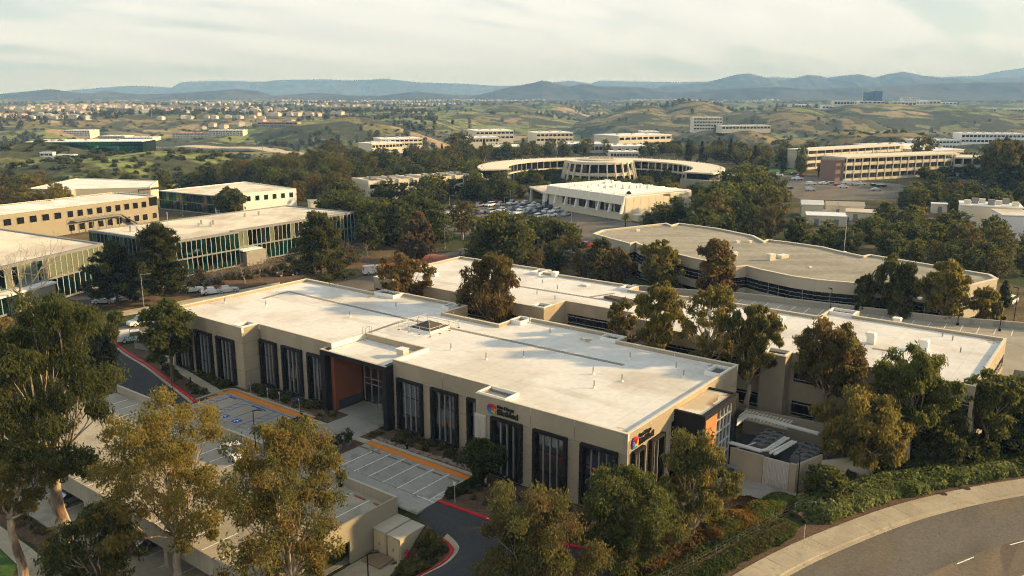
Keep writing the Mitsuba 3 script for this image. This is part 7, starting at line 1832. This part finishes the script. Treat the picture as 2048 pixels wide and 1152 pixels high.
def mat_of(part_, paint):
    return {'cabin_glass': 'glass_dark', 'headlight': 'alum', 'tail_light': 'red_paint'}.get(part_.split('_0')[0] if 'light' in part_ else part_, 'wheel_rubber' if part_.startswith('wheel') and not part_.endswith('hub') else ('alum' if part_.endswith('hub') else paint))
GEO = {k: car_parts(k) for k in CARS}
def near_car(name, label, cat, kind, paint, x, y, z, yaw, skip=()):
    t = thing(name, label, cat)
    fr = Fr(x, y, yaw, z)
    keys = {}
    for pn_, (v, f) in GEO[kind].items():
        if pn_ in skip: continue
        pk = f'{t}__{pn_}'
        obj(pk, (fr(v), f), mat_of(pn_, paint), smooth=30)
    return t, fr
def yaw_px(a, b):
    return math.atan2(b[1] - a[1], b[0] - a[0])
t, fr = near_car('utility_truck', 'white utility pickup with box body and teal lettering parked on the left street', 'truck', 'pickup', 'car_white', *(-64.37, 136.24), 0.06, yaw_px((-66.17, 134.2), (-61.81, 136.24)))
part(t, 'box_body', MB(fr).add([[-2.8, -0.98, 1.1], [-0.75, -0.98, 1.1], [-0.75, 0.98, 1.1], [-2.8, 0.98, 1.1], [-2.75, -0.85, 2.0], [-0.7, -0.85, 2.05], [-0.7, 0.85, 2.05], [-2.75, 0.85, 2.0]], BOXF), 'car_white')
class SideFr(Fr):
    def __init__(s, fr, off):
        s.o, s.r, s.yaw = fr(np.array([[off[0], off[1], off[2]]]))[0], fr.r @ np.array([[1, 0, 0], [0, 0, -1], [0, 1, 0.0]]), 0
part(t, 'side_lettering', MB(SideFr(fr, (-1.7, -0.98, 0.62))).tm(meshkit.text_mesh('COX', 0.62, 0.03, bold=True)), 'teal_sign')
near_car('white_suv', 'white sport utility car parked behind the utility pickup on the left street', 'car', 'suv', 'car_white', *(-67.8, 146.69), 0.06, yaw_px((-68.97, 145.01), (-66.54, 147.38)) + math.pi)
near_car('silver_sedan', 'silver sedan parked nose left before the dark pines', 'car', 'sedan', 'car_silver', *(-82.16, 162.8), 0.04, yaw_px((-84.38, 163.22), (-80.34, 163.22)) + math.pi)
near_car('white_pickup', 'white pickup parked under the pines right of the silver sedan', 'car', 'pickup', 'car_white', *(-80.18, 165.74), 0.04, 2.2)
near_car('dark_sedan', 'dark sedan parked under the pines', 'car', 'sedan', 'car_black', *(-78.69, 167.47), 0.04, 2.2)
near_car('white_coupe', 'white car with dark roof parked on the deck behind the golden trees', 'car', 'sedan', 'car_white', *(-32.3, 90.01), 0.0, YAW - math.pi / 2 + 1.35, ())
for i, (lb, px, kd, pt_, yw) in enumerate([('white car half hidden in the bare thicket, left one', (-68.09, 172.4), 'suv', 'car_white', 0.5), ('white car half hidden in the bare thicket, middle one', (-63.35, 171.03), 'sedan', 'car_white', 0.4), ('silver car half hidden in the bare thicket, right one', (-60.63, 172.4), 'sedan', 'car_silver', 0.6), ('black car beside the roof corner, left of a pair', (-52.55, 188.98), 'sedan', 'car_black', 0.5), ('black car beside the roof corner, right of a pair', (-49.5, 191.2), 'suv', 'car_black', 0.5), ('white van at the left end of the second white roof', (-32.45, 191.2), 'van', 'car_white', 0.4),
                                           ('dark car in the lower parking level, left one', (-48.95, 85.14), 'sedan', 'car_grey', YAW + 1.57), ('dark car in the lower parking level, right one', (-36.32, 75.62), 'sedan', 'car_black', YAW + 1.57), ('dark car on the street left of the second white roof', (-36.1, 239.98), 'sedan', 'car_black', 0.9), ('white car at the right edge beyond the grey roofed office', (100.53, 162.8), 'suv', 'car_white', 0.8), ('blue car at the left edge of the asphalt yard', (-101.93, 160.76), 'sedan', 'car_silver', 0.2)]):
    near_car('parked_car', lb, 'car', kd, pt_, px[0], px[1], -3.2 if 'lower' in lb else 0.04, yw)
tk = thing('delivery_truck', 'white box truck behind the second white roof', 'truck')
fr = Fr(*(12.88, 208.23), -0.9)
part(tk, 'cargo_box', MB(fr).box(-4, -1.2, 1.0, 2.2, 1.2, 3.6), 'white_paint')
part(tk, 'cab', MB(fr).box(2.3, -1.1, 0.6, 4.0, 1.1, 2.4), 'car_white')
part(tk, 'windscreen', MB(fr).box(3.9, -0.95, 1.5, 4.03, 0.95, 2.2), 'glass_dark')
for x in (-2.6, 3.1):
    for s in (-1, 1):
        part(tk, 'wheel', MB(fr).tube([[x, s * 0.85, 0.45], [x, s * 1.15, 0.45]], 0.45, 12), 'wheel_rubber')
# cars in the far car parks: shared prototypes
CARP = {}
for kd, cols in (('sedan', ('white', 'silver', 'black', 'grey', 'red', 'blue')), ('suv', ('white', 'black', 'silver')), ('pickup', ('white', 'grey'))):
    for cname in cols:
        g = {'type': 'shapegroup'}
        for pn_, (v, f) in GEO[kd].items():
            if 'light' in pn_ or pn_.endswith('hub'): continue
            g[pn_] = mikit.ply((v, f), mat_of(pn_, 'car_' + cname))
        scene[f'proto_{kd}_{cname}'] = g
        CARP[f'{kd}_{cname}'] = 1
rc = random.Random(12)
PALETTE = ['sedan_white', 'sedan_white', 'suv_white', 'sedan_silver', 'suv_black', 'sedan_black', 'sedan_grey', 'suv_silver', 'pickup_white', 'sedan_red', 'sedan_blue', 'pickup_grey']
CENT = []
def car_at(pk, x, y, yaw, label, group):
    kd, cn = pk.split('_')
    k = thing('car', label.replace('COLOUR', {'white': 'white', 'silver': 'silver', 'black': 'black', 'grey': 'grey', 'red': 'red', 'blue': 'dark blue'}[cn] + ' ' + {'sedan': 'sedan', 'suv': 'sport utility car', 'pickup': 'pickup'}[kd]), 'car', group + ', ' + pk.replace('_', ' ') + ' kind')
    CENT.append((k, labels[k]['label'], x, y))
    scene[k] = {'type': 'instance', 'g': {'type': 'ref', 'id': f'proto_{pk}'}, 'to_world': T4().translate([float(x), float(y), 0.04]) @ T4().rotate([0, 0, 1], math.degrees(yaw))}
for row in [((-21.97, 305.64), (5.02, 320.1), 7, 0.9), ((-11.32, 292.4), (14.09, 307.03), 8, 0.9), ((-4.17, 287.41), (15.47, 297.56), 7, 0.9), ((-0.67, 276.76), (18.44, 287.41), 5, 0.9), ((-33.06, 281.4), (-21.75, 289.89), 3, 0.9), ((2.98, 308.43), (14.41, 314.16), 3, 0.9)]:
    a, b, n, yw = np.array(row[0]), np.array(row[1]), row[2], row[3]
    for k in range(n):
        p = a + (b - a) * (k + rc.uniform(-0.15, 0.15)) / max(n - 1, 1)
        car_at(rc.choice(PALETTE), p[0], p[1], yw + math.pi * rc.randrange(2) + rc.uniform(-0.05, 0.05), 'COLOUR in the hall car park', 'cars in the car park before the ribbed hall')
for (px, pk, yw) in [((33.04, 305.64), 'pickup_white', 0.3), ((38.76, 289.89), 'suv_black', 0.2), ((19.48, 304.27), 'sedan_grey', 0.4), ((28.44, 318.59), 'suv_white', 0.2)]:
    car_at(pk, px[0], px[1], yw, 'COLOUR standing near the ribbed hall front', 'cars near the hall front')
for (px, pk, yw) in [((137.12, 431.32), 'pickup_white', 0.2), ((141.13, 413.17), 'pickup_white', 0.1), ((139.83, 389.69), 'suv_white', 0.1), ((146.73, 391.92), 'sedan_white', 0), ((151.1, 394.17), 'sedan_blue', 0), ((151.62, 387.48), 'sedan_red', 0), ((149.8, 376.81), 'sedan_white', -0.1), ((158.43, 394.17), 'suv_white', 0.1), ((159.29, 387.48), 'sedan_silver', 0), ((163.22, 389.69), 'sedan_white', 0), ((123.58, 372.7), 'sedan_blue', 0.1), ((130.65, 364.74), 'suv_silver', 0.15), ((168.13, 385.3), 'sedan_black', 0), ((168.82, 381.01), 'suv_black', 0), ((159.59, 364.74), 'sedan_silver', 0), ((147.83, 428.63), 'sedan_red', 0.2), ((148.37, 439.59), 'sedan_black', 0.1)]:
    car_at(pk, px[0], px[1], yw, 'COLOUR in the right hand car park', 'cars in the right hand car park')
for (px, pk, yw) in [((108.94, 292.4), 'sedan_silver', 0.1), ((109.96, 289.89), 'suv_white', 0.1)]:
    car_at(pk, px[0], px[1], yw, 'COLOUR between the gabled sheds on the right', 'cars between the sheds')
for (px, pk, yw) in [((81.14, 360.88), 'sedan_white', 0.2), ((16.64, 225.31), 'suv_white', 0.6), ((10.25, 220.79), 'sedan_silver', 0.5), ((20.49, 226.85), 'sedan_red', 0.5)]:
    car_at(pk, px[0], px[1], yw, 'COLOUR half hidden among trees beside a building', 'cars half hidden among trees')

tell_apart(CENT, 6)

# ------------------------------------------------------------------ hedges, beds, potted shrubs
def hedge_leaves(seed, line, width, height, n, l, cols, rough=0.25, taper=True, z0=None):
    """Leaves over a rounded hedge along a campus polyline."""
    rng = np.random.default_rng(seed)
    p = np.asarray(line, float)
    s = np.r_[0, np.cumsum(np.linalg.norm(np.diff(p, axis=0), axis=1))]
    u = rng.random(n) * s[-1]
    c = np.stack([np.interp(u, s, p[:, 0]), np.interp(u, s, p[:, 1])], 1)
    t = np.gradient(p, axis=0); t /= np.linalg.norm(t, axis=1, keepdims=True)
    tx = np.stack([np.interp(u, s, t[:, 0]), np.interp(u, s, t[:, 1])], 1)
    nr = np.stack([-tx[:, 1], tx[:, 0]], 1)
    a = np.pi * rng.random(n)
    bump = 1 + rough * (2 * meshkit.fbm(np.stack([u * 0.6, a * 1.2, 0 * u], 1), 3, seed) - 1)
    if taper:
        bump = bump * np.clip(np.minimum(u, s[-1] - u) / (0.5 * width), 0.25, 1) ** 0.5
    sx, sz = np.sign(np.cos(a)) * np.abs(np.cos(a)) ** 0.7, np.sin(a) ** 0.7
    dep = 1 - 0.25 * rng.random(n) ** 2
    off = nr * (sx * width / 2 * bump * dep)[:, None]
    xy = c + off
    w = CAMPUS(np.c_[xy, np.zeros(n)])
    gz = ground_z(w[:, 0], w[:, 1]) if z0 is None else z0
    cen = np.c_[w[:, :2], gz + sz * height * bump * dep]
    out = np.c_[off, np.zeros(n)] / (width / 2); out[:, 2] = sz
    d = out + rng.normal(size=(n, 3)) * 0.6; d /= np.linalg.norm(d, axis=1, keepdims=True)
    ax = np.cross(d, rng.normal(size=(n, 3))); ax /= np.linalg.norm(ax, axis=1, keepdims=True)
    bx = np.cross(d, ax)
    k = (0.6 + 0.8 * rng.random(n))[:, None] * l / 2
    v = np.stack([cen - ax * k, cen + bx * k * 0.8, cen + ax * k, cen - bx * k * 0.8], 1).reshape(-1, 3)
    i = np.arange(n)[:, None] * 4
    f = np.vstack([i + [0, 1, 2], i + [0, 2, 3]])
    cols = np.array(cols)
    g = np.clip(meshkit.fbm(np.stack([u * 0.35, a, 0 * u + seed], 1), 3, 5) * 1.6 - 0.3 + 0.3 * (rng.random(n) - 0.5), 0, 0.999) * (len(cols) - 1)
    q = g.astype(int)
    col = cols[q] + (cols[np.minimum(q + 1, len(cols) - 1)] - cols[q]) * (g - q)[:, None]
    return v, f, np.repeat(col * (0.8 + 0.4 * rng.random(n))[:, None], 4, 0)
def hedge(name, label, line, width, height, n, l, cols, seed, cat='hedge', core=True, z0=None, rough=0.25):
    k = thing(name, label, cat)
    v, f, c = hedge_leaves(seed, line, width, height, n, l, cols, z0=z0, rough=rough)
    obj(f'{k}__foliage', (v, f), 'leaf', color=c)
    used[f'{k}__foliage'] = 1
    if core:
        p = np.asarray(line, float)
        tt = np.linspace(0, 1, len(p))
        w = CAMPUS(np.c_[p, np.zeros(len(p))])
        z = ground_z(w[:, 0], w[:, 1]) if z0 is None else np.full(len(p), z0)
        mb = MB(); r = 0.33 * np.sin(np.pi * np.clip(tt, 0.06, 0.94)) ** 0.3 * min(width, 2 * height)
        mb.tube(np.c_[w[:, :2], z + 0.15 * height], r, 7)
        part(k, 'stems', mb, 'bark_brown')
    return k
IVY = [(0.10, 0.15, 0.04), (0.20, 0.25, 0.075), (0.33, 0.36, 0.14)]
s0 = 43.0
iv = at(np.arange(46.0, 110.0, 1.5))
a, b = ribbon(iv, 5.5, 5.5, 0)
hedge('ivy_hedge', 'broad pale green ivy hedge along the sidewalk of the street', a, 4.4, 1.25, 30000, 0.30, IVY, 3, rough=0.3)
a2, _ = ribbon(at(np.arange(24.0, 46.0, 1.5)), 5.4, 5.4, 0)
hedge('ground_ivy', 'low dark green bank planting at the near end of the ivy hedge', a2, 4.2, 0.55, 9000, 0.24, [(0.06, 0.09, 0.025), (0.11, 0.145, 0.04), (0.16, 0.14, 0.05)], 4, cat='ground cover')
a3, _ = ribbon(at(np.arange(26.0, 46.0, 1.5)), 10.0, 10.0, 0)
hedge('rough_bank_planting', 'reddish brown rough undergrowth on the bank under the corner trees', a3, 5.5, 0.9, 9000, 0.26, [(0.08, 0.085, 0.03), (0.19, 0.11, 0.05), (0.25, 0.19, 0.08)], 6, cat='undergrowth')
hedge('clipped_hedge', 'green hedge with an orange tinged end beside the yard pavement', spline([(-29.36, 67.42), (-27.9, 70.41), (-26.8, 73.93), (-25.85, 77.48), (-24.66, 80.4)], 3), 2.6, 1.2, 15000, 0.26, [(0.32, 0.16, 0.04), (0.26, 0.18, 0.05), (0.16, 0.20, 0.05), (0.20, 0.25, 0.07)], 8)
hedge('boxed_hedge', 'dark low hedge at the end of the visitor bays', [(-53.6, 58.8), (-53.4, 61.5), (-53.3, 65.2)], 1.2, 0.9, 4500, 0.2, [G_DARK, G_MID], 9)
hedge('grass_bank', 'rough green bank between the ivy hedge and the yard', [(-22.0, 80.6), (-19.5, 86.5), (-15.5, 94.5), (-9, 104)], 4.5, 0.7, 12000, 0.25, [(0.08, 0.09, 0.03), (0.16, 0.115, 0.05), (0.11, 0.14, 0.04)], 10, cat='undergrowth')
def shrub_bed(name, label, poly, n, hmin, hmax, cols, seed, cat='shrubs', z0=0.05, as_stuff=False):
    """Individual small shrubs over a bed."""
    rng = np.random.default_rng(seed)
    P = Polygon(poly).buffer(-0.35)
    x0, y0, x1, y1 = P.bounds
    c, ent = 0, []
    while c < n:
        x, y = rng.uniform(x0, x1), rng.uniform(y0, y1)
        if not P.contains(shapely.Point(x, y)): continue
        w = CAMPUS([[x, y, 0]])[0]
        h = rng.uniform(hmin, hmax)
        key = uid(f'{name}__bush') if as_stuff else thing(name, label, cat, label[:70])
        ent.append((key, label, w[0], w[1]))
        put(key, cols[rng.integers(len(cols))], w[0], w[1], float(ground_z(w[0:1], w[1:2])[0]) + z0 - 0.05, h / 2.0 * rng.uniform(0.9, 1.25), rng.uniform(0, 360), h / 2.0)
        c += 1
    if as_stuff:
        labels[name] = {'kind': 'stuff', 'label': label, 'category': cat}
    else:
        tell_apart(ent, 8)
GR = ['bush0', 'bush1', 'bush2', 'bush_rust']
shrub_bed('shrub', 'dark shrub along the facade left of the entrance', [(-98, 65.7), (-83.5, 65.5), (-84, 68.5), (-97.8, 68.5)], 46, 0.5, 1.1, GR, 1, 'shrub')
shrub_bed('shrub', 'dark shrub along the facade right of the entrance', [(-70, 65.6), (-56, 65.9), (-56, 68.5), (-70.5, 68.5)], 36, 0.5, 1.1, GR, 2, 'shrub')
shrub_bed('shrub', 'grey green shrub in the near corner bed', [(-53, 59), (-42, 59.2), (-36.5, 61), (-37, 65.6), (-53, 65.4)], 44, 0.35, 0.75, GR, 3, 'shrub')
shrub_bed('shrub', 'dark shrub at the facade left end', [(-119, 69), (-109.7, 65.4), (-101.5, 64.6), (-101, 66.1), (-116.9, 66.3)], 26, 0.6, 1.2, GR[:3], 4, 'shrub')
shrub_bed('shrub', 'shrub between red kerb and footpath', [(-127, 65.6), (-119.4, 64), (-109.3, 61.8), (-100.8, 60), (-100.8, 62.2), (-109, 63.5), (-121, 67)], 24, 0.5, 1.2, GR[:3], 5, 'shrub')
shrub_bed('shrub', 'shrub on the planted island', [(-52.0, 52.0), (-51.0, 48.0), (-48.2, 46.5), (-46.9, 50.0), (-47.4, 52.6), (-50.5, 54.0), (-52.2, 54.3)], 40, 0.6, 1.5, ['bush0', 'bush1', 'bush_gold', 'bush_rust'], 6, 'shrub')
shrub_bed('shrub', 'brown grass tuft left of the plaza', [(-83.0, 65.0), (-79.5, 65.0), (-79.5, 68.4), (-83.0, 68.4)], 12, 0.35, 0.6, ['bush_rust', 'bush_gold'], 7, 'shrub')
shrub_bed('shrub', 'brown grass tuft right of the plaza', [(-72.9, 64.6), (-70.2, 64.8), (-70.2, 68.4), (-72.8, 68.4)], 12, 0.35, 0.6, ['bush_rust', 'bush_gold'], 8, 'shrub')
shrub_bed('shrub', 'reddish shrub beside the lower footpath', [(-97, 31.3), (-70, 31.3), (-70, 33.6), (-97, 33.6)], 34, 0.5, 0.9, ['bush_rust', 'bush_rust', 'bush0'], 9, 'shrub')
shrub_bed('shrub', 'dark shrub behind the ivy hedge', [(-22, 84), (-18.5, 91), (-12.5, 100), (-14, 100.5), (-21, 91.5), (-24, 87)], 26, 0.8, 1.8, GR, 10, 'shrub')
shrub_bed('gap_brush', 'brush in the gap between the two white roofed buildings', [(-100, 97), (-38, 97), (-38, 99), (-100, 99)], 40, 1.0, 2.4, GR, 11, 'shrubs', as_stuff=True)
shrub_bed('shrub', 'bush before the second building', [(-31, 99.8), (-14, 100.3), (-14, 101.3), (-31, 101.3)], 20, 0.8, 1.8, GR, 12, 'shrub')
shrub_bed('verge_brush', 'brown brush on the verge before the green offices', [(-164.56, 82.87), (-157.67, 85.47), (-159.54, 102.87), (-157.03, 122.79), (-156.67, 144.03), (-161.77, 148.8), (-165.22, 129.34), (-166.46, 93.92), (-167.98, 85.77)], 80, 0.8, 1.8, ['bush_rust', 'bush_rust', 'bush_gold', 'bush1'], 13, 'shrubs', as_stuff=True)
pots = [('potted round shrub left of the plaza, nearest the building', -80.7, 62.3), ('potted round shrub left of the plaza, middle one', -80.75, 60.9), ('potted round shrub left of the plaza, nearest the deck', -80.8, 59.4), ('potted round shrub right of the plaza, nearest the deck', -72.0, 58.8), ('potted round shrub right of the plaza, middle one', -72.1, 60.5), ('potted round shrub right of the plaza, nearest the building', -72.2, 62.1)]
for i, (lb, x, y) in enumerate(pots):
    t = thing('potted_shrub', lb, 'potted plant')
    part(t, 'pot', MB(CAMPUS).tube([[x, y, 0.05], [x, y, 0.75]], [0.34, 0.46], 16), 'grey_metal', smooth=40)
    part(t, 'soil', MB(CAMPUS).cyl(x, y, 0.752, 0.78, 0.42, 16), 'mulch')
    rng = np.random.default_rng(200 + i)
    cen = rng.normal(size=(14, 3)) * 0.3 + [0, 0, 0]
    lv = leaves(rng, cen, np.full(14, 0.32), 900, 0.16, 0.11, [G_DARK, G_MID], 0, 1.0, 0.5)
    o = CAMPUS([[x, y, 1.15]])[0]
    obj(f'{t}__foliage', (lv[0] + o, lv[1]), 'leaf', color=lv[2])
rng = np.random.default_rng(31)      # river rock strip behind the visitor bays
mb = MB(CAMPUS)
ic = trimesh.creation.icosphere(subdivisions=0)
for k in range(420):
    t = rng.random()
    x, y, r = -70.8 + 15.9 * t, 65.05 + 0.5 * t + rng.uniform(-0.05, 0.75), rng.uniform(0.06, 0.17)
    mb.add(np.array(ic.vertices) * [r, r * 0.9, r * 0.7] * rng.uniform(0.8, 1.2, 3) + [x, y, 0.1], ic.faces)
stuff('rock_strip', mb, 'river_rock', 'strip of rounded river rock behind the orange strip of the visitor bays', 'rocks')
rng = np.random.default_rng(32)
mb = MB(CAMPUS)
for k in range(240):
    t = rng.random()
    x, y, r = -97.0 + 14.0 * t, 65.55 + rng.uniform(-0.1, 0.35), rng.uniform(0.05, 0.13)
    mb.add(np.array(ic.vertices) * [r, r * 0.9, r * 0.7] + [x, y, 0.1], ic.faces)
stuff('rock_strip', mb, 'river_rock', 'strip of rounded river rock behind the accessible bays', 'rocks')

# ------------------------------------------------------------------ places for things that look alike
def centre_of(k):
    vs = [meshkit.WRITTEN[d['filename']][0] for q, d in scene.items() if isinstance(d, dict) and d.get('type') == 'ply' and (q == k or q.startswith(k + '__'))]
    return np.vstack(vs).mean(0) if vs else None
import collections
dup_ = collections.defaultdict(list)
for k, d in labels.items():
    if d.get('category') and '__' not in k and scene.get(k, {}).get('type') != 'instance' and d.get('kind') is None:
        dup_[d['label']].append(k)
tell_apart([(k, lb, *centre_of(k)[:2]) for lb, ks in dup_.items() if len(ks) > 1 for k in ks], 8)
